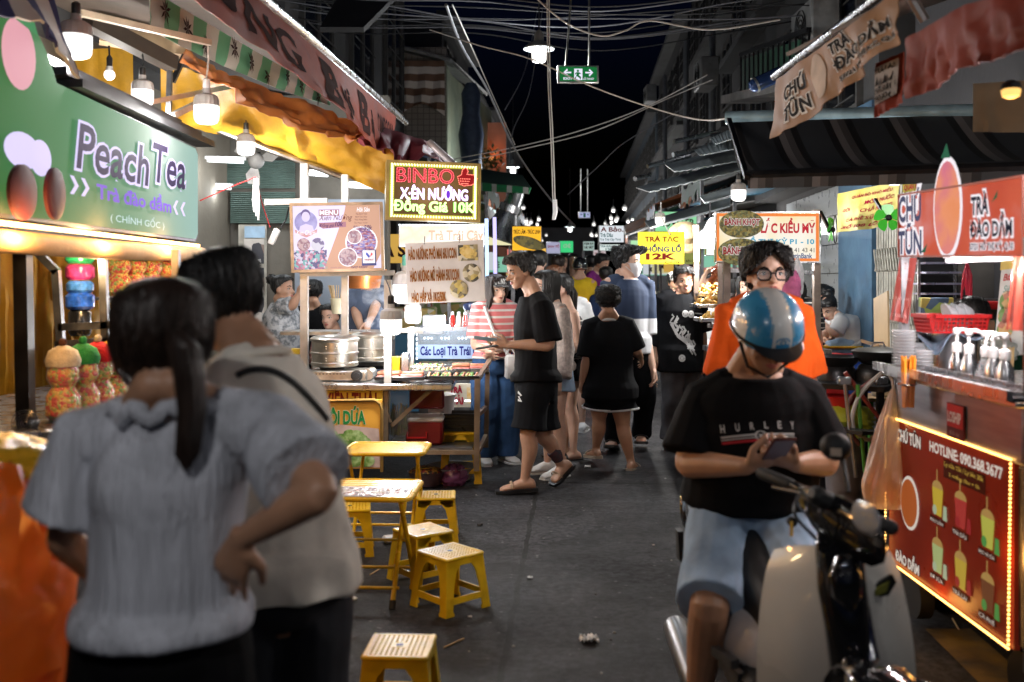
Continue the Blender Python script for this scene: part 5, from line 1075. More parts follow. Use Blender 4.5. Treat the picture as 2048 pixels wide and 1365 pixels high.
for g0 in range(4):
 for k in range(3):m_.box(fr2.pt(.12+.24*g0+.05*k,.62,.004),(.014,.006,.014))
for k in range(7):m_.box(fr2.pt(.01,.1+.28*k,.004),(.01,.006,.02))
m_.build('led_row',ledw,tc,0)
m_=MB();fr3=Fr.px(840,768,958,815,8.2);fr3.box(m_,0,0,1,1,-.05,0);o=m_.build('lower_panel',M('menu_poster',(.6,.55,.45),.4,0,.15,4),tc,0);fr3.text(o,'TRÀ',.5,.06,.72,.4,M('poster_red',(.4,.01,.04),.4),.004,.05);fr3.text(o,'VẢI',.53,.46,.73,.88,M('poster_red',(.4,.01,.04),.4),.004,.05);fr3.text(o,'DỪA',.16,.15,.34,.5,M('poster_green',(.3,.4,.02),.4),.004,.04)
team=ramp_mat('tea_cup_print',[(.5,.25,.05),(.65,.35,.05),(.7,.6,.4),(.2,.3,.05)],'noise',12);m_=MB()
for u in(.38,.85):fr3.poly(m_,[(u-.06,.15),(u+.06,.15),(u+.045,.85),(u-.045,.85)],.005)
fr3.disc(m_,.44,.75,.025,.006);fr3.disc(m_,.2,.75,.03,.006);m_.build('picture',team,o,0,False)
m_=MB()
for k in range(6):m_.box(P(905+k*4+(k//3)*14,802,8.12),(.014,.006,.014))
m_.build('led_row',ledw,tc,0)
fr=Fr.px(798,450,968,494,8.6);m_=MB();fr.box(m_,0,0,1,1,-.08,-.003);m_.build('sign_case',white,tc,0);m_=MB();fr.rect(m_,.01,.04,.99,.96,0);o=m_.build('sign_face',ramp_mat('peach_to_white',[(.9,.95,1),(1,.95,.9),(.95,.7,.5),(1,.9,.85)],'noise',2.2,1.0),tc,0,False);fr.text(o,'Trà Trái Cây',.35,.25,.99,.85,E('peach_letters',(.85,.5,.35),.8),.004,.02);m_=MB()
for k in range(26):m_.box(fr.pt(.01+k*.039,.01,.006),(.016,.008,.012))
m_.build('led_row',ledw,tc,0)
for px,y0,y1,m0 in((976,438,700,E('tube_blue',(.45,.65,1),1.5)),(992,435,640,E('tube_violet',(.55,.5,1),1.2))):MB().beam(P(px,y1,8.35),P(px-3,y0,8.35),.03).build('led_post',m0,tc,0)
MB().beam(P(805,660,8.6),P(970,657,8.6),.03).build('rail',steel,tc,0)
MB().box(P(905,730,8.7),(.6,.45,.03)).build('counter',steel,tc,0);MB().box(P(905,800,8.75),(.56,.3,.6)).build('body',darksteel,tc,0)
light(tc,P(890,520,8.3),9,(.85,.93,1),.15);light(tc,P(900,640,8.9),6,(.85,.93,1),.1)
t=thing('sealing_machine','pale steel cup sealing box on the fruit tea cart','machine',P(868,650,8.7));MB().box(P(868,650,8.75),(.19,.2,.17),0,.01).build('body',M('pale_steel',(.5,.5,.52),.4,.3),t)
for k,(px,c_)in enumerate(((905,(.6,.03,.02)),(918,(.7,.65,.55)),(931,(.65,.03,.02)),(944,(.6,.1,.03)),(956,(.7,.6,.5)))):
 t=thing('syrup_bottle','%s syrup bottle with pale cap on the fruit tea cart'%('first red','cream','second red','orange red','rightmost cream')[k],'bottle',P(px,660,8.75),'syrup bottles on the fruit tea cart');c=P(px,662,8.75);MB().lathe([(.02,0),(.024,.01),(.024,.11),(.012,.14)],c,12).build('body',M('syrup_%d'%k,c_,.2,0,.1),t);MB().lathe([(.014,.14),(.014,.165),(.006,.17)],c,10).build('cap',white,t)
t=thing('juice_dispenser','dark blue lidded container on the tea cart edge','dispenser',P(945,610,8.6));MB().lathe([(.07,0),(.08,.02),(.08,.05),(.05,.06)],P(945,620,8.6),18).build('lid',M('navy_plastic',(.02,.03,.08),.35),t);MB().lathe([(.06,-.2),(.065,0)],P(945,620,8.6),18).build('body',clear,t)
t=thing('wall_fan','dusty wall fan with grey blades under the yellow tarp','fan',P(512,325,8.4));c=P(512,322,8.4);MB().ball(c,(.07,.09,.07)).build('motor',M('dusty_plastic',(.3,.3,.29),.6,dirt=.4),t)
for k in range(3):
 a=R(120*k+20);u=V((math.cos(a),0,math.sin(a)));v=V((-math.sin(a),.5,math.cos(a)));MB().sheet([[c+u*.05-v*.02,c+u*.05+v*.02],[c+u*.13-v*.06,c+u*.13+v*.05],[c+u*.2-v*.03,c+u*.2+v*.06]],.006).build('blade',M('dusty_blade',(.42,.42,.41),.5,dirt=.3),t)
MB().beam(c,c+V((-.05,.3,.1)),.03).build('bracket',blackm,t)
tubem=E('tube_glow',(.95,.98,1),1.6)
for lab,x0,x1,y,d,pw in(('upper white tube light by the green roller shutter',415,487,321,9.6,7),('lower white tube light over the beige wall',400,462,374,10.2,3),('white tube light seen past the yellow tarp',618,656,348,9.8,6),('slanting tube light at the shop ceiling behind the menu sign',690,745,372,9.9,6)):
 t=thing('tube_light',lab,'lamp',P((x0+x1)/2,y,d),'tube lights in the left shop');MB().tube([P(x0,y,d),P(x1,y+3,d)],.018,10).build('tube',tubem,t);MB().beam(P(x0-4,y-5,d),P(x1+4,y-3,d),.05,.03).build('batten',white,t,0);light(t,P((x0+x1)/2,y+12,d-.05),pw,(.9,.96,1),.1)
t=thing('extension_socket','white extension socket dangling on red cord by the menu sign','socket',P(547,472,7.6));MB().box(P(548,474,7.6),(.05,.03,.13),Matrix.Rotation(R(25),3,'Y'),.006).build('block',white,t);MB().tube([P(400,402,7.6),P(460,375,7.6),P(511,355,7.6),P(525,410,7.6),P(540,455,7.6)],.005,6).build('cord',M('red_cord',(.4,.03,.03),.5),t);MB().tube([P(556,465,7.6),P(572,440,7.6),P(578,415,7.5)],.006,6).build('plug_lead',wire_m,t);m_=MB();[m_.tube([P(510+k,358,7.55),P(506+3*k,400,7.5),P(509+2*k,425+4*k,7.5)],.008,5)for k in(0,2,4)];m_.build('cloth_tie',white,t)
rc=thing('drink_cart','steel drink cart with glowing orange red menu panel and warm rope light','cart',V((2.05,3.9,0)))
band=M('brushed_band',(.3,.3,.33),.35,.9,.2,10,stretch=(1,.3,3))
MB().box((2.07,3.88,.57),(.7,1.1,.62),0,.01).build('body',darksteel,rc);MB().box((2.06,3.88,.985),(.72,1.14,.2),0,.01).build('steel_band',band,rc)
m_=MB();m_.box((2.05,3.88,1.094),(.78,1.2,.02),0,.005);m_.build('counter',steel,rc);m_=MB()
for a,b in(((1.64,4.5),(1.64,3.28)),((1.78,4.5),(1.78,3.28))):m_.beam(V((a[0],a[1],1.125)),V((b[0],b[1],1.125)),.02,.035)
for k in range(22):m_.beam(V((1.65,4.46-k*.053,1.125)),V((1.775,4.46-k*.053,1.125)),.012,.01)
m_.build('drip_rack',steel,rc,0);MB().box((1.71,3.88,1.11),(.12,1.18,.012)).build('drip_tray',blackm,rc,0)
for x,y in((1.78,3.42),(1.78,4.36),(2.36,4.36),(2.36,3.42)):
 w_o=MB().tube([V((x-.03,y,.13)),V((x+.03,y,.13))],.1,18).build('wheel',rubber,rc);MB().beam(V((x,y,.13)),V((x,y,.27)),.03).build('fork',blackm,w_o,0)
for x,y,z0,z1 in((1.72,3.3,.2,1.65),(1.74,4.42,1.1,1.62),(2.4,4.42,1.1,1.9),(2.4,3.3,.2,1.9)):MB().beam(V((x,y,z0)),V((x,y,z1)),.035).build('post',darksteel,rc,0)
fr=Fr(V((1.705,4.5,.885)),V((1.705,3.38,.885)),V((1.705,4.5,.25)))
def uf(px):return(4.5-1.7*F/(px-1024))/1.12
panel=M('red_panel',(.2,.02,.008),.3,0,.12,3,emit=(.42,.03,.01),es=.2);m_=MB();fr.box(m_,0,0,1,1,-.02,0);pn=m_.build('menu_panel',panel,rc,0)
pw=E('panel_white',(.85,.75,.65),.55);py_=E('panel_yellow',(.75,.5,.08),.5);pdk=E('panel_dark',(.09,.012,.004),.3);pgold=E('panel_gold',(.55,.3,.03),.5)
fr.text(pn,'HOTLINE: 090.368.3677',uf(1858),.045,uf(2004),.115,pw,.003,.03)
fr.text(pn,'CHÚ TŨN',uf(1793),.02,uf(1840),.13,pw,.003,.04,0,1,out=pdk);fr.text(pn,'ĐÀO DẦM',uf(1790),.86,uf(1837),.97,pw,.003,.04,out=pdk)
m_=MB();fr.rect(m_,uf(1886),.125,uf(1970),.24,.003);m_.build('price_tag',pdk,pn,0,False);fr.text(pn,'Ly vừa 15k / Ly lớn 30k',uf(1889),.135,uf(1967),.175,py_,.006);fr.text(pn,'2 miếng đào + 5k',uf(1898),.19,uf(1960),.225,py_,.006)
m_=MB();fr.disc(m_,uf(1818),.52,.1,.003,1.15);m_.build('print',pw,pn,0,False);m_=MB();fr.disc(m_,uf(1818),.52,.088,.006,1.15);m_.build('peach_print',E('panel_peach',(.55,.13,.03),.45),pn,0,False)
names=('ĐÀO DẦM','TRÀ DÂU','BẠC HÀ SỮA','BƠ SỮA','TRÀ LÀI','CÀ PHÊ');cups=((.7,.5,.05),(.5,.05,.04),(.6,.6,.1),(.5,.6,.25),(.65,.45,.06),(.2,.07,.03))
for k in range(6):
 cpx=(1874,1920,1974)[k%3];u=uf(cpx);v0=(.27 if k<3 else .63)+(.03 if k%3==2 else 0);cw_,chh=.045,.17
 m_=MB();fr.poly(m_,[(u-cw_,v0+.06),(u+cw_,v0+.06),(u+cw_*.72,v0+.06+chh),(u-cw_*.72,v0+.06+chh)],.003);m_.build('cup_print',E('cup_%d'%k,cups[k],.45),pn,0,False)
 m_=MB();fr.poly(m_,[(u+cw_*math.cos(a),v0+.06-.05*math.sin(a))for a in[math.pi*j/8 for j in range(9)]],.003);fr.rect(m_,u-.004,v0-.06,u+.004,v0+.06,.005);m_.build('lid_print',E('cup_lid',(.55,.33,.1),.45),pn,0,False)
 m_=MB();fr.poly(m_,[(u+.05,v0+.15),(u+.075,v0+.15),(u+.08,v0+.24),(u+.045,v0+.24)],.004);fr.disc(m_,u-.02,v0+.2,.02,.005);m_.build('fruit_print',E('fruit_%d'%(k%3),((.5,.6,.4),(.4,.03,.03),(.1,.35,.08))[k%3],.45),pn,0,False)
 m_=MB();fr.rect(m_,u-.06,v0+.245,u+.06,v0+.285,.004);m_.build('name_tag',pdk,pn,0,False);fr.text(pn,names[k],u-.052,v0+.25,u+.052,v0+.28,pw,.007)
rope=M('rope_light',(.9,.5,.15),.4,0,0,emit=(1,.5,.12),es=5);m_=MB()
for a,b,n_ in(((.01,-.02),(1.0,-.02),70),((1.0,-.02),(.985,1.0),44),((.985,1.0),(.0,1.0),70),((-.012,1.0),(-.012,-.02),44)):
 for k in range(n_):m_.ball(fr.pt(a[0]+(b[0]-a[0])*k/n_,a[1]+(b[1]-a[1])*k/n_,.012),(.0047,.0047,.0047),6,4)
m_.build('rope_light',rope,rc)
for u,v in((-.02,.5),(.5,1.02),(1.0,.5)):light(rc,fr.pt(u,v,.07),.45,(1,.45,.1),.05)
st=MB();a,b=uf(1898),uf(1933);frb=Fr(V((1.695,4.5,1.1)),V((1.695,3.38,1.1)),V((1.695,4.5,.885)));frb.box(st,a,.3,b,.92,0,.004,.001);stk=st.build('sticker',M('sticker_dark',(.1,.01,.012),.35),rc);m_=MB();frb.rect(m_,a+.005,.32,b-.005,.72,.006);m_.build('print',M('sticker_red',(.5,.02,.02),.35),stk,0,False);frb.text(stk,'LOSHIP',a+.015,.44,b-.015,.64,M('sticker_white',(.75,.7,.7),.4),.009,.04);frb.text(stk,'Đối tác',a+.03,.77,b-.03,.86,M('sticker_grey',(.4,.35,.35),.4),.007)
fr=Fr(V((1.70,4.36,1.885)),V((1.72,3.33,1.86)),V((1.70,4.36,1.61)))
def us(px):return(4.36-1.705*F/(px-1024))/1.03
t=lightbox('shop_sign','orange red CHÚ TŨN peach tea sign with a plain peach above the drink cart',fr,ramp_mat('orange_red_sign',[(.5,.05,.02),(.62,.09,.04),(.7,.3,.3)],'noise',2.5,.75,rough=.25),M('orange_case',(.4,.06,.02),.4),.12,.008)
nav=E('navy_letters',(.015,.02,.05),.3);sw=E('sign_white',(.85,.8,.85),.85)
for s_,a,b,c,d_ in(('CHÚ',1804,-.06,1847,.46),('TŨN',1803,.47,1848,.96),('TRÀ',1943,.13,1976,.44),('ĐÀO DẦM',1941,.42,2022,.74),('57/21 HỒ THỊ KỶ, Q.10',1940,.77,2024,.93)):fr.text(t,s_,us(a),b,us(c),d_,nav if c>1900 else E('slate_letters',(.09,.1,.2),.5),.01,.03,out=sw,og=.1)
m_=MB();fr.disc(m_,us(1896),.3,.125,.006,1.62);m_.build('peach_print',sw,t,0,False);m_=MB();fr.disc(m_,us(1896),.3,.11,.009,1.66);m_.build('peach_print',ramp_mat('peach_skin',[(.7,.2,.04),(.75,.26,.12),(.55,.1,.25)],'noise',4,.85),t,0,False)
m_=MB();fr.poly(m_,[(us(1886),-.42),(us(1897),-.62),(us(1904),-.4)],.012);fr.poly(m_,[(us(1983),.3),(us(1996),.14),(us(1994),.24)],.012);fr.poly(m_,[(us(1849),.93),(us(1862),.8),(us(1858),.93)],.016);m_.build('leaf_print',E('sign_leaf',(.02,.16,.08),.5),t,0,False)
for lab,a,b,col in(('white tube light under the orange red sign',4.02,3.5,(1,.93,.95)),('short warm tube light at the right end of the sign',3.4,3.25,(1,.75,.6))):
 t2=thing('tube_light',lab,'lamp',(1.75,(a+b)/2,1.585));MB().tube([V((1.76,a,1.588)),V((1.76,b,1.588))],.011,10).build('tube',E('tube_%s'%lab[:5],col,1.5),t2);MB().beam(V((1.77,a+.03,1.606)),V((1.77,b-.02,1.606)),.03,.018).build('batten',white,t2,0)
 for q in((.25,.75)if a>3.9 else(.5,)):light(t2,V((1.74,a+(b-a)*q,1.565)),7,col,.05)
def cups(px,py0,py1,d,w_px,label):
 t=thing('cup_stack',label,'cups',P(px,py1,d),'stacks of clear cups on the drink cart');r=w_px*d/F/2;z0,z1=P(px,py1,d).z,P(px,py0,d).z;n_=int((z1-z0)/.013);m_=MB();c=V((P(px,0,d).x,d,z0))
 for k in range(n_):z=(z1-z0)*k/n_;m_.lathe([(r*.86,z),(r*.97,z+.009),(r*1.04,z+.010),(r*1.04,z+.0125),(r*.98,z+.013)],c,22)
 m_.build('cups',M('cup_plastic',(.75,.77,.8),.12,0,.1,alpha=.4),t,30)
cups(1808,660,746,4.35,46,'tall stack of clear plastic cups at the corner of the drink cart');cups(1834,686,745,4.5,38,'shorter stack of clear cups behind the tall stack');cups(1849,700,748,4.3,34,'small stack of clear lids beside the orange straws')
t=thing('straw_cup','clear cup of thick orange straws hung on the drink cart front','straws',V((1.64,4.2,1.0)));c=V((1.625,4.1,.98));MB().lathe([(.03,0),(.036,.15)],c,18,None,False).build('cup',clear,t);m_=MB();rn=random.Random(5)
for k in range(17):a=rn.uniform(0,6.28);r=.026*rn.random()**.5;m_.tube([c+V((r*math.cos(a),r*math.sin(a),.005)),c+V((r*1.4*math.cos(a),r*1.4*math.sin(a),.2+.02*rn.random()))],.0045,8)
m_.build('straws',M('orange_straw',(.85,.3,.03),.35,0,.15,20),t);MB().tube([c+V((.036*math.cos(a),.036*math.sin(a),.1))for a in[k*math.pi/8 for k in range(16)]],.004,6,closed=True).build('holder_ring',steel,t)
for k,(px,y,lab)in enumerate(((1914,4.12,'pump bottle farthest along the drink cart counter'),(1938,4.02,'second pump bottle from the straws'),(1972,3.86,'middle pump bottle with clear cone body'),(1986,3.8,'fourth pump bottle from the straws'),(2010,3.7,'pump bottle nearest the right edge of the cart'))):
 t=thing('pump_bottle',lab,'bottle',V((P(px,0,y).x,y,1.105)),'pump bottles on the drink cart');c=V((P(px,0,y).x,y,1.105));MB().lathe([(.03,0),(.034,.01),(.032,.07),(.018,.1),(.016,.11)]if k!=2 else[(.05,0),(.045,.03),(.018,.1),(.016,.11)],c,18).build('body',[steel,steel,clear,steel,steel][k],t)
 MB().lathe([(.019,.105),(.021,.112),(.021,.14),(.012,.146),(.007,.148),(.007,.185)],c,16).build('collar',white,t);a=R(-20-38*k);dv=V((math.cos(a)*.9+.3,math.sin(a)*.4,0)).normalized();m_=MB();m_.lathe([(.012,.18),(.017,.19),(.015,.205),(.008,.207)],c,14);m_.tube([c+Z*.198,c+Z*.2+dv*.026,c+Z*.193+dv*.045,c+Z*.178+dv*.052],[.009,.008,.006,.005],8,rnd=True);m_.build('pump_head',white,t)
t=thing('stock_pot','tall steel pot under the blue towel on the drink cart','pot',V((2.1,4.6,1.1)));c=V((P(1912,0,4.6).x,4.65,1.0));MB().lathe([(.12,0),(.125,.01),(.125,.27),(.132,.275),(.12,.278)],c,36).build('body',steel,t);
for s_ in(-1,1):MB().tube([c+V((s_*.125,-.02,.2)),c+V((s_*.16,-.02,.2)),c+V((s_*.16,.04,.2)),c+V((s_*.125,.04,.2))],.007,6).build('handle',steel,t)
MB().beam(V((c.x,4.65,.02)),V((c.x,4.65,.99)),.3).build('stand',blackm,t,0)
c2=P(1905,668,4.55);tow=M('blue_towel',(.2,.27,.36),.95,0,.2,20,.4,90)
def fold(u,v):return P(1836+130*u,672-6*v+(34*math.exp(-((u-.3)/.16)**2)+8*math.sin(u*9))*(1-v),4.42+.3*v+.03*math.sin(u*11))
o=MB().sheet([[fold(i/20,j/8)for i in range(21)]for j in range(9)],.006).build('towel',tow,None);tag(o,'blue grey towel spread over the steel pot','towel')
t=thing('plastic_basket','red pierced plastic basket standing on the blue towel','basket',P(1900,664,4.55));fr=Fr(P(1848,633,4.42),P(1954,636,4.42),P(1858,664,4.42));m_=MB();c=P(1901,664,4.55);hw,hd_,hh=.118,.09,.068
def wall(a,b,nrm):
 n_=12
 for k in range(n_+1):p=a.lerp(b,k/n_);m_.beam(p,p+Z*hh+nrm*.014,.006)
 for k in range(5):z=hh*k/4;m_.beam(a+Z*z+nrm*.014*k/4,b+Z*z+nrm*.014*k/4,.006)
 m_.beam(a+Z*(hh+.006)+nrm*.018,b+Z*(hh+.006)+nrm*.018,.02,.016)
p4=[c+V((sx*hw,sy*hd_,0))for sx,sy in((-1,-1),(1,-1),(1,1),(-1,1))]
for k in range(4):a,b=p4[k],p4[(k+1)%4];wall(a,b,V(((b-a).y,-(b-a).x,0)).normalized())
m_.box(c+Z*.004,(.23,.17,.006));m_.build('basket',redp,t,0)
t=thing('lid_stack','clear domed cup lids heaped in the red basket','lids',P(1915,630,4.55));m_=MB()
for k in range(9):m_.lathe([(.05,0),(.05,.006),(.04,.02),(.02,.03)],P(1893+5*k,628+(k%3)*3,4.52),20,Matrix.Rotation(R(70+3*k),3,'Y'))
m_.build('lids',M('cup_plastic',(.75,.77,.8),.12),t)
t=thing('takeaway_bag','translucent white bag with orange food hung at the cart corner','bag',V((1.6,4.45,.75)));mb=MB();secs=[]
for k in range(26):
 f=k/25;y=778+235*f;hw_=(4+47*min(1,(f*1.25))**.8)*(1-.12*max(0,f-.85)/.15);c=P(1787-10*f,y,4.42);r=hw_*4.42/F;pts=[]
 for i in range(48):a=2*math.pi*i/48;kk=1+(.1-.05*f)*math.sin(a*9+3*f)+.12*noise.noise(V((math.cos(a)*2,math.sin(a)*2,f*3)));pts.append(c+V((r*kk*math.cos(a),r*.7*kk*math.sin(a),0)))
 secs.append(pts)
n_=48;mb.add([p for s_ in secs for p in s_],[(j*n_+i,j*n_+(i+1)%n_,(j+1)*n_+(i+1)%n_,(j+1)*n_+i)for j in range(25)for i in range(n_)]+[tuple(range(25*n_,26*n_))]);mb.build('sack',M('frosted_bag',(.9,.78,.66),.3,0,.1,6,.3,20,alpha=.66),t,60)
mb=MB();mb.ball(P(1788,960,4.42),(.07,.06,.062),18,12);mb.build('food',M('orange_food',(.8,.2,.03),.5,0,.3,30,.5,60),t);mb=MB()
for k in range(14):mb.tube([P(1787,800,4.4),P(1766+4*k,880,4.38),P(1750+6*k,985,4.4)],.0035,4)
mb.build('folds',M('bag_fold',(.85,.78,.7),.3,0,0,alpha=.5),t);MB().tube([P(1775,745,4.45),P(1785,762,4.42),P(1788,792,4.42)],.006,6).build('handle_strap',M('bag_white',(.8,.76,.72),.4),t);light(t,P(1815,850,4.36),2.6,(1,.55,.15),.04)  # extra warm point light added to brighten the bag; it has no lamp
def strip(name,label,cor,mat,d,lines=()):
 o,rw=rag(name,[P(*cor[0],d),P(*cor[1],d-.03)],[P(*cor[3],d+.02),P(*cor[2],d-.05)],mat,label,'banner',(8,14),.02,4)
 for st,a,b,c,e,m1 in lines:rag_text(rw,o,st,a,b,c,e,m1,.0,0,.005)
 return o
wine_v=M('wine_vinyl',(.3,.06,.05),.3,0,.1,3,coat=.3);pale_i=M('pale_print_ink',(.5,.3,.28),.5)
strip('hanging_strip','wine red hanging strip curling at the left end of the drink cart',((1800,516),(1834,516),(1815,648),(1780,640)),wine_v,4.42,(('CHÚ',.15,.06,.5,.12,pale_i),('TŨN',.15,.13,.5,.19,pale_i),('TRÀ ĐÀO',.1,.3,.85,.36,pale_i),('ĐÀO DẦM',.12,.6,.85,.66,pale_i),('090.368.3677',.1,.88,.9,.93,pale_i)))
strip('hanging_strip','wine red hanging strip cut by the right picture edge',((2030,492),(2075,490),(2065,664),(2012,660)),wine_v,3.45,(('TRÀ ĐÀO',.1,.3,.8,.36,pale_i),))
sh=thing('tray_rack','steel rack of flat trays behind the drink cart','rack',P(1872,600,6.2));m_=MB()
for y in(527,546,568,588):m_.box(P(1874,y,6.25),(.22,.2,.012))
m_.build('shelf',M('bluish_steel',(.4,.4,.55),.3,.8),sh,0);[MB().beam(P(x,600,6.2),P(x,520,6.2),.015).build('post',steel,sh,0)for x in(1838,1910)];MB().box(P(1874,556,6.42),(.26,.02,.3)).build('back_panel',blackm,sh,0);MB().beam(P(1840,598,6.3),P(1840,1050,6.3),.02).build('leg',blackm,sh,0)
rs=thing('storage_shelf','crowded dark storage shelf against the wall behind the drink cart','shelf',V((2.9,6.3,0)));MB().box((3.35,6.6,1.0),(1.1,.06,2.0)).build('back_panel',M('sooty_wall',(.06,.055,.05),.8,0,.4,4,dirt=.5),rs,0)
for y,z in((0,.6),(0,1.0),(0,1.38)):MB().box((3.35,6.4,z),(1.0,.4,.03)).build('shelf',darksteel,rs,0)
o=MB().box(P(1976,611,5.6),(.2,.16,.045),0,.012).build('plastic_tray',redp,None);tag(o,'flat red plastic tray on the shelf behind the red basket','tray')
o=MB().box(P(1872,612,6.1),(.2,.04,.1),0,.004).build('noodle_box',ramp_mat('noodle_box_print',[(.55,.45,.12),(.3,.4,.1),(.1,.16,.25)],'voronoi',14),None);tag(o,'yellow and green food box below the tray rack','box')
t=thing('ribbon_bunch','bunch of red plastic ribbon hung beside the tray rack','ribbons',P(1935,530,5.6));m_=MB();rn=random.Random(9)
for k in range(22):x=rn.uniform(-12,12);m_.tube([P(1934,524,5.6),P(1934+x*.8,550,5.6+rn.uniform(-.04,.04)),P(1932+x,575+rn.uniform(-5,30),5.6)],.005,5)
m_.build('ribbons',M('red_ribbon',(.7,.05,.1),.35),t)
fr=Fr(P(2003,522,5.0),P(2075,512,4.8),P(1985,712,5.0));t=thing('menu_board','tall white menu board with food pictures at the right edge','sign',fr.pt(.5,.5,0));m_=MB();fr.box(m_,0,0,1,1,-.02,0,.004);m_.build('board',M('white_menu',(.62,.62,.6),.4),t);fr.text(t,'Bánh ăn',.12,.14,.8,.22,M('menu_red',(.5,.02,.02),.4),.004,.02,.2);fr.text(t,'Siêu Khô',.15,.27,.8,.34,M('menu_teal',(.02,.25,.2),.4),.004,0,.3);m_=MB();fr.rect(m_,.0,.0,1,.1,.003);m_.build('print',M('menu_yellow',(.7,.5,.05),.4),t,0,False)
for k in range(4):m_=MB();fr.disc(m_,.3,.43+.15*k,.05,.004);m_.build('picture',skew_m,t,0,False);fr.text(t,('Bánh','Xèo','Chả','Gỏi')[k],.15,.495+.15*k,.45,.515+.15*k,black,.004)
bagp=M('green_white_bag',(.55,.6,.55),.3,0,.2,6,alpha=.7);crumple(P(1990,705,4.9),(.09,.08,.06),bagp,'plastic_bag','white plastic bag with cups behind the pump bottles','bag',.3,4,seed=8)
t=thing('bamboo_sticks','bundle of bamboo sticks standing behind the last pump bottle','sticks',P(2012,720,4.6));m_=MB();[m_.tube([P(2005+k*1.4,735,4.6),P(2004+k*1.6,694+(k*7)%5,4.6)],.003,5)for k in range(16)];m_.build('sticks',stick_m,t)
gv=M('tan_banner',(.28,.155,.08),.5,0,.25,2,.1,8,dirt=.2)
def R3(d,z,off=0):return V((1.3+off,d,z))
o,rw=rag('hanging_banner',[P(1553,160,5.0),P(1800,-22,3.35)],[P(1541,278,4.9),P(1640,222,4.2),P(1730,140,3.7),P(1797,66,3.3)],gv,'tan CHÚ TŨN banner hanging from a steel pole on the right','banner',(44,12),.03,6)
dkp=M('black_print',(.02,.018,.018),.4);wp=M('white_print',(.6,.56,.52),.3)
for st_,a,b,c,d_ in(('CHÚ',.1,.2,.3,.52),('TŨN',.1,.55,.3,.88),('TRÀ',.52,.02,.66,.34),('ĐÀO DẦM',.52,.3,.93,.66),('57/21 HỒ THỊ KỶ, Q.10',.52,.72,.95,.88)):rag_text(rw,o,st_,a,b,c,d_,dkp,.03,.0,.008,out=wp,og=.08,flip=1)
uv=[(.4+.055*math.cos(a),.48+.42*math.sin(a))for a in[2*math.pi*k/28 for k in range(28)]]
nrm_=(rw[-1][0]-rw[0][0]).cross(rw[0][-1]-rw[0][0]).normalized();m_=MB()
def rat(u,v):i,j=min(int(u*44),43),min(int(v*12),11);a,b=u*44-i,v*12-j;return rw[j][i].lerp(rw[j][i+1],a).lerp(rw[j+1][i].lerp(rw[j+1][i+1],a),b)+nrm_*.006
cc=rat(.4,.48)
for k in range(28):m_.add([rat(.4,.48),rat(*uv[k]),rat(*uv[(k+1)%28])],[(0,1,2)])
m_.build('peach_print',M('pale_peach_print',(.5,.4,.33),.3),o,0,False)
o=MB().tube([P(1548,154,5.05),P(1700,38,4.0),P(1812,-52,3.3)],.02,10).build('banner_pole',steel,None);tag(o,'steel pole carrying the tan banner','pole')
rv=M('rust_red_valance',(.2,.035,.02),.5,0,.25,3,.1,12)
rag('valance',[P(1812,78,3.3),P(1930,10,2.9),P(2080,-30,2.55)],[P(1812,198,3.3),P(1870,178,3.15),P(1920,138,2.95),P(1985,122,2.75),P(2080,88,2.55)],rv,'glossy rust red awning valance with a wavy edge at top right','valance',(36,12),.03,11)
o=MB().tube([P(1808,-30,3.4),P(1850,42,3.4)],.018,8).build('awning_strut',steel,None);tag(o,'short steel strut above the rust red valance','pole')
o,rw=rag('phone_banner',[P(1752,128,3.75),P(1808,104,3.6)],[P(1748,236,3.75),P(1806,206,3.6)],rv,'small red edged banner with pictures and phone numbers','banner',(14,10),.02,6);nrm_=(rw[-1][0]-rw[0][0]).cross(rw[0][-1]-rw[0][0]).normalized()
m_=MB();m_.add([rw[1][1]+nrm_*.012,rw[1][13]+nrm_*.012,rw[8][13]+nrm_*.014,rw[8][1]+nrm_*.014],[(0,1,2,3)]);m_.build('print',M('grey_print',(.33,.3,.28),.35),o,0,False)
for s_,b,c in(('TRÀ ĐÀO',.14,.26),('097.5830.5',.52,.64),('0907.065.',.68,.8)):rag_text(rw,o,s_,.14,b,.88,c,dkp,.02,0,.022)
for k in range(3):rag_text(rw,o,'▲',.16+.25*k,.3,.34+.25*k,.48,dkp,0,0,.022)
stp=ramp_mat('slate_stripes',[(.03,.034,.04),(.03,.034,.04),(.03,.034,.04),(.008,.008,.009),(.13,.12,.12),(.06,.055,.055),(.008,.008,.009),(.03,.034,.04)],'bands',3.1,bands='X',rough=.6)
rows=[]
for j in range(13):
 v_=j/12;rr=[]
 for i in range(25):
  u=i/24;a=P(1458+640*u,246-20*u,6.9-1.0*u);b=P(1494+610*u,352-20*u,6.1-.9*u);p=a.lerp(b,v_);p.x+=.25*math.sin(v_*1.5)*(1-v_)*0;p.z-=.1*math.sin(math.pi*v_);rr.append(p)
 rows.append(rr)
t=thing('striped_awning','dark slate awning with grey stripes over the right stalls','awning',P(1700,300,6));MB().sheet(rows,.006).build('canvas',stp,t);MB().tube([r for r in rows[-1]][::4],.035,8).build('front_tube',blackm,t)
MB().sheet([[rows[-1][i]+V((0,-.03,-.01))for i in range(25)],[rows[-1][i]+V((0,-.02,-.08))for i in range(25)]],.006).build('valance',stp,t);MB().tube([P(1452,236,7.0),P(1600,232,6.8),P(2100,218,5.9)],.045,12).build('roller_case',M('pale_blue_case',(.3,.45,.52),.35,.2,.2),t);MB().beam(P(1458,240,6.9),P(1494,356,6.05),.03).build('side_arm',blackm,t,0)
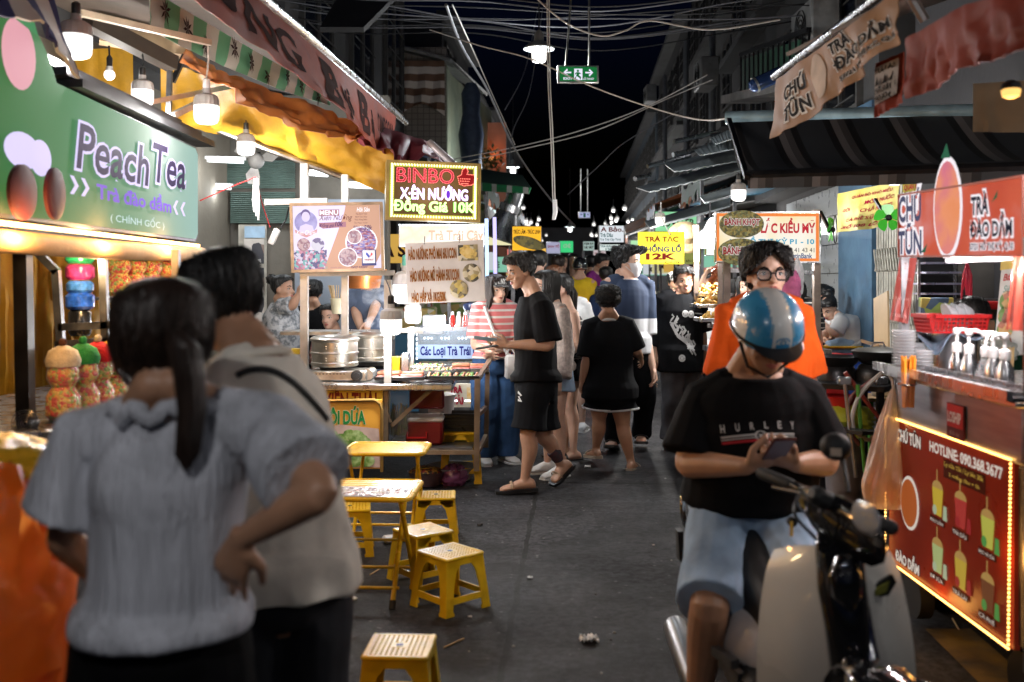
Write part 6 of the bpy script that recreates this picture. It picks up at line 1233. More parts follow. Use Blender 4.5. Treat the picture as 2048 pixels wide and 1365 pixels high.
o=MB().sheet([[V((1.3,2.2,2.35)),V((1.35,4.9,2.62))],[V((3.0,2.2,2.9)),V((3.0,4.9,3.2))]],.02).build('awning_roof',roofm,None);tag(o,'dark canvas roof behind the tan banner and rust red valance','awning')
rag('hanging_cloth',[P(1946,168,4.4),P(2070,160,4.3)],[P(1946,264,4.4),P(2070,266,4.3)],M('khaki_cloth',(.22,.16,.1),.8,0,.2,4),'khaki cloth panel hanging behind the orange lamp','cloth',(12,8),.02,5)
t=thing('warning_lamp','small amber lamp glowing under the rust red valance','lamp',P(2022,186,3.2));MB().lathe([(.012,-.018),(.026,-.012),(.03,.008),(.02,.014)],P(2022,186,3.2),16).build('lens',E('amber',(1,.55,.15),1.2),t);MB().lathe([(.032,.012),(.028,.03),(.01,.04)],P(2022,186,3.2),16).build('cap',blackm,t);light(t,P(2022,200,3.2),1.2,(1,.5,.15),.03)
t=thing('gas_cylinder','small blue cylinder lying on the ledge above the tan banner','cylinder',P(1530,162,8));MB().tube([P(1512,170,8),P(1560,148,8)],.06,16,rnd=True).build('tank',M('navy_gloss',(.02,.05,.16),.2,.3),t);MB().tube([P(1509,171,8),P(1513,169,8)],.065,16).build('rim',alu,t)
bulb('white bulb hanging from the corner of the striped awning',1477,388,7.6,30,20,(1476,352));bulb('white bulb partly hidden by the yellow banner top',1789,358,6.2,28,5,(1789,330),group='hanging bulbs');bulb('white bulb behind the peach on the orange red sign',1872,352,6.0,26,12,(1872,330))
yb=M('yellow_banner',(.62,.52,.08),.45,0,.2,3,.3,14,col2=(.75,.7,.3));rdi=M('crimson_ink',(.4,.01,.05),.5)
o,rw=rag('cloth_banner',[P(1676,388,7.9),P(1800,362,7.2)],[P(1671,466,7.9),P(1740,458,7.5),P(1800,440,7.2)],yb,'crumpled yellow banner with crimson lettering over the blue pillar','banner',(30,14),.045,5)
for s_,a,b,c,d_ in(('QUÁN BÒ KHÔ MIỀU',.25,.1,.9,.22),('MÓN NƯỚC',.45,.28,.92,.4),('GỎI',.08,.4,.22,.5),('CHẢ NƯỚNG',.4,.47,.9,.58),('CÀ PHÊ SỮA ĐÁ',.14,.66,.75,.76),('SỐ 108 LÔ B',.1,.82,.72,.93)):rag_text(rw,o,s_,a,b,c,d_,rdi,.02,.3,.006)
o,rw=rag('cloth_banner',[P(1806,358,7.1),P(1842,350,7.0)],[P(1806,392,7.1),P(1842,388,7.0)],M('gold_banner',(.4,.33,.06),.5,0,.2),'small gold QUÁN CÀ banner left of the peach on the red sign','banner',(8,6),.02,5);rag_text(rw,o,'QUÁN CÀ',.1,.35,.95,.75,rdi,.02,.0,.006)
grp=M('green_fan_plastic',(.06,.5,.04),.3,0,.15)
for lab,px,py,d_,r,tilt in(('bright green fan with broad blades beside the yellow banner',1776,436,7.0,.085,0),('green bladed fan seen edge on below the price sign corner',1662,460,7.3,.08,65)):
 t=thing('green_fan',lab,'fan',P(px,py,d_),'green fans');c=P(px,py,d_);rot=rz(tilt)
 MB().lathe([(.022,-.02),(.022,.02),(.01,.03)],c,14,rot@Matrix.Rotation(R(90),3,'X')).build('hub',blackm,t)
 for k in range(5):
  a=R(72*k+15);u=V((math.cos(a),0,math.sin(a)));w_=V((-math.sin(a),.35,math.cos(a)));MB().sheet([[c+rot@(u*.02-w_*.01),c+rot@(u*.02+w_*.01)],[c+rot@(u*r*.6-w_*.035),c+rot@(u*r*.6+w_*.04)],[c+rot@(u*r-w_*.03),c+rot@(u*r+w_*.045)],[c+rot@(u*r*1.12-w_*.01),c+rot@(u*r*1.12+w_*.02)]],.004).build('blade',grp,t)
 MB().beam(c+Y*.03,c+V((0,.25,.15)),.02).build('bracket',blackm,t,0)
 if tilt:MB().tube([c+rot@V((math.cos(a)*r*1.25,-.03,math.sin(a)*r*1.25))for a in[k*math.pi/12 for k in range(24)]],.004,5,closed=True).build('guard',blackm,t)
wk=thing('wok_stall','black steel wok bench with burners and hoses on the right','food stall',P(1715,900,6));zt=.9;m_=MB();a,b=P(1640,0,6.1),P(1800,0,5.7);m_.beam(V((a.x-.15,6.1,zt)),V((b.x,5.75,zt)),.5,.03);m_.build('bench_top',blackm,wk,0)
for x,y in((a.x-.05,5.9),(a.x+.05,6.3),(b.x-.15,5.6),(b.x-.1,6.0)):MB().beam(V((x,y,0)),V((x,y,zt)),.035).build('leg',blackm,wk,0)
iron=M('wok_iron',(.03,.03,.032),.38,.6,.3,10,dirt=.4)
for k,(px,py,d_,r)in enumerate(((1668,716,6.0,.15),(1756,706,5.9,.15))):
 c=P(px,py,d_);bo=MB().lathe([(.13,0),(.13,.05),(.11,.09),(.1,.1)],V((c.x,c.y,zt+.015)),20).build('burner',iron,wk)
 t=thing('wok',('open black wok on the left burner','black wok covered by a flat lid on the right burner')[k],'wok',c,'woks on the bench');MB().lathe([(.05,-.085),(.1,-.06),(.14,-.02),(r+.005,.01),(r,.012),(.135,-.015),(.09,-.05),(.02,-.06)],c,30).build('pan',iron,t)
 if k:MB().lathe([(r,.012),(r*.8,.025),(r*.2,.035),(.02,.036)],c,28).build('lid',M('dull_lid',(.2,.2,.2),.4,.7,.3,8,dirt=.5),t);MB().tube([c+V((-.04,0,.035)),c+V((-.03,0,.06)),c+V((.03,0,.06)),c+V((.04,0,.035))],.006,6).build('handle',steel,t)
 else:MB().tube([c+V((.13,-.02,.01)),c+V((.2,-.03,.05)),c+V((.26,-.03,.075))],.011,8).build('handle',wood,t)
for k in range(2):MB().box(P((1688,1762)[k],762,5.55),(.07,.05,.045),0,.006).build('gas_valve',steel,wk)
for k,pts in enumerate((((1770,740),(1720,790),(1705,850),(1740,880),(1765,830)),((1690,745),(1730,800),(1765,850),(1750,885)),((1745,760),(1700,800),(1700,860),(1720,890)))):
 m_=MB();q,rr=spl([P(x,y,5.5+.05*k)for x,y in pts],[.012]*len(pts),6);m_.tube(q,rr,8);m_.build('gas_hose',(M('white_hose',(.45,.42,.38),.5),M('red_hose',(.22,.03,.02),.45),M('brown_hose',(.16,.05,.04),.45))[k],wk)
o=MB().beam(P(1762,590,7.3),P(1764,715,7.2),.28,.012,X).build('wooden_board',M('plywood',(.55,.38,.2),.6,0,.15,4),None,0);tag(o,'pale plywood board leaning behind the lidded wok','board')
MB().beam(P(1725,700,6.6),P(1790,718,6.5),.03).build('rail',alu,wk,0);MB().beam(P(1722,682,6.6),P(1785,700,6.5),.02).build('rail',alu,wk,0)
t=thing('waste_bin','grey plastic bin under the wok bench lined with a yellow bag','bin',P(1683,990,5.9));c=V((P(1683,0,5.8).x,5.75,0));m_=MB();m_.loft([(c+Z*z,X*w_,Y*w_*.8)for z,w_ in((.02,.085),(.3,.095),(.3,.105),(.62,.12))],16);m_.build('tub',M('bin_grey',(.22,.22,.25),.4,0,.15),t);
crumple(V((P(1678,0,5.8).x,5.75,.7)),(.16,.14,.1),M('lime_bag',(.6,.62,.05),.3,0,.3,8,.3,20,trans=.3),'bin_bag','yellow green bag bulging over the grey bin rim','bag',.25,3,seed=3);o=MB().lathe([(.06,0),(.1,.06),(.105,.07),(.09,.06)],V((P(1672,0,5.8).x-.01,5.72,.78)),20).build('red_sieve',redp,None);tag(o,'red sieve lying in the yellow bag under the wok bench','sieve')
t=thing('side_table','small side table with steel pot below the lidded wok','table',P(1770,900,6.2));MB().box(P(1768,795,6.2),(.3,.3,.02)).build('table_top',wood,t,0);c=P(1768,795,6.2)
for sx in(-1,1):
 for sy in(-1,1):MB().beam(V((c.x+sx*.13,6.2+sy*.13,0)),V((c.x+sx*.13,6.2+sy*.13,c.z-.01)),.025).build('leg',M('green_paint',(.08,.3,.04),.4),t,0)
t=thing('sauce_pot','small steel pot on the side table below the wok bench','pot',c);MB().lathe([(.07,.01),(.075,.02),(.078,.09),(.082,.092),(.07,.09),(.065,.03),(.02,.025)],c,22).build('body',steel,t)
t=thing('steel_chair','bent steel tube chair under the wok bench','chair',P(1706,950,5.2));q=lambda x,y,z=0:P(x,y,5.3+z);MB().tube([q(1690,770),q(1700,860),q(1705,900),q(1712,955)],.011,8).build('leg',steel,t);MB().tube([q(1715,770,.2),q(1722,860,.2),q(1730,945,.2)],.011,8).build('leg',M('green_paint',(.08,.3,.04),.4),t);MB().beam(q(1680,862),q(1730,862,.2),.25,.02).build('seat',blackm,t,0)
o=MB();a,b,c,d_=SD(2.05,8.8),SD(2.05,11.4),SD(2.9,11.4),SD(2.9,8.8);o.prism([a,b,c,d_],Z*.38);struct(o.build('pavement',concrete,None,0))
t=dup(FT,(P(1668,0,9.7).x,9.7,.38),0,'far yellow folding table between the two seated diners');
for lab,px,d_,col in(('red plastic stool beside the far yellow table',1690,9.3,redp),('blue plastic stool beside the red stool at the far table',1716,9.2,M('blue_plastic',(.03,.1,.5),.4))):
 n_=dup(ST,(P(px,0,d_).x,d_,.38),5,lab,(1.25,1.25,1.75));n_['group']='coloured stools on the raised pavement'
 for ch in n_.children:ch.data=ch.data.copy();ch.data.materials[0]=col
cooler(V((P(1652,0,9.0).x,9.0,.38)),0,redp,redp,'bright red cool box before the far yellow table',(.3,.25,.42),0,'cool boxes')
fs=thing('fried_food_stall','steel fried food stall carrying the yellow LẮC KIỂU MỸ sign','food stall',P(1530,900,7.8))
for px,d_,y0,y1,w_ in((1633,7.6,420,900,.05),(1453,7.5,520,900,.05),(1441,8.3,440,900,.04),(1392,9,450,880,.045)):MB().beam(P(px,y1,d_),P(px,y0,d_),w_).build('post',M('brown_steel',(.25,.2,.17),.4,.7,.2,dirt=.4),fs,0)
MB().beam(P(1445,541,7.6),P(1640,546,7.6),.03).build('rail',steel,fs,0);MB().beam(P(1415,652,8),P(1500,652,8),.03,.03).build('rail',steel,fs,0);MB().box(P(1530,700,8.1),(.9,.6,.04)).build('counter',steel,fs,0);MB().box(P(1530,800,8.15),(.85,.5,.75)).build('body',darksteel,fs,0)
fry=ramp_mat('fried_food',[(.62,.36,.07),(.7,.45,.12),(.5,.25,.04),(.72,.55,.22)],'noise',14,rough=.45)
def pile(c,rx,ry,rz_,n_,mat,label,s_=.02,seed=1):
 m_=MB();rn=random.Random(seed)
 for k in range(n_):
  a=rn.uniform(0,6.28);r=rn.random()**.5;p=V(c)+V((rx*r*math.cos(a),ry*r*math.sin(a),rz_*(1-r*r)*rn.random()));d2=V((rn.uniform(-1,1),rn.uniform(-1,1),rn.uniform(-.5,.5))).normalized();m_.tube([p-d2*s_,p+Z*s_*.4,p+d2*s_],[s_*.5,s_*.6,s_*.5],6,rnd=True)
 o=m_.build('fried_food',mat,None);o['kind']='stuff';return o
for k,(px,py,d_,w_)in enumerate(((1432,612,8.6,.2),(1450,640,8.3,.24),(1490,655,8.1,.26),(1425,590,9,.16))):
 c=P(px,py,d_);t=tray(c-Z*.01,w_*1.9,.3,steel,'tray heaped with fried food, %s of the four'%('back left','middle','front right','rear topmost')[k],group='trays of fried food');pile(c,w_*.85,.13,.14,70,fry,'',.026,k)
pile(P(1440,560,8.6),.05,.05,.2,24,M('roast_meat',(.3,.08,.03),.35,0,.3,20),'',.04,9)
fr=Fr(P(1430,424,7.6),P(1641,424,7.55),P(1430,526,7.6));t=lightbox('price_sign','yellow LẮC KIỂU MỸ sign with orange red border on a steel post',fr,ramp_mat('cream_yellow_sign',[(.95,.9,.75),(.95,.9,.8),(.95,.75,.35)],'noise',2.2,.82),steel,.06,.01)
m_=MB();e1=E('sign_orange',(.9,.25,.06),.8);
for q in((.015,.03,.985,.09),(.015,.91,.985,.965),(.015,.09,.04,.91),(.955,.09,.985,.91)):fr.rect(m_,*q,.003)
m_.build('border',e1,t,0,False)
fr.text(t,'CƠM LẮC KIỂU MỸ',.22,.12,.95,.42,E('sign_crimson',(.6,.03,.05),.7),.006,.04);fr.text(t,'178 HỒ THỊ KỶ P1 - 10',.14,.48,.94,.66,E('sign_cyan',(.05,.4,.6),.7),.006,.03);fr.text(t,'ĐT: 0908 41 43 41',.52,.7,.94,.79,E('sign_black',(.03,.03,.04),.4),.006);fr.text(t,'VietinBank',.69,.81,.92,.91,E('sign_navy',(.02,.08,.3),.5),.006,.02)
for k,(x0,y0,x1,y1,s_)in enumerate(((1440,421,1528,476,'BÁNH KHỌT'),(1437,477,1526,531,'BÁNH XÈO'))):
 fr=Fr.px(x0,y0,x1,y1,7.3);t=thing('oval_sign',('upper oval BÁNH KHỌT food sign','lower oval BÁNH XÈO food sign')[k]+' left of the yellow sign','sign',fr.pt(.5,.5));m_=MB();cc=fr.pt(.5,.5);m_.prism([cc+X*fr.w/2*math.cos(a)+Z*fr.h/2*math.sin(a)for a in[2*math.pi*i/40 for i in range(40)]],Y*.03);m_.build('board',ramp_mat('oval_food_%d'%k,[(.12,.1,.04),(.35,.25,.06),(.5,.4,.12),(.16,.16,.06),(.3,.3,.12)][::1 if k else-1],'voronoi',70,.45,rough=.4),t);fr.text(t,s_,.1,.26,.9,.6,E('oval_red',(.45,.04,.05),.5),.006,.03,out=E('oval_white',(.8,.75,.7),.6),og=.08)
t=thing('lantern_cluster','cluster of glaring white bulbs at the fried food stall','lamp',P(1420,470,9));
for x,y,s_ in((1424,462,.085),(1407,482,.07),(1434,484,.075)):MB().lathe([(.2*s_,-s_),(s_*.8,-s_*.8),(s_,0),(s_*.5,s_),(s_*.2,s_*1.4)],P(x,y,9),18).build('globe',E('glare',(1,1,1),1.8),t)
light(t,P(1420,500,8.85),42,(1,.98,.95),.12);MB().tube([P(1420,440,9),P(1420,405,9)],.008).build('cord',wire_m,t)
bagk=M('pink_bag',(.75,.2,.4),.3,0,.3,10,.3,20,trans=.25);crumple(P(1583,575,7.0),(.055,.05,.1),bagk,'plastic_bag','pink plastic bag hanging behind the man with glasses','bag',.3,3,seed=6);crumple(P(1594,560,7.1),(.04,.04,.12),M('white_bag',(.7,.7,.72),.3,0,.1,alpha=.8),'plastic_bag','white plastic bag hanging behind the pink bag','bag',.3,3,seed=7)
st_m=M('pale_sheet',(.42,.47,.48),.4,.5,.25,3,.05,20,dirt=.5)
t=thing('sheet_awning','ragged pale metal sheet awning stepping up on steel pipes','awning',P(1380,320,11))
for k,(a,b,c,d_)in enumerate((((1272,376),(1480,318),(1300,385),(1480,342)),((1330,330),(1482,290),(1350,345),(1482,322)),((1385,298),(1482,268),(1400,312),(1482,296)),((1420,278),(1482,250),(1430,290),(1482,272)))):
 dd=10.5-.3*k;m_=MB();rows=[]
 for j in range(5):
  rr=[]
  for i in range(25):
   u=i/24;p=P(a[0]+(b[0]-a[0])*u,a[1]+(b[1]-a[1])*u,dd+1.2).lerp(P(c[0]+(d_[0]-c[0])*u,c[1]+(d_[1]-c[1])*u,dd),j/4);p.z+=.006*math.sin(u*60);rr.append(p)
  rows.append(rr)
 m_.sheet(rows,.01);m_.build('sheet',st_m,t)
for x0,y0,x1,y1 in((1348,284,1440,264),(1346,310,1400,298),(1295,333,1380,312),(1270,358,1300,350)):MB().tube([P(x0,y0,10.6),P(x1,y1,10.9)],.025,8).build('pipe',steel,t)
t=thing('sheet_awning','grey tin awnings layered lower over the middle right stalls','awning',P(1400,430,12));
for k,(x0,y0,x1,y1,dd)in enumerate(((1290,445,1460,395,11),(1330,470,1470,425,10.5),(1400,395,1480,370,9.5))):MB().sheet([[P(x0,y0,dd+.8),P(x1,y1,dd+.8)],[P(x0+10,y0+12,dd),P(x1,y1+18,dd)]],.02).build('sheet',tin,t)
o=MB().sheet([[P(1250,452,16),P(1290,436,15)],[P(1252,466,15.4),P(1290,452,14.4)]],.02).build('small_awning',orange_t,None);tag(o,'small orange awning far along the right stalls','awning')
t=thing('straw_hat','straw hat hung beside the yellow TRÀ TẮC sign','hat',P(1375,470,10.6));MB().lathe([(.2,0),(.19,.02),(.12,.05),(.1,.13),(.05,.16)],P(1372,475,10.6),26,Matrix.Rotation(R(60),3,'X')).build('hat',M('straw',(.5,.38,.22),.7,0,.2,40,.3,90),t)
fr=Fr.px(1276,464,1369,529,9.9);t=thing('hanging_sign','bright yellow TRÀ TẮC KHỔNG LỒ 12K sign hanging over the lane','sign',fr.pt(.5,.5));m_=MB();fr.box(m_,0,0,1,1,-.02,0,.008);m_.build('board',M('lemon_board',(.85,.75,.03),.35,0,.06,3,emit=(.85,.75,.03),es=.45),t);rd=E('crimson_print',(.5,.04,.03),.35)
fr.text(t,'TRÀ TẮC',.14,.06,.87,.31,rd,.004,.03);fr.text(t,'KHỔNG LỒ',.06,.36,.93,.62,E('navy_print2',(.02,.05,.3),.35),.004,.03);fr.text(t,'12K',.17,.66,.82,.86,rd,.004,.05);fr.text(t,'Kính Mời',.57,.89,.92,.98,rd,.004,0,.3)
MB().tube([P(1322,404,9.9),P(1322,432,9.9),P(1340,470,9.86)],.006,6).build('cord',wire_w,t)
bulb('finned bulb hanging above the yellow TRÀ TẮC sign',1320,440,10.2,20,24,(1320,404));bulb('bulb below the yellow TRÀ TẮC sign',1318,608,10.6,18,20,(1318,575));bulb('second bulb below the yellow sign, nearer the masked man',1303,596,11.2,20,18,(1303,560))
def pendant(lab,px,py,d_,wpx,pw,c=None):
 c=c or P(px,py,d_);w_=wpx*d_/F;t=thing('pendant_lamp',lab,'street lamp',c,'street pendant lamps');MB().lathe([(.2*w_,-.42*w_),(.24*w_,-.36*w_),(.25*w_,-.05*w_),(.25*w_,.1*w_)],c,22).build('globe',E('pendant_glow',(1,.98,.92),.9),t)
 MB().lathe([(.5*w_,-.02*w_),(.5*w_,.02*w_),(.34*w_,.16*w_),(.17*w_,.24*w_),(.14*w_,.5*w_),(.05*w_,.6*w_)],c,26).build('shade',M('enamel_shade',(.25,.26,.25),.4,.2,.15),t);MB().tube([c+Z*.6*w_,c+Z*1.6],.008,6).build('cord',wire_m,t);light(t,c-Z*.5*w_,pw,(.9,.95,1),.1)
pendant('large street lamp with enamel shade hanging over the lane',1078,98,9.2,62,38);pendant('small street lamp over the green striped awning',1026,335,20,26,60);pendant('distant street lamp low over the lane',1140,455,27,20,60)
def exit_sign(lab,x0,y0,x1,y1,d_,full):
 fr=Fr.px(x0,y0,x1,y1,d_,2);t=thing('exit_sign',lab,'sign',fr.pt(.5,.5),'exit signs');m_=MB();fr.box(m_,0,0,1,1,-.05,0,.004);m_.build('case',alu,t);m_=MB();fr.rect(m_,.05,.09,.95,.91,.003);m_.build('face',E('exit_green',(.01,.2,.05),.55)if full else E('exit_lilac',(.45,.5,.75),.7),t,0,False);wl_=E('exit_white',(.8,.8,.95),.8)if full else E('exit_navy',(.05,.06,.15),.5)
 for sx in(0,1):
  q=lambda u:u if not sx else 1-u
  m_=MB();fr.poly(m_,[(q(a),b)for a,b in((.14,.42),(.23,.2),(.25,.3),(.2,.38),(.33,.38),(.33,.47),(.2,.47),(.25,.55),(.23,.65))],.006);m_.build('arrow',wl_,t,0,False)
 m_=MB();fr.rect(m_,.4,.2,.6,.85,.005);m_.build('door_symbol',wl_,t,0,False);m_=MB();fr.disc(m_,.49,.33,.035*fr.w*.8,.008);fr.poly(m_,[(.46,.4),(.53,.42),(.58,.52),(.53,.5),(.51,.58),(.57,.68),(.55,.84),(.52,.72),(.46,.63),(.43,.82),(.4,.8),(.45,.6),(.46,.48),(.42,.56),(.42,.48)],.008);m_.build('running_figure',E('exit_green',(.01,.2,.05),.55),t,0,False)
 if full:fr.text(t,'EXIT',.14,.7,.36,.84,wl_,.006,.03);fr.text(t,'LỐI THOÁT',.62,.66,.88,.84,wl_,.006,.02)
 for u,dx in((.2,16 if full else 0),(.77,0)):a=fr.pt(u,0,-.02);MB().tube([a,a+V((dx*d_/F,0,.9))],.009,8).build('rod',alu,t)
exit_sign('green EXIT sign with arrows and running figure hung over the lane',1115,131,1198,166,9,True);exit_sign('small pale exit sign hanging far down the lane',1157,424,1181,437,21,False)
def cable(lab,pts,d0,d1,r=.007,m_=wire_m,grp='overhead cables'):
 n_=len(pts);q,rr=spl([P(x,y,d0+(d1-d0)*i/(n_-1))for i,(x,y)in enumerate(pts)],[r]*n_,8);o=MB().tube(q,rr,6).build('overhead_cable',m_,None);tag(o,lab,'cable',grp)
cable('long pale cable sagging from the left roofs past the exit sign to the striped awning',((860,60),(960,92),(1060,118),(1180,172),(1300,215),(1400,240),(1462,236)),8.5,7.05,.006,wire_w);cable('white cable dipping under the top of the exit sign rods',((1065,-10),(1130,45),(1200,72),(1250,62),(1300,42),(1420,60),(1560,40)),8,8,.007,wire_w)
for k,(x,dx)in enumerate(((1094,0),(1098,2))):cable('twisted pair of cables hanging straight down mid lane',((x,-20),(x+2,150),(x+8,280),(x+12,400)),8.6,8.6,.006,wire_w,'hanging cable pair')
cable('thick twisted cable slanting down from the upper left to the lane',((892,10),(925,95),(975,180),(1020,280),(1060,345),(1110,410),(1150,452)),8,16,.013,M('twisted_cable',(.16,.16,.17),.5));cable('thin cable beside the thick slanting cable',((905,10),(950,110),(985,190),(1030,290)),8.2,14,.006,wire_w)
for k,(p_,lab)in enumerate([(((900,320),(1030,295),(1160,262),(1290,215),(1415,150)),'pale cable rising to the right across the dark lane'),(((905,330),(1040,300),(1190,262),(1330,200),(1425,160)),'second pale cable rising to the right across the lane'),(((1075,20),(1050,140),(1010,220)),'cable drooping behind the street lamp'),(((1085,20),(1060,180),(1026,262),(1018,330)),'cable looping down to the small street lamp'),(((1135,390),(1200,330),(1250,285),(1370,215)),'thin dark cable slanting up to the right buildings')]):cable(lab,p_,14,12,.007,wire_w if k<2 else M('grey_cable',(.1,.1,.11),.5))
rn=random.Random(12)
for k in range(11):y=-12+7*k;cable('thin dark cable sagging across the top of the lane',((520+rn.uniform(-60,60),y-30+rn.uniform(-9,9)),(700+rn.uniform(-60,60),y+rn.uniform(-10,10)),(950,y+18+rn.uniform(-14,14)),(1200,y+30+rn.uniform(-16,16)),(1480,y+rn.uniform(-10,25)),(1680,y+rn.uniform(-40,5))),9+.3*k,9+.3*k,.008,M('grey_cable',(.1,.1,.11),.5)if k%2 else wire_m)
o=MB().sheet([[P(690,-25,10),P(812,-25,10)],[P(640,60,9),P(728,60,9)]],.05).build('roof_panel',plaster[0],None,0);tag(o,'pale roof panel jutting out at the top left of the lane','roof')
t=thing('green_awning','green and white striped awning beyond the neon sign','awning',P(1010,365,13));gs_=ramp_mat('green_white_awning',[(.02,.22,.08),(.02,.22,.08),(.5,.5,.45)],'bands',5,bands='X');a=[P(955,338,15),P(1045,352,13.5)];b=[P(955,365,13.6),P(1062,376,12)];MB().sheet([a,b],.02).build('canvas',M('dark_green_canvas',(.03,.07,.05),.6),t);MB().sheet([b,[P(955,382,13.6),P(1058,388,12)]],.01).build('valance',gs_,t)
t=thing('duct','flared metal extractor duct under the green striped awning','duct',P(1010,440,13));MB().tube([P(1035,385,13),P(1018,425,13),P(1000,480,13)],[.1,.13,.3],18).build('pipe',steel,t);MB().tube([P(1023,412,13),P(1018,425,13)],.15,16).build('collar',steel,t)
def far_sign(lab,x0,y0,x1,y1,d_,col,lines,es=.8,posts=True):
 fr=Fr.px(x0,y0,x1,y1,d_);t=thing('stall_sign',lab,'sign',fr.pt(.5,.5));m_=MB();fr.box(m_,0,0,1,1,-.08,0,.01);m_.build('case',darksteel,t);m_=MB();fr.rect(m_,.03,.03,.97,.97,.004);m_.build('face',E('far_%s'%lab[:24],col,es),t,0,False)
 for s_,a,b,c,e,k in lines:fr.text(t,s_,a,b,c,e,E('far_ink_%s'%(k,),k,.4),.02,.03)
 if posts:MB().beam(fr.pt(.05,1,-.06),fr.pt(.05,1,-.06)-Z*(fr.pt(0,1).z),.05).build('post',darksteel,t,0)
 return t
BK,RD_,TL_=(.03,.01,.01),(.4,.02,.02),(.03,.2,.22)
t=far_sign('amber TRÚC LÂM sign with a picture of skewered snails',1023,452,1084,503,12.6,(1,.5,.03),(('TRÚC LÂM - TRÚC LINH',.06,.12,.94,.32,BK),),.85);m_=MB();c=P(1058,486,12.5);m_.prism([c+X*.2*math.cos(a)+Z*.075*math.sin(a)-Z*.05*math.cos(a)for a in[i*math.pi/14 for i in range(28)]],Y*.03);m_.build('oval_board',ramp_mat('snail_print',[(.25,.2,.03),(.4,.3,.05),(.12,.1,.02)],'voronoi',22,.3),t)
far_sign('white A Bảo strawberry tea sign over the lane',1197,451,1249,486,15.5,(.85,.9,.95),(('A Bảo.',.08,.08,.95,.38,(.2,.02,.02)),('Trà Dâu',.06,.45,.55,.68,TL_),('Trà Trái Cây Tươi',.06,.75,.85,.92,TL_)),.7);far_sign('pale TRÀ ĐÀO CAM 15K sign under the A Bảo sign',1198,489,1241,502,15.4,(.8,.88,.85),(('TRÀ ĐÀO CAM',.05,.08,.95,.48,TL_),('15K',.3,.55,.7,.95,TL_)),.7,False)
far_sign('pale green KEM BƠ board far down the lane',1166,483,1189,502,22,(.45,.6,.55),(('KEM BƠ',.1,.1,.9,.4,BK),('HK MIT',.1,.5,.9,.8,BK)),.6);far_sign('glowing green picture sign far along the left stalls',1118,482,1147,506,21,(.05,.6,.2),(('CHÈ',.3,.2,.8,.6,(.6,.8,.6)),),.8);far_sign('lilac picture sign left of the green sign',1092,484,1121,508,20,(.5,.5,.7),(('SINH TỐ',.1,.2,.9,.5,RD_),),.6);far_sign('pale pink sign behind the magenta shirt',1186,500,1212,520,18,(.7,.6,.62),(('TRÀ SỮA',.1,.2,.9,.6,RD_),),.6)
far_sign('lit menu panel with orange base beside the glaring bulbs',1412,470,1440,512,9.3,(.6,.8,.65),(('XÔI',.2,.2,.8,.5,TL_),),.7,False);far_sign('dim olive food sign behind the yellow TRÀ TẮC sign',1368,490,1402,530,11.4,(.35,.38,.1),(('ĐẬU CAM BẮP',.1,.7,.95,.9,BK),),.5)
bg=bulb('first bulb',1090,522,17,15,30,None);k0=0
for k in range(24):
 d_=13.5+k*1.15;side=-1 if k%2 else 1;xo=side*(1.55+.4*rn.random())+(.25 if side>0 else 0);z_=1.95+.35*rn.random();loc=SD(xo,d_,z_);lab='small bright bulb over the %s stalls down the lane'%('left' if side<0 else 'right')
 if k==0:b_=bg;bg.location=loc;bg['label']=lab;bg['group']='far stall bulbs'
 else:b_=dup(bg,loc,0,lab);b_['group']='far stall bulbs'
tabm=[M('stall_cover_%d'%i,c,.6,0,.2,4)for i,c in enumerate(((.3,.05,.04),(.04,.15,.25),(.35,.3,.08),(.3,.3,.3)))];rn=random.Random(31)
for k in range(14):
 d_=12.5+(k//2)*3.4;side=-1 if k%2 else 1;c=SD(side*2.15+(.2 if side>0 else 0),d_);cl_=('dark red','blue','ochre','grey')[k%4]
 t=thing('market_stall','dim market stall with %s cover, %s one along the %s side'%(cl_,('first','second','third','fourth','fifth','sixth','last')[k//2],'left' if side<0 else 'right'),'food stall',c,'market stalls down the lane');MB().box(c+Z*.45,(1.1,1.9,.9),3).build('counter',tabm[k%4],t,0);MB().sheet([[c+V((-.75,-1.1,2.55)),c+V((-.75,1.1,2.55))],[c+V((.75,-1.1,2.55+.25*side)),c+V((.75,1.1,2.55+.25*side))]],.02).build('canopy',tabm[(k+1)%4],t,0)
 for sx in(-.6,.6):MB().beam(c+V((sx,-1,0)),c+V((sx,-1,2.55)),.04).build('post',darksteel,t,0)
 MB().box(c+V((0,-.3,1.05)),(.8,.9,.28),3,.02).build('food_case',ramp_mat('far_food_%d'%(k%3),[(.5,.35,.1),(.45,.12,.06),(.6,.55,.45),(.2,.3,.08)],'voronoi',9+k%3),t,0)
 fr=Fr(c+V((-.55,-1.12,2.05)),c+V((.55,-1.12,2.05)),c+V((-.55,-1.12,1.72)));m_=MB();fr.box(m_,0,0,1,1,-.04,0);m_.build('sign_panel',E('stall_sign_%d'%(k%5),((.8,.85,.9),(.85,.5,.1),(.3,.7,.5),(.8,.75,.4),(.75,.3,.3))[k%5],.55),t,0);fr.text(t,('CHÈ','TRÀ SỮA','XIÊN QUE','KEM','BÁNH')[k%5],.15,.2,.85,.8,BK and E('far_ink_%s'%(BK,),BK,.4),.006,.04)
for x in(1108,1111):o=MB().tube([P(x,400,8.6),P(x+1,425,8.6),P(x-2,440,8.6)],[.012,.014,.008],8).build('cable_plug',white,None);tag(o,'white plug dangling at the end of the hanging cable pair','plug','hanging plugs')
aw=[M('lane_canvas_%s'%n,c,.6,0,.25,3,dirt=.4)for n,c in(('tin',(.3,.32,.33)),('orange',(.5,.14,.04)),('green',(.05,.16,.1)),('blue',(.07,.12,.25)),('white',(.45,.45,.43)))];cn=('tin','orange','green','blue','pale')
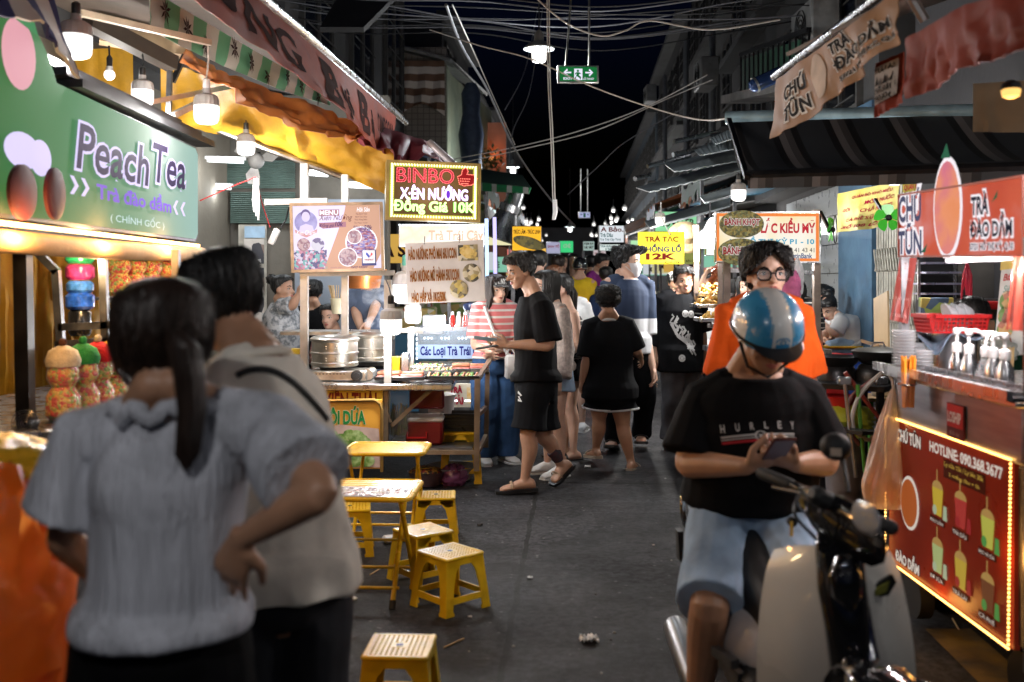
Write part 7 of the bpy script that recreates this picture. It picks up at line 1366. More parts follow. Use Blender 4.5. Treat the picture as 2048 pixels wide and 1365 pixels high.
for k in range(16):
 d_=(13.6,16,18.5,21,24,27.5,31.5,36)[k//2];side=-1 if k%2 else 1;q=(k*3+k//2)%5;z_=2.85+.5*((k*7)%5)/5;off=side*(1.35+.25*((k*5)%3))+(.2 if side>0 else 0);rows=[]
 for j in range(4):rows.append([SD(off+side*.55*j,d_-1.2+2.4*i/10,z_+.2*j-.05*math.sin(i*1.9+j))for i in range(11)])
 t=thing('lane_awning','%s awning sloping over the %s stalls, %s row from us'%(cn[q],'left' if side<0 else 'right',('first','second','third','fourth','fifth','sixth','seventh','farthest')[k//2]),'awning',rows[0][5],'awnings down the lane');MB().sheet(rows,.015).build('canopy',aw[q],t);MB().sheet([rows[0],[p-Z*(.2+.03*math.sin(i*2.2))for i,p in enumerate(rows[0])]],.01).build('valance',aw[(q+2)%5],t)
 MB().beam(rows[0][0]-Z*z_,rows[0][0],.04).build('post',darksteel,t,0)
for k in range(34):
 d_=rn.uniform(14,42);side=rn.choice((-1,1));b_=dup(bg,SD(side*rn.uniform(.95,2.2)+(.2 if side>0 else 0),d_,rn.uniform(1.75,2.45)),0,'tiny bright bulb glittering deep in the lane',rn.uniform(.6,1.1));b_['group']='bulbs deep in the lane'
 for ch in list(b_.children):
  if ch.type=='LIGHT' and k%3:bpy.data.objects.remove(ch)
for k,(s_,col,ink_)in enumerate((('CHÈ THÁI',(.9,.85,.5),RD_),('NƯỚC ÉP',(.3,.75,.4),BK),('XIÊN QUE',(.95,.35,.1),BK),('KEM CUỘN',(.6,.75,.95),TL_),('BÁNH TRÁNG',(.95,.7,.15),RD_),('TRÀ CHANH',(.5,.85,.5),TL_),('ỐC NÓNG',(.9,.25,.2),BK),('SỮA TƯƠI',(.85,.9,.98),TL_),('BÒ LÁ LỐT',(.95,.55,.1),BK),('GỎI CUỐN',(.7,.9,.6),BK),('MÌ CAY',(.95,.2,.12),BK),('HẢI SẢN',(.45,.6,.95),BK))):
 d_=14.5+1.9*k;side=1 if k%2 else-1;c=SD(side*(1.25+.12*(k%4))+(.25 if side>0 else 0),d_,2.2+.3*((k*5)%3)/2);px,py=CX+c.x*F/d_,HY-(c.z-CH)*F/d_;w2,h2=.36*F/d_,.17*F/d_
 far_sign('small lit %s sign hung at the %s edge of the lane'%(s_,'right' if side>0 else 'left'),px-w2,py-h2,px+w2,py+h2,d_,col,((s_,.1,.25,.9,.75,ink_),),.75,False)
def cloth(n,c,rough=.85,var=.15,scale=7,bump=.25,bs=260,**k):return M('cloth_'+n,c,rough,0,var,scale,bump,bs,**k)
blk=cloth('black',(.004,.004,.005));blk2=cloth('washed_black',(.006,.0065,.008));denim=cloth('denim',(.03,.07,.16),.85,.5,5,.3,300);ldenim=cloth('pale_denim',(.3,.41,.56),.85,.35,5,.3,300);gdenim=cloth('grey_denim',(.13,.13,.14),.85,.5,4,.3,300)
creamc=cloth('cream',(.82,.77,.68));bluew=cloth('blue_grey',(.5,.52,.58),.9,.25,6,.8,34,stretch=(3,3,.2));orangec=cloth('orange',(.72,.105,.012));whitec=cloth('white',(.62,.62,.62));navyc=cloth('navy',(.015,.03,.08));beige_s=M('beige_rubber',(.3,.25,.19),.6,0,.1)
p=Person('person in a pale blouse with ponytail seen from behind, hand on hip',340,1.95,1.56,186,dict(hd=(326,684,0),nb=(345,822,0),pv=(325,1270,.02),shL=(178,880,.03),shR=(548,868,0),elL=(128,1075,.05),wrL=(190,1150,.27),elR=(640,985,-.16),wrR=(482,1078,-.09)),True,.9,0,(12,6,0),1.02,.0055,1,hands=dict(R=dict(dir=V((-.05,.05,-.12)),nrm=V((.2,1,0)),curl=.12),L=dict(dir=V((.2,.9,.1)),nrm=V((1,0,-.2)))),feet=False)
p.shirt(bluew,.05,.018,.74,.05,.95,'blouse',(.010,6),sl2=.06,flare=.0,seed=3);p.legs(blk,2,.011,'trousers',top=.1)
m_=MB();c,ax,ay=p.sec(.99,.066,.062);pts=[c+ax*math.cos(a)*(1+.06*math.sin(a*11))+ay*math.sin(a)+Z*(.012*math.sin(a*9)-.016*math.sin(a))for a in[i*math.pi/24 for i in range(48)]];m_.tube(pts,.017,8,closed=True);m_.build('ruffled_collar',bluew,p.root)
h=p.head;make_hair(h,'long',hair_br,p.root,900,.5,.09,seed=2,fine=.55,tail=([h.pt(-.12,-.5,.52),h.pt(-.2,-.62,.4),h.pt(-.24,-.6,.15),h.pt(-.26,-.58,-.12),h.pt(-.24,-.57,-.32),h.pt(-.22,-.56,-.5)],.028))
m_=MB();rn=random.Random(4)
for k in range(40):a=95+rn.uniform(-22,16);m_.tube([h.surf(.72,a,1,.1),h.surf(.5,a-4,1,.15),h.surf(.25,a-6,1,.14),h.surf(.0,a-2,1.05,.1),h.surf(.0,a-2,1.05,.1)-Z*.04*rn.random()],[.004,.005,.005,.004,.001],5)
m_.build('loose_hair',hair_br,p.root)
p=Person('person in a cream polo shirt with black bag strap leaning over the candy stall',560,2.5,1.7,206,dict(hd=(446,602,.05),nb=(508,704,0),pv=(548,1150,.02),shL=(440,800,-.1),shR=(586,786,.1),elL=(410,960,.02),elR=(590,940,.14),wrR=(560,1040,.3),wrL=(400,1060,.2)),False,.97,.01,(18,16,-6),1.02,.006,1,feet=False)
p.shirt(creamc,-.06,.02,.75,.05,1.0,'polo_shirt',(.012,6),collar=creamc,seed=5);p.legs(M('dark_jeans',(.012,.013,.018),.85,0,.3),2,.013,'jeans',top=.04);make_hair(p.head,'short',hairm,p.root,800,.2,.075,seed=3,fine=.5)
sh_=[o for o in p.root.children if o.name.startswith('polo')][0];bv=bvh_of(sh_);pts=[]
for k in range(22):
 f=k/21;q=P(474+180*f,752-60*math.sin(f*math.pi*.62)*(1-f*.6)+108*f**1.7,2.0);dv=(q-camo.location).normalized();hit=bv.ray_cast(camo.location,dv,5)
 if hit[0]is not None:pts.append(hit[0]-dv*.006)
if len(pts)>3:MB().tube(pts,.0085,8).build('bag_strap',black,p.root)
p=rider=Person('person in black HURLEY shirt and striped helmet sitting on a scooter reading a phone',1500,3.45,1.68,6,dict(hd=(1532,668,-.05),nb=(1510,742,.08),pv=(1492,1010,.16),shL=(1600,798,.1),shR=(1412,802,.12),elL=(1652,925,.06),wrL=(1590,928,-.17),elR=(1376,928,.05),wrR=(1492,934,-.17),hpR=(1440,1040,.1),hpL=(1545,1040,.12),knR=(1418,1222,-.22),anR=(1390,1440,-.05),knL=(1640,1190,-.3),anL=(1640,1420,-.2),toR=(1375,1480,-.22),toL=(1650,1480,-.36)),False,1.2,.025,(4,31,4),1.05,.005,1,hands=dict(R=dict(dir=V((.8,-.25,.35)),nrm=V((.25,.5,.8)),curl=[.35,.5,.6,.65],thumb=.7),L=dict(dir=V((-.75,-.3,.3)),nrm=V((-.2,.5,.85)),curl=[.5,.6,.65,.7],thumb=.7)))
tee=p.shirt(blk,.04,.016,.86,.056,1.06,'t_shirt',(.007,6),sl2=.062,seed=8);shorts=p.legs(ldenim,.93,.008,'denim_shorts',.06,(.007,7),.12);p.shoes(black,black,'sandal','sandal')
fr=Fr(P(1446,840,3.36),P(1592,840,3.36),P(1450,890,3.34));wpr=M('shirt_print_white',(.5,.5,.5),.7);rpr=M('shirt_print_red',(.4,.03,.04),.7)
decal(fr,[fit_text(s_,.0+.192*k,.14-.03*(k if k<5 else 4)+.0,.055+.192*k,.48-.05*min(k,3),.02)for k,s_ in enumerate('HURLEY')][:6],tee,wpr,p.root)
decal(fr,[stroke([(0,.67),(.45,.57)],.035),stroke([(.57,.56),(1.0,.53)],.035),stroke([(0,.78),(.47,.68)],.02),stroke([(.57,.66),(1,.63)],.02)],tee,wpr,p.root);decal(fr,[stroke([(.01,.9),(.48,.8)],.05),stroke([(.56,.78),(1.02,.74)],.05)],tee,rpr,p.root)
decal(fr,[stroke([(.515+.07*math.cos(a),.62+.19*math.sin(a))for a in[k*math.pi/9 for k in range(19)]],.016),stroke([(.49,.55),(.54,.69)],.015),stroke([(.54,.55),(.49,.69)],.015)],tee,wpr,p.root)
h=p.head;hb=M('helmet_blue',(.05,.3,.58),.3,0,.08,coat=.6);hw_=M('helmet_pale',(.72,.74,.74),.3,0,.05,coat=.6);hl_=M('helmet_light_blue',(.25,.42,.55),.22,0,.1,coat=.6)
hel=thing('helmet','blue half helmet with pale centre stripe and black visor worn by the rider','helmet',h.c);m_=MB();rows=[]
for j in range(20):
 th_=math.pi*.5*j/19*1.16;rr=[]
 for i in range(65):a=2*math.pi*i/64;dn=.5+.31*math.cos(th_)+.14;rr.append(h.pt(.5*math.sin(th_)*math.sin(a),.0+.57*math.sin(th_)*math.cos(a),.66+.53*math.cos(th_)))
 rows.append(rr)
nr,nc=20,65;vs_=[q for r in rows for q in r];fs_=[];mi_=[]
for j in range(19):
 for i in range(64):
  q=(rows[j][i]+rows[j+1][i+1])/2;x=(q-h.c).dot(h.hl)/h.hh;y=(q-h.c).dot(h.hf)/h.hh;fs_.append((j*nc+i,j*nc+i+1,(j+1)*nc+i+1,(j+1)*nc+i));mi_.append(0 if abs(x)<.14 else(2 if abs(x)<.165 else(1 if(y>-.25 and abs(x)<.43)else 0)))
m_.add(vs_,fs_);m_.m=mi_;m_.build('shell',[hw_,hb,hl_],hel);MB().tube([h.pt(.5*math.sin(a),.0+.57*math.cos(a),.6)for a in[i*math.pi/24 for i in range(48)]],.007,6,closed=True).build('rim',black,hel)
m_=MB();rows=[[h.pt(.46*math.sin(a),.0+.56*math.cos(a)*1.0,.625)+h.hf*0 for a in[R(-62+124*i/16)for i in range(17)]],[h.pt(.46*math.sin(a),.0+.66*math.cos(a),.6)for a in[R(-58+116*i/16)for i in range(17)]],[h.pt(.44*math.sin(a),.0+.82*math.cos(a),.57)for a in[R(-50+100*i/16)for i in range(17)]]];m_.sheet(rows,.005);m_.build('visor',M('visor_black',(.015,.015,.017),.35),hel)
MB().tube([h.pt(.44,.1,.5),h.pt(.3,.22,.1),h.pt(0,.3,-.06),h.pt(-.3,.22,.1),h.pt(-.44,.1,.5)],.006,6).build('chin_strap',black,hel)
for sx in(-1,1):MB().lathe([(.022,0),(.02,.006),(.004,.008)],h.pt(.44*sx,.14,.6),14,Matrix((h.hf,h.hu,h.hl*sx)).transposed()).build('strap_button',alu,hel)
bvh_=bvh_of(*[o for o in hel.children if o.name.startswith('shell')]);m_=MB();frh=Fr(h.pt(-.1,1.2,.80),h.pt(.1,1.2,.80),h.pt(-.1,1.2,.64));
try:decal(frh,[stroke([(.5+.5*math.cos(a),.45-.4*math.sin(a))for a in[k*math.pi/8 for k in range(9)]],.05),([(0,.62),(1,.62),(1,1),(0,1)],[(0,1,2,3)]),stroke([(.5+.2*math.cos(a),.45-.2*math.sin(a))for a in[k*math.pi/6 for k in range(13)]],.05)],[o for o in hel.children if o.name.startswith('shell')],hb,hel,'badge',.002,6)
except Exception:pass
make_hair(h,'short',hairm,p.root,60,.1,.02)
ph=thing('phone','dark red cased phone held in the hands of the rider','phone',P(1555,905,3.2));c=P(1556,902,3.2);rot=Matrix.Rotation(R(8),3,'Z')@Matrix.Rotation(R(-38),3,'X');MB().box(c,(.078,.155,.009),rot,.004).build('case',M('phone_case',(.1,.015,.012),.35),ph);MB().box(c+rot@Z*.0055,(.07,.147,.002),rot).build('screen',M('phone_screen',(.01,.01,.012),.1),ph,0)
p=Person('person with curtain hair and black glasses in orange shirt behind the scooter rider',1532,4.35,1.69,2,dict(hd=(1534,548,0)),False,.85,0,(0,-3,0),1.02,.006,2);p.shirt(orangec,-.36,.02,.88,.043,1.12,'t_shirt',(.014,7),sl2=.05,seed=2,collar=orangec);p.legs(blk,2,.01,'trousers');p.shoes(black)
h=p.head;make_hair(h,'curtain',hairm,p.root,700,.34,.12,fringe=.06,seed=5,fine=.6)
g_=thing('glasses','thick black framed glasses on the man in orange','glasses',h.pt(0,.4,.47));m_=MB()
for sx in(-1,1):
 m_.tube([h.pt(sx*.17+.125*math.copysign(abs(math.cos(a))**.7,math.cos(a)),.41-.05*abs(sx*.17+.12*math.cos(a)),.455+.1*math.copysign(abs(math.sin(a))**.7,math.sin(a)))for a in[i*math.pi/12 for i in range(24)]],.0042,6,closed=True);m_.tube([h.pt(sx*.3,.385,.5),h.pt(sx*.35,.2,.49),h.pt(sx*.345,-.04,.48)],.004,6)
m_.tube([h.pt(-.05,.43,.48),h.pt(0,.445,.49),h.pt(.05,.43,.48)],.004,6);m_.build('frame',black,g_);m_=MB()
for sx in(-1,1):m_.add([h.pt(sx*.17+.12*math.cos(a),.408-.05*abs(sx*.17+.12*math.cos(a)),.455+.095*math.sin(a))for a in[i*math.pi/10 for i in range(20)]],[tuple(range(20))])
m_.build('lens',M('lens',(.6,.65,.7),.05,0,0,alpha=.12),g_,0,False)
p=Person('person in oversized black tee and shorts with plaid slides choosing skewers',1068,7.15,1.75,-78,dict(hd=(1041,541,0),nb=(1068,590,0),pv=(1073,768,0),shL=(1084,616,-.16),shR=(1070,612,.17),elL=(1098,690,-.2),wrL=(1018,690,-.2),elR=(1070,690,.15),wrR=(1010,690,.02),hpL=(1068,772,-.08),hpR=(1080,772,.1),knL=(1056,872,-.1),anL=(1050,960,-.08),toL=(1000,984,-.1),knR=(1086,872,.1),anR=(1122,930,.16),toR=(1106,965,.12)),False,1.0,0,(4,16,0),1.02,.006,0,hands=dict(L=dict(dir=V((-1,.1,.1)),nrm=V((.1,.8,.5)),curl=.5),R=dict(dir=V((-1,-.2,.05)),nrm=V((0,-.4,.9)),curl=.4)))
p.shirt(blk,.02,.016,.92,.052,1.06,'t_shirt',(.006,7),sl2=.058,seed=9);sh_=p.legs(blk2,.86,.014,'shorts',.062,(.006,8),.1);p.shoes(M('plaid_strap',(.35,.24,.15),.6,0,.4,60),black,'slide','slide');make_hair(p.head,'short',hairm,p.root,280,.2,.08,seed=7)
frs=Fr(P(1034,792,6.7),P(1046,792,6.7),P(1034,815,6.7));decal(frs,[stroke([(.2,.1),(.8,.4),(.3,.5),(.8,.9),(.2,.8)],.12)],sh_,wpr,p.root,cuts=5)
tat=M('tattoo_ink',(.12,.05,.06),.5,0,.6,30,col2=(.05,.06,.07));an,kn=p.J['anR'],p.J['knR'];m_=MB();m_.tube(*spl([lerp3(kn,an,.5),lerp3(kn,an,.65)+V((.01,0,0)),lerp3(kn,an,.85)],[.05,.046,.037],4),14)
m_.build('tattoo',tat,p.root)
t=thing('paper_tray','pale blue paper food tray held by the man choosing skewers','tray',P(985,680,7.0));rows=[[P(948+46*i/6,672+6*i/6+(6*math.sin(j*1.57)),6.85+.12*j)for i in range(7)]for j in range(3)];MB().sheet(rows,.006).build('tray',M('tray_blue',(.25,.4,.5),.5),t);MB().tube([P(952,698,6.95),P(1004,690,6.95)],.008,8).build('tongs',steel,t)
strp=ramp_mat('pink_white_stripes',[(.6,.16,.16),(.6,.16,.16),(.62,.58,.55)],'bands',18,rough=.85,bands='Z')
p=Person('person in pink striped tee and baggy jeans with checked cap listening by the stall',990,8.3,1.6,22,dict(hd=(992,579,-.02),elR=(950,690,.0),wrR=(973,700,-.18),elL=(1030,692,.0),wrL=(993,702,-.2)),True,1.05,0,(10,4,0),1.04,.0065,2);p.shirt(strp,.08,.013,.8,.046,.95,'t_shirt',(.004,8),sl2=.05,collar=whitec);p.legs(denim,2,.012,'jeans',.058,(.008,9),.3,1.2);p.shoes(whitec,white,'sneaker');make_hair(p.head,'long',hair_br,p.root,220,.4,.07,drop=.3,seed=4)
h=p.head;cp=thing('baseball_cap','black and white checked NY cap worn by the woman in stripes','cap',h.c);chk=ramp_mat('cap_check',[(.03,.03,.03),(.35,.35,.35),(.03,.03,.03)],'voronoi',90,rand=.2);MB().loft([(h.pt(0,-.03,t),h.hl*r*h.hh,h.hf*r*1.2*h.hh)for t,r in((.66,.375),(.8,.385),(.93,.345),(1.02,.24),(1.06,.05))],24).build('crown',chk,cp);MB().sheet([[h.pt(.34*math.sin(a),.02+.36*math.cos(a),.68)for a in[R(-70+14*i)for i in range(11)]],[h.pt(.34*math.sin(a),.1+.62*math.cos(a),.64)for a in[R(-60+12*i)for i in range(11)]]],.006).build('brim',chk,cp)
frc=Fr(h.pt(-.15,.49,.95),h.pt(.15,.49,.95),h.pt(-.15,.50,.72));frc.text(cp,'NY',.15,.1,.85,.95,white,.002,.05)
m_=MB();m_.tube(*spl([p.J['shR']+V((.05,-.09,.02)),p.J['pv']+V((.02,-.17,.2)),p.J['pv']+V((.13,-.15,.06))],[.015]*3,6),6);m_.build('bag_strap',whitec,p.root);t=thing('shoulder_bag','small white shoulder bag on the woman in stripes','bag',p.J['pv']);c=p.J['pv']+V((.13,-.2,-.02));MB().box(c,(.1,.05,.2),20,.02).build('pouch',whitec,t);MB().tube([c+V((-.04,0,.1)),c+V((0,0,.16)),c+V((.04,0,.1))],.006).build('handle',whitec,t)
lace=M('lace',(.5,.42,.38),.8,0,.25,40,.5,120)
p=Person('person with very long dark hair, lace cover-up and white sneakers behind the man in black',1106,7.75,1.6,-60,dict(hd=(1092,572,0),nb=(1104,612,0),elL=(1130,700,-.12),wrL=(1118,760,-.2)),True,1.0,0,(-5,6,0),1.02,.0075,2);p.shirt(lace,-.02,.018,1.9,.036,1.05,'lace_top',(.008,9),sl2=.06);p.legs(ldenim,.4,.012,'shorts',.075,(.005,9),.2);p.shoes(whitec,white,'sneaker');make_hair(p.head,'long',hairm,p.root,220,.4,.07,drop=.55,seed=6)
tank=ramp_mat('black_stripe_tank',[(.012,.012,.013),(.012,.012,.013),(.012,.012,.013),(.4,.38,.34)],'bands',22,rough=.8,bands='Z')
p=Person('person in striped black tank top and shorts with hair tied back in profile',1136,8.5,1.64,-72,dict(hd=(1121,578,0),nb=(1133,618,0),elL=(1156,690,-.16),wrL=(1128,715,-.26)),True,1.08,0,(-8,2,0),1.02,.0075,2);p.shirt(tank,.0,.008,.5,.04,.92,'tank_top',(.003,9),top=.86,arms=False);p.legs(blk,.42,.012,'shorts',.068,(.004,9),.2);p.shoes(black,black,'sandal','sandal');make_hair(p.head,'back',hairm,p.root,200,.3,.05,seed=6,tail=([p.head.pt(0,-.45,.55),p.head.pt(.05,-.52,.3),p.head.pt(.05,-.5,-.1),p.head.pt(.05,-.46,-.5)],.03))
p=Person('person in a wide black tee with white trim walking away in beige slides',1219,8.05,1.5,180,dict(hd=(1216,601,.0),nb=(1217,640,.02),pv=(1220,785,0),anL=(1192,900,.1),knL=(1198,840,.02),toL=(1176,912,.3),anR=(1262,925,-.05),knR=(1246,852,-.02),toR=(1272,938,.2),elL=(1175,715,-.02),wrL=(1164,762,.0),elR=(1270,700,.03),wrR=(1281,715,.22)),True,1.32,.03,(0,4,0),1.08,.0075,1)
s1=p.shirt(blk2,-.08,.016,1.0,.055,1.0,'t_shirt',(.006,6),sl2=.062,collar=whitec);p.legs(blk,.5,.012,'shorts',.088,(.005,8),.1);p.shoes(beige_s,beige_s,'slide','slide');make_hair(p.head,'short',hairm,p.root,420,.26,.1,curl=1,seed=9)
for k,sd in(('L',1),('R',-1)):
 hp_,kn=p.J['hp'+k],p.J['kn'+k];c=lerp3(hp_,kn,.5);u=(kn-hp_).normalized();a,b=perp(u);MB().tube([c+(a*math.cos(w_)+b*math.sin(w_))*1.5*.094 for w_ in[i*math.pi/10 for i in range(20)]],.009,6,closed=True).build('hem_trim',whitec,p.root)
def two_tone(name,lo,hi,z):return ramp_mat(name,[lo,lo,hi,hi],'grad',(z-.004,z+.004),rough=.85,bands='Z')
p=Person('person in navy and white polo with grey face mask looking to the right',1256,8.8,1.84,14,dict(hd=(1257,524,0),anR=(1228,880,.12),toR=(1220,893,-.1),knR=(1234,800,.0),anL=(1283,868,.25),knL=(1290,790,.0),toL=(1282,886,.0),elL=(1292,680,.02),wrL=(1306,738,-.1),elR=(1224,680,.1),wrR=(1236,715,-.06)),False,1.0,0,(55,4,0),1.04,.0065,2)
p.shirt(ramp_mat('polo_two_tone',[(.55,.56,.58),(.55,.56,.58),(.015,.03,.07),(.015,.03,.07)],'grad',(1.17,1.19),rough=.85,bands='Z'),-.14,.012,.9,.046,1.02,'polo_shirt',(.006,7),sl2=.052,collar=whitec,seed=4);p.legs(blk2,2,.01,'trousers',.04);p.shoes(black,black,'sandal','sandal')
make_hair(p.head,'short',hairm,p.root,320,.2,.1,spike=.12,seed=8);h=p.head;fm=thing('face_mask','pale grey face mask over the tall man\'s nose and mouth','mask',h.pt(0,.4,.25));rows=[[h.surf(t,a,1.0,.03+.09*math.exp(-((t-.3)/.13)**2)*math.cos(R(a))**2)for a in range(-72,73,12)]for t in(.0,.05,.12,.2,.28,.35,.41,.46)];MB().sheet(rows,.004).build('cloth',M('mask_grey',(.5,.48,.5),.85,0,.06),fm);m_=MB()
for sx in(-1,1):m_.tube([h.surf(.42,70*sx,1,.03),h.surf(.52,95*sx,1,.04),h.surf(.4,105*sx,1,.04),h.surf(.12,72*sx,1,.02)],.003,5)
m_.build('ear_loop',whitec,fm)
p=Person('person in black tee with white graffiti print and grey jeans walking towards us',1360,9.05,1.68,4,dict(hd=(1370,562,0),anL=(1392,880,.25),knL=(1385,800,.05),anR=(1340,878,-.05),knR=(1345,800,-.05),elR=(1318,690,.05),wrR=(1307,742,-.08)),False,1.0,0,(-6,0,0),1.05,.0065,0)
s1=p.shirt(blk2,-.34,.016,1.0,.05,1.12,'t_shirt',(.006,7),sl2=.06,seed=6);p.legs(gdenim,2,.012,'jeans',.046,(.01,10),.1);p.shoes(blk,rubber,'sneaker');make_hair(p.head,'short',hairm,p.root,300,.2,.09,fringe=.05,seed=11)
fr=Fr(P(1340,622,8.88),P(1406,622,8.88),P(1340,724,8.88));rn=random.Random(3);gs=[]
for k in range(13):x=.1+.055*k+rn.uniform(-.05,.05);y=.2+.045*k;gs.append(stroke([(x+.06*math.sin(j*1.7+k),y+.26*(j/5)-.13+rn.uniform(-.03,.03))for j in range(6)],.02))
gs.append(stroke([(.05,.25),(.25,.5),(.5,.62),(.75,.8)],.035))
for cx_,cy_ in((.48,.06),(.66,.07),(.36,.93)):
 gs.append(stroke([(cx_+.085*math.cos(a),cy_+.055*math.sin(a))for a in[i*math.pi/6 for i in range(13)]],.018));gs.append(stroke([(cx_-.05,cy_),(cx_+.05,cy_)],.03))
gs.append(stroke([(.78,.05),(1.05,.07)],.012));decal(fr,gs,s1,wpr,p.root,cuts=10)
patt=ramp_mat('patterned_shirt',[(.5,.5,.48),(.12,.14,.16),(.45,.46,.48),(.3,.32,.34)],'noise',16,rough=.8)
p=Person('person in a patterned grey shirt with hair in a bun reaching across the left stall',566,9.2,1.58,72,dict(hd=(566,577,0),elR=(585,612,-.2),shR=(562,614,-.17),wrR=(596,590,-.22)),True,1.3,.02,(8,0,0),1.1,.0085,0);p.shirt(patt,-.2,.014,.9,.05,1.02,'shirt',sl2=.055);p.legs(blk,2,.01);make_hair(p.head,'back',hairm,p.root,160,.3,.05,seed=3,bun=(p.head.pt(0,-.5,.85),.045))
p=Person('person in black seen from behind at a table in the left shop',628,10.2,1.66,172,dict(hd=(626,585,0),nb=(624,618,0),pv=(622,760,0)),False,1.1,0,(20,5,0),1.05,.01,0,face=False);p.shirt(blk,-.2,.014,.9,.05,1.05);p.legs(gdenim,2,.01);make_hair(p.head,'short',hairm,p.root,150,.2,.07)
floral=ramp_mat('pink_floral',[(.5,.28,.25),(.6,.42,.36),(.35,.12,.12),(.55,.4,.3)],'voronoi',40,rough=.8)
p=Person('person smiling in a pink floral top seated behind the steamers',664,9.4,1.56,-12,dict(hd=(660,634,0),nb=(664,672,0),pv=(668,790,0),knL=(690,800,-.35),knR=(650,800,-.35),anL=(690,880,-.3),anR=(650,880,-.3)),True,1.05,0,(-8,4,6),1.08,.008,2);p.shirt(floral,-.15,.012,.8,.045,1.0,'blouse');p.legs(blk,2,.01);make_hair(p.head,'back',hairm,p.root,160,.3,.06,seed=5)
p=Person('person in blue grey tee working under the menu sign, head hidden by the sign',738,9.3,1.72,-25,dict(elL=(752,610,-.15),wrL=(738,645,-.3),elR=(712,625,-.1),wrR=(722,660,-.3)),False,1.1,0,(0,20,0),1.0,.009,0);p.shirt(cloth('slate',(.1,.13,.2)),-.2,.013,.8,.048,1.03);p.legs(blk,2,.01);make_hair(p.head,'short',hairm,p.root,120,.2,.06)
p=Person('person with long dark hair sitting low in the smoke behind the grill',728,10.0,1.55,20,dict(hd=(726,636,0),nb=(728,668,0),pv=(728,770,0)),True,1.0,0,(10,10,0),1.0,.011,2);p.shirt(cloth('dusk',(.12,.1,.14)),-.15,.012,.8);p.legs(blk,2,.01);make_hair(p.head,'long',hairm,p.root,100,.4,.06,drop=.25)
p=Person('person in white tee with hair bun bending over the far yellow table',1692,9.7,1.6,-62,dict(hd=(1656,616,0),nb=(1676,634,0),pv=(1696,690,.05),shL=(1684,645,-.14),shR=(1668,642,.14),elL=(1670,668,-.16),wrL=(1650,650,-.12),elR=(1654,668,.1),wrR=(1640,672,.05),knL=(1655,700,-.05),knR=(1652,700,.12),anL=(1660,752,-.05),anR=(1655,752,.12)),True,1.1,0,(10,38,0),1.0,.008,2);p.spine=.06;p.shirt(whitec,-.15,.013,.85,.046,1.0,sl2=.05);p.legs(ldenim,1,.01,'shorts');make_hair(p.head,'back',hairm,p.root,150,.3,.06,seed=2,bun=(p.head.pt(0,-.42,.95),.045))
p=Person('person in navy tee sitting opposite the bending girl in white',1644,10.0,1.66,25,dict(hd=(1645,595,0),nb=(1648,624,.02),pv=(1650,700,.1),elL=(1668,662,-.05),wrL=(1662,672,-.2),elR=(1632,662,-.05),wrR=(1640,676,-.2),knL=(1660,702,-.3),knR=(1640,702,-.3),anL=(1660,755,-.25),anR=(1640,755,-.25)),False,1.05,0,(10,18,0),1.0,.008,0);p.shirt(navyc,-.15,.013,.85,.048,1.0);p.legs(blk,2,.01);make_hair(p.head,'short',hairm,p.root,180,.22,.09,fringe=.06)
for i,(lab,px,d_,H_,yaw,hd_,fem,mat,hs_,sk_)in enumerate((('person in white smiling beyond the fried food trays',1492,9.6,1.52,-8,(1491,574,0),True,whitec,'long',2),('person in a white cap and shirt working beside the glaring bulbs',1356,10.6,1.62,20,(1352,566,0),False,whitec,'short',0),('person in white raising an arm beside the fried food stall',1415,10.2,1.6,-30,(1424,572,0),True,whitec,'back',2),('person in black and white stripes behind the pink bag',1596,9.2,1.6,160,(1592,588,0),True,tank,'long',0),('person in a pale top behind the smiling girl in white',1478,10.3,1.5,20,(1475,578,0),True,cloth('rose',(.5,.35,.33)),'long',2))):
 o_=dict(hd=hd_)
 if i==2:o_.update(elR=(1398,585,-.05),wrR=(1409,552,-.1))
 p=Person(lab,px,d_,H_,yaw,o_,fem,1.0,0,(0,0,0),1.02,.0095,sk_);p.shirt(mat,-.15,.013,.8,.046,1.02);p.legs(blk,2,.01);make_hair(p.head,hs_,hairm,p.root,130,.25,.06,drop=.2 if hs_=='long' else 0)
 if i==1:c_=thing('work_cap','white cap on the worker by the glaring bulbs','cap',p.head.c);h=p.head;MB().loft([(h.pt(0,-.03,t),h.hl*r*h.hh,h.hf*r*1.2*h.hh)for t,r in((.62,.385),(.8,.4),(.95,.36),(1.04,.24),(1.08,.05))],20).build('crown',whitec,c_);MB().sheet([[h.pt(.34*math.sin(a),.02+.36*math.cos(a),.68)for a in[R(-70+20*i_)for i_ in range(8)]],[h.pt(.34*math.sin(a),.1+.6*math.cos(a),.64)for a in[R(-60+17*i_)for i_ in range(8)]]],.006).build('brim',whitec,c_)
p=Person('person in dark green bending behind the steel pot of the drink cart',1968,5.3,1.55,150,dict(hd=(1945,640,0),nb=(1962,655,0),pv=(1975,800,.1)),False,1.1,0,(0,30,0),1.0,.009,1,face=False);p.shirt(cloth('bottle_green',(.01,.06,.035)),-.2,.014,.85);p.legs(blk,2,.01);make_hair(p.head,'short',hairm,p.root,120,.2,.06)
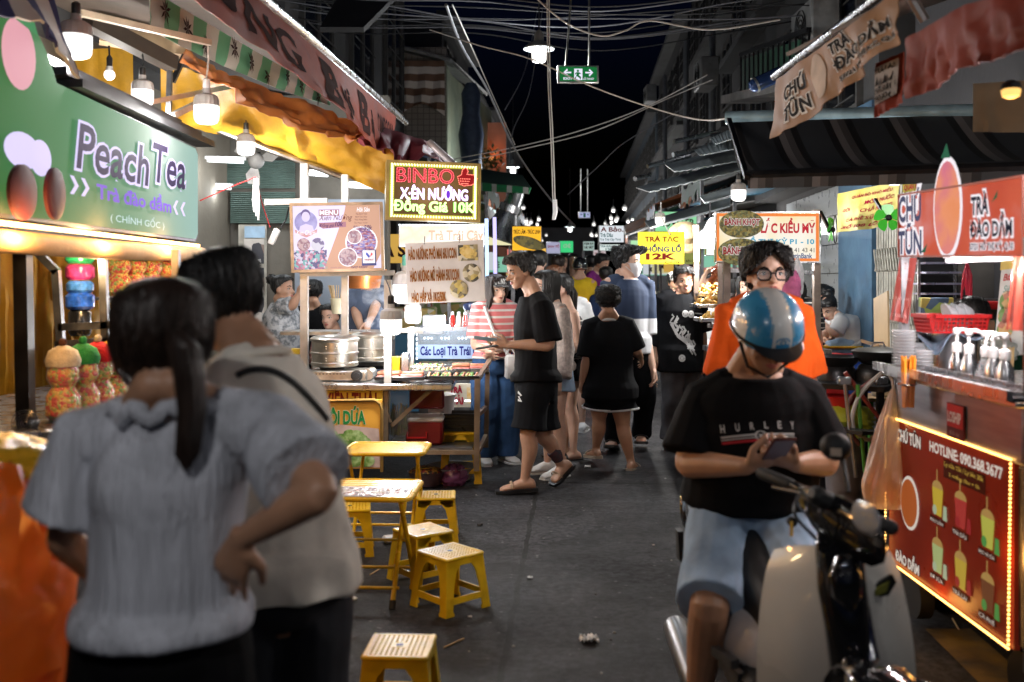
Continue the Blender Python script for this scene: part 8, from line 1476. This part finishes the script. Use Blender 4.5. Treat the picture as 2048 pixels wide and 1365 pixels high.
def crowd(lab,px,d_,H_,yaw,hd_,fem,top,bot,hs_,sk_=0,to=2,ov=None,grp=None,hm=hairm,fat=1.0,head=(0,0,0)):
 o_=dict(hd=hd_)if hd_ else{};o_.update(ov or{});p=Person(lab,px,d_,H_,yaw,o_,fem,fat,0,head,1.03,.012 if d_<13 else .015,sk_,face=abs(yaw)<100,group=grp);p.shirt(top,-.15,.013,.8,.046,1.03,wr=(.005,7));p.legs(bot,to,.011,'shorts' if to<1 else 'trousers',wr=None);p.shoes(black,rubber);make_hair(p.head,hs_,hm,p.root,90,.25,.06,drop=.25 if hs_=='long' else 0);return p
mag=cloth('magenta',(.22,.03,.2));mus=cloth('mustard',(.55,.38,.02));grn_=cloth('olive',(.1,.12,.06));pin=cloth('dusty_pink',(.4,.22,.22));yl=cloth('butter',(.6,.5,.3));gry=cloth('grey',(.2,.2,.22))
crowd('person in magenta tee and blue jeans bending to the right down the lane',1192,13.6,1.76,60,(1204,527,0),False,mag,denim,'short',0,ov=dict(nb=(1190,548,0)),head=(0,20,0));crowd('person in dark navy tee seen from behind beside the magenta shirt',1213,13.0,1.6,175,(1212,552,0),False,navyc,blk,'short')
p=Person('person in white long sleeves and denim shorts beyond the tank top woman',1146,10.0,1.58,178,dict(hd=(1128,590,0)),True,1.0,0,(0,0,0),1.0,.01,2,face=False);p.shirt(whitec,.0,.012,1.95,.036,1.0,'knit_top');p.legs(ldenim,.45,.012,'shorts');p.shoes(whitec);make_hair(p.head,'long',hairm,p.root,120,.4,.06)
crowd('person in black seen from behind under the TRÚC LÂM sign',1077,11.5,1.76,178,(1078,524,0),False,blk,blk,'short',2);crowd('person with copper brown bob hair seen from behind',1108,11.2,1.6,176,(1108,552,0),True,pin,denim,'long',2,hm=hair_rd);crowd('person with brown hair in dark top beyond the copper haired woman',1118,13.5,1.68,150,(1117,530,0),False,blk,blk,'short',2,hm=hair_br);crowd('person with black bun low among the crowd behind the tank top woman',1128,10.6,1.5,178,(1124,568,0),True,blk,blk,'back');crowd('person in pale dress with long hair facing us down the lane',1129,15.5,1.66,10,(1126,525,0),True,whitec,pin,'long',2);crowd('person in butter yellow tee walking towards us down the lane',1147,17,1.68,5,(1146,522,0),False,yl,gdenim,'short',0);crowd('person in white shorts walking between the motorbike and the magenta shirt',1176,14.2,1.66,170,(1181,528,0),True,pin,whitec,'short',1,.8)
rn=random.Random(21);tops=(blk,navyc,gry,whitec,pin,mag,yl,grn_,denim,creamc);nm=('black','navy','grey','white','dusty pink','magenta','butter yellow','olive','denim blue','cream');protos=[]
for k in range(6):protos.append(crowd('person walking far down the lane',1140,20+k,(1.62,1.72,1.58,1.7,1.66,1.6)[k],(0,178,8,185,172,4)[k],None,k%2==0,tops[(k*3)%10],(blk,denim,gdenim)[k%3],('long','short','back','short','long','long')[k],k%3,grp='walkers far down the lane').root)
for k in range(30):
 d_=17.5+k*.85;cxl=CX+F*(.0658*d_+rn.uniform(-1.5,1.35))/d_;pr=protos[k%6];lab='person in %s among the walkers, about %s down the lane'%(nm[((k%6)*3)%10],'halfway' if d_<27 else 'far')
 if k<6:o=pr;o.location=(P(cxl,0,d_).x,d_,0);o['label']=lab
 else:dup(pr,(P(cxl,0,d_).x,d_,0),rn.uniform(-25,25),lab,rn.uniform(.95,1.04))
sc_=thing('motor_scooter','black and cream motor scooter facing us with the rider in black','scooter',V((.88,3.1,0)))
crm=M('cream_paint',(.6,.58,.54),.28,0,.08,3,coat=.6,dirt=.12);gl=M('gloss_black',(.008,.008,.009),.1,0,0,coat=.8);chrome=M('chrome',(.7,.7,.72),.1,1,0);dk=M('dark_plastic',(.008,.008,.009),.6,0,.2)
Q=P
def panel(side,pts,name,mat,th=.02):
 return MB().sheet([[Q(*q)for q in r]for r in pts],th).build(name,mat,sc_)
def ease(rows,n=10):
 out=[]
 for r in rows:
  q,_=spl([Q(*p_)for p_ in r],[1]*len(r),n);out.append(q)
 m_=len(out[0]);cols=[]
 for i in range(m_):c,_=spl([o[i]for o in out],[1]*len(out),6);cols.append(c)
 return[[cols[i][j]for i in range(m_)]for j in range(len(cols[0]))]
MB().sheet(ease([[(1553,1102,2.86),(1595,1094,2.78),(1636,1092,2.7)],[(1533,1160,2.84),(1590,1160,2.74),(1646,1160,2.66)],[(1518,1300,2.84),(1590,1300,2.72),(1662,1300,2.64)],[(1520,1460,2.9),(1600,1480,2.78),(1680,1470,2.68)]]),.018).build('leg_shield',crm,sc_)
MB().sheet(ease([[(1716,1092,2.7),(1745,1090,2.74),(1775,1106,2.82)],[(1722,1160,2.66),(1762,1160,2.7),(1797,1160,2.8)],[(1738,1300,2.64),(1785,1300,2.7),(1822,1300,2.8)],[(1750,1460,2.68),(1800,1470,2.76),(1830,1460,2.88)]]),.018).build('leg_shield',crm,sc_)
m_=MB();m_.loft([(Q(x,y,d_),X*w_,V((0,.8,.2)).normalized()*.07)for x,y,d_,w_ in((1676,1065,2.72,.05),(1678,1095,2.68,.062),(1684,1180,2.64,.064),(1694,1260,2.62,.058),(1702,1340,2.62,.055),(1712,1480,2.64,.07))],18);m_.build('front_column',gl,sc_)
m_=MB();m_.loft([(Q(x,y,d_),X*w_,Y*.03)for x,y,d_,w_ in((1688,1112,2.58,.02),(1690,1150,2.555,.042),(1694,1195,2.55,.036),(1697,1218,2.565,.01))],16);m_.build('horn_cover',gl,sc_)
m_=MB();[m_.ball(Q(1690+k*6,1140+k*22,2.535),(.014,.006,.02-.003*k),10,6)for k in range(3)];m_.build('badge',chrome,sc_);m_=MB();em=V((0,0,0));e0=Q(1758,1178,2.675);m_.prism([e0+V((x,y*.3,z))for x,y,z in((-.045,0,-.035),(-.02,0,.01),(.03,0,.04),(.04,0,.02),(.02,0,-.015),(-.01,0,-.02))],V((.004,-.008,0)));o=m_.build('emblem',M('emblem_black',(.02,.02,.02),.3),sc_,30);m_=MB();m_.prism([e0+V((x,-.012,z))for x,z in((-.03,-.022),(-.01,.008),(.022,.026),(.012,-.004))],V((.002,-.003,0)));m_.build('emblem_inlay',M('emblem_gold',(.3,.3,.06),.35,.5),o,0)
lg,rg=Q(1524,947,3.02),Q(1782,1056,2.52);ce=Q(1655,1000,2.77)
hb=MB();q,rr=spl([lg.lerp(ce,.18),lg.lerp(ce,.6),ce,rg.lerp(ce,.5),rg.lerp(ce,.18)],[.014]*5,5);hb.tube(q,rr,12);hb=hb.build('handlebar',gl,sc_);MB().tube([lg,lg.lerp(ce,.45)],[.019,.018],14,rnd=True).build('grip',rubber,hb);MB().tube([rg,rg.lerp(ce,.45)],[.019,.018],14,rnd=True).build('grip',rubber,hb);MB().tube([Q(1546,975,2.96),Q(1600,986,2.85),Q(1640,996,2.76)],[.006,.008,.01],8,rnd=True).build('brake_lever',blackm,hb)
m_=MB();u=(rg-lg).normalized();m_.loft([(lg.lerp(rg,f)+V((0,-.02,-.03+dz)),V((0,.75,.6)).normalized()*a,V((0,-.6,.75)).normalized()*b)for f,a,b,dz in((.3,.03,.03,.01),(.42,.055,.05,0),(.55,.075,.06,-.01),(.68,.085,.065,-.015),(.82,.08,.06,-.02),(.9,.055,.045,-.02),(.94,.02,.02,-.02))],20);m_.build('nacelle',gl,sc_)
m_=MB();c=Q(1738,1040,2.5);m_.loft([(c+V((0,.03-.02*k,0)),(u+V((0,0,0)))*a,V((0,-.2,.97))*b)for k,(a,b)in enumerate(((.05,.045),(.048,.043),(.03,.025)))],20);m_.build('headlight',M('headlight_glass',(.5,.5,.52),.08,.3,.1,coat=.5),sc_)
m_=MB();c=Q(1650,1000,2.72);m_.box(c,(.1,.06,.05),Matrix.Rotation(R(18),3,'Z')@Matrix.Rotation(R(25),3,'Y'),.015);m_.build('switch_pod',dk,sc_)
mr_=MB();mc=Q(1671,893,2.8);rotm=Matrix.Rotation(R(-20),3,'Z')@Matrix.Rotation(R(-12),3,'X');mr_.loft([(mc+rotm@V((0,y,0)),rotm@X*a,rotm@Z*a*.92)for y,a in((-.028,.02),(-.02,.034),(0,.042),(.012,.043))],22);o=mr_.build('mirror',dk,sc_);MB().lathe([(.039,0),(.039,.002)],mc+rotm@V((0,.013,0)),22,rotm@Matrix.Rotation(R(-90),3,'X')).build('mirror_glass',chrome,o);MB().tube([mc+V((.02,0,-.03)),Q(1690,940,2.76),Q(1697,985,2.72)],.006,8).build('stalk',blackm,o)
m_=MB();m_.box(Q(1672,905,2.765),(.03,.004,.022),rotm);m_.build('sticker',M('beige_sticker',(.4,.3,.22),.5),o,0)
MB().box(Q(1583,1058,2.9),(.012,.006,.045),20,.003).build('key_tag',M('key_yellow',(.7,.4,.03),.35),sc_);MB().lathe([(.014,0),(.014,.02)],Q(1582,1042,2.92),12,Matrix.Rotation(R(90),3,'X')).build('key_lock',blackm,sc_)
for k in range(3):q,rr=spl([Q(1600+22*k,985+6*k,2.78),Q(1590+26*k,1030,2.68),Q(1640+14*k,1085,2.68)],[.0045]*3,6);MB().tube(q,rr,6).build('control_cable',black,sc_)
xs=.80;MB().loft([(V((xs+.02,y,z)),X*w_,Z*h_)for y,z,w_,h_ in((3.42,.735,.05,.03),(3.5,.74,.11,.045),(3.65,.75,.145,.05),(3.95,.77,.13,.05),(4.05,.775,.06,.03))],18).build('seat',M('seat_vinyl',(.015,.015,.016),.5,0,.2,bump=.2,bscale=200),sc_)
bd_=MB();bd_.ball(Q(1518,1275,3.28),(.125,.2,.14),26,18);bd_.build('side_cover',M('pearl_white',(.5,.47,.47),.2,0,.05,coat=.6),sc_);MB().loft([(V((xs+.03,y,z)),X*w_,Z*h_)for y,z,w_,h_ in((3.12,.42,.05,.1),(3.35,.47,.12,.15),(3.7,.58,.14,.14),(4.1,.64,.08,.09))],18).build('body',dk,sc_)
MB().box((.86,3.05,.27),(.3,.55,.05),-3,.02).build('floorboard',dk,sc_)
MB().tube([Q(1352,1258,3.75),Q(1375,1320,3.55),Q(1400,1400,3.3)],[.048,.05,.04],18,rnd=True).build('muffler',M('worn_chrome',(.2,.2,.21),.35,1,.2,dirt=.3),sc_)
for k,(x,y,w_)in enumerate(((.9,2.42,.075),(.82,3.95,.075))):
 wh=MB();r=.215;wh.tube([V((x,y+r*math.cos(a),.27+r*math.sin(a)))for a in[i*math.pi/20 for i in range(40)]],.05,10,closed=True);o=wh.build('wheel',rubber,sc_);MB().lathe([(.16,-.03),(.17,0),(.16,.03),(.05,.04),(.03,.05)],V((x,y,.27)),28,Matrix.Rotation(R(90),3,'Y')).build('rim',alu,o)
m_=MB();m_.loft([(V((.9,2.44+.26*math.cos(a),.27+.27*math.sin(a))),X*.075,V((0,math.cos(a),math.sin(a)))*.02)for a in[R(20+12*i)for i in range(13)]],14);m_.build('front_fender',gl,sc_);MB().tube([V((.86,2.42,.27)),V((.88,2.6,.55)),V((.89,2.68,.8))],.022,10).build('fork',chrome,sc_);MB().tube([V((.95,2.42,.27)),V((.93,2.6,.55)),V((.91,2.68,.8))],.022,10).build('fork',chrome,sc_)
MB().tube([Q(1700,1330,2.5),Q(1780,1355,2.45),Q(1860,1380,2.42)],[.02,.022,.016],12,rnd=True).build('crash_bar',gl,sc_)
q,rr=spl([Q(1392,965,3.85),Q(1372,970,3.75),Q(1365,1010,3.7),Q(1372,1050,3.75),Q(1392,1055,3.9)],[.011]*5,6);MB().tube(q,rr,10).build('grab_rail',chrome,sc_)
m_=MB();[m_.beam(Q(1430+14*k,1300+22*k,3.2),Q(1470+14*k,1330+26*k,3.1),.03)for k in range(3)];m_.box((.84,3.45,.3),(.24,.4,.25));m_.build('engine',darksteel,sc_,0)
MB().beam(Q(1358,1060,3.8),Q(1362,1120,3.8),.02,.06).build('mudflap',dk,sc_,0)
mbk=thing('motorbike','dark motorbike with red tail light ridden by the person in mustard','motorbike',P(1157,640,13.2));x,y=P(1157,0,13.2).x,13.2
for dy in(-.5,.7):MB().tube([V((x,y+dy+.25*math.cos(a),.28+.25*math.sin(a)))for a in[i*math.pi/12 for i in range(24)]],.05,8,closed=True).build('wheel',rubber,mbk)
MB().loft([(V((x,y+dy,z)),X*w_,Z*h_)for dy,z,w_,h_ in((-.62,.72,.05,.05),(-.4,.68,.13,.12),(0,.6,.14,.15),(.5,.6,.08,.1))],14).build('body',M('bike_red',(.2,.01,.01),.25,coat=.5),mbk);MB().box((x,y-.64,.74),(.16,.03,.07),0,.02).build('tail_light',E('tail_red',(1,.12,.08),3),mbk);MB().tube([V((x-.33,y+.55,1.0)),V((x,y+.6,.95)),V((x+.33,y+.55,1.0))],.018,8).build('handlebar',blackm,mbk);light(mbk,V((x,y-.75,.75)),1,(1,.1,.05),.04)
p=Person('person in mustard jacket and black helmet riding the motorbike away',1157,13.2,1.68,178,dict(hd=(1160,535,.05),nb=(1158,560,0),pv=(1156,628,-.05),knL=(1142,632,.35),knR=(1171,632,.35),anL=(1142,682,.2),anR=(1172,682,.2),elL=(1138,600,.2),elR=(1177,600,.2),wrL=(1136,612,.5),wrR=(1178,612,.5)),False,1.15,0,(0,0,0),1.0,.012,0,face=False);p.shirt(mus,-.22,.016,1.95,.045,1.1,'jacket');p.legs(whitec,2,.012,'trousers',wr=None);p.shoes(black);h=p.head
hm_=thing('helmet','glossy black helmet of the motorbike rider down the lane','helmet',h.c);MB().loft([(h.pt(0,-.03,t),h.hl*r*h.hh,h.hf*r*1.2*h.hh)for t,r in((.35,.42),(.6,.46),(.85,.42),(1.02,.3),(1.1,.06))],22).build('shell',gl,hm_);MB().tube([h.pt(.44*math.sin(a),-.03+.53*math.cos(a),.42)for a in[i*math.pi/10 for i in range(20)]],.008,6,closed=True).build('rim',alu,hm_)
tis=M('tissue',(.85,.85,.85),.8,0,.05)
def scrap(label,px,py,r,mat=tis,seed=1):
 c=G(px,py);rows=[[c+V(((i-5)*.22*r+r*.3*noise.noise(V((i*.7,j*.7,seed))),(j-5)*.2*r,.004+r*.55*abs(noise.noise(V((i*.55,j*.55,seed*3.1))))*2.2+r*.1*(i%2)))for i in range(11)]for j in range(11)]
 tag(MB().sheet(rows,.0015).build('paper_scrap',mat,None,25),label,'litter','litter on the road')
scrap('crumpled white tissue lying in the open road',1178,1283,.034,seed=3);scrap('white scrap of paper behind the broad woman in black',1175,936,.022,seed=4);scrap('small pale scrap by the road joint',1060,1158,.012,seed=5);scrap('grey scrap in the road before the man in slides',960,1052,.014,M('dark_scrap',(.06,.05,.05),.8),6);scrap('tiny white scrap beside the cornerwise stool',940,1236,.008,seed=7);scrap('pale scrap under the folding tables',730,1060,.012,seed=8);scrap('white wrapper by the right kerb',1420,800,.02,seed=9)
t=thing('foam_box','open white foam food box lying under the folding tables','box',G(785,1085));c=G(785,1085);MB().box(c+Z*.02,(.11,.09,.035),20,.012).build('tray',white,t);MB().box(c+V((.06,.08,.02)),(.11,.09,.03),25,.012).build('lid',white,t)
t=thing('plastic_litter','flattened clear cup lid on the road by the couple','litter',G(703,1200));MB().lathe([(.028,0),(.03,.004),(.024,.008),(.02,.006)],G(703,1200)+Z*.002,18).build('lid',M('dull_clear',(.5,.52,.48),.25,0,.1),t)
for lab,a,b in(('bamboo stick lying in the road near the bottom stool',(888,1298),(928,1280)),('bamboo stick beside the man\'s dark jeans',(640,1297),(664,1296)),('thin straw lying under the front folding table',(740,1152),(766,1136)),('pale straw on the road under the drink cart',(1905,1240),(1918,1262))):
 o=MB().tube([G(*a)+Z*.005,G(*b)+Z*.005],.0035,6).build('loose_stick',stick_m,None);tag(o,lab,'stick','sticks on the road')
rn=random.Random(77)
for k in range(26):x,y=rn.uniform(-.5,1.2),rn.uniform(3.6,9);o=MB().ball((x,y,.003),(rn.uniform(.004,.009),rn.uniform(.004,.01),.004),6,4).build('pebble',M('pebble_%d'%(k%3),((.3,.29,.27),(.12,.11,.1),(.5,.48,.45))[k%3],.8),None);tag(o,'tiny pale crumb or pebble scattered on the road','pebble','crumbs scattered on the road')
bpy.data.scenes.remove(tmp)
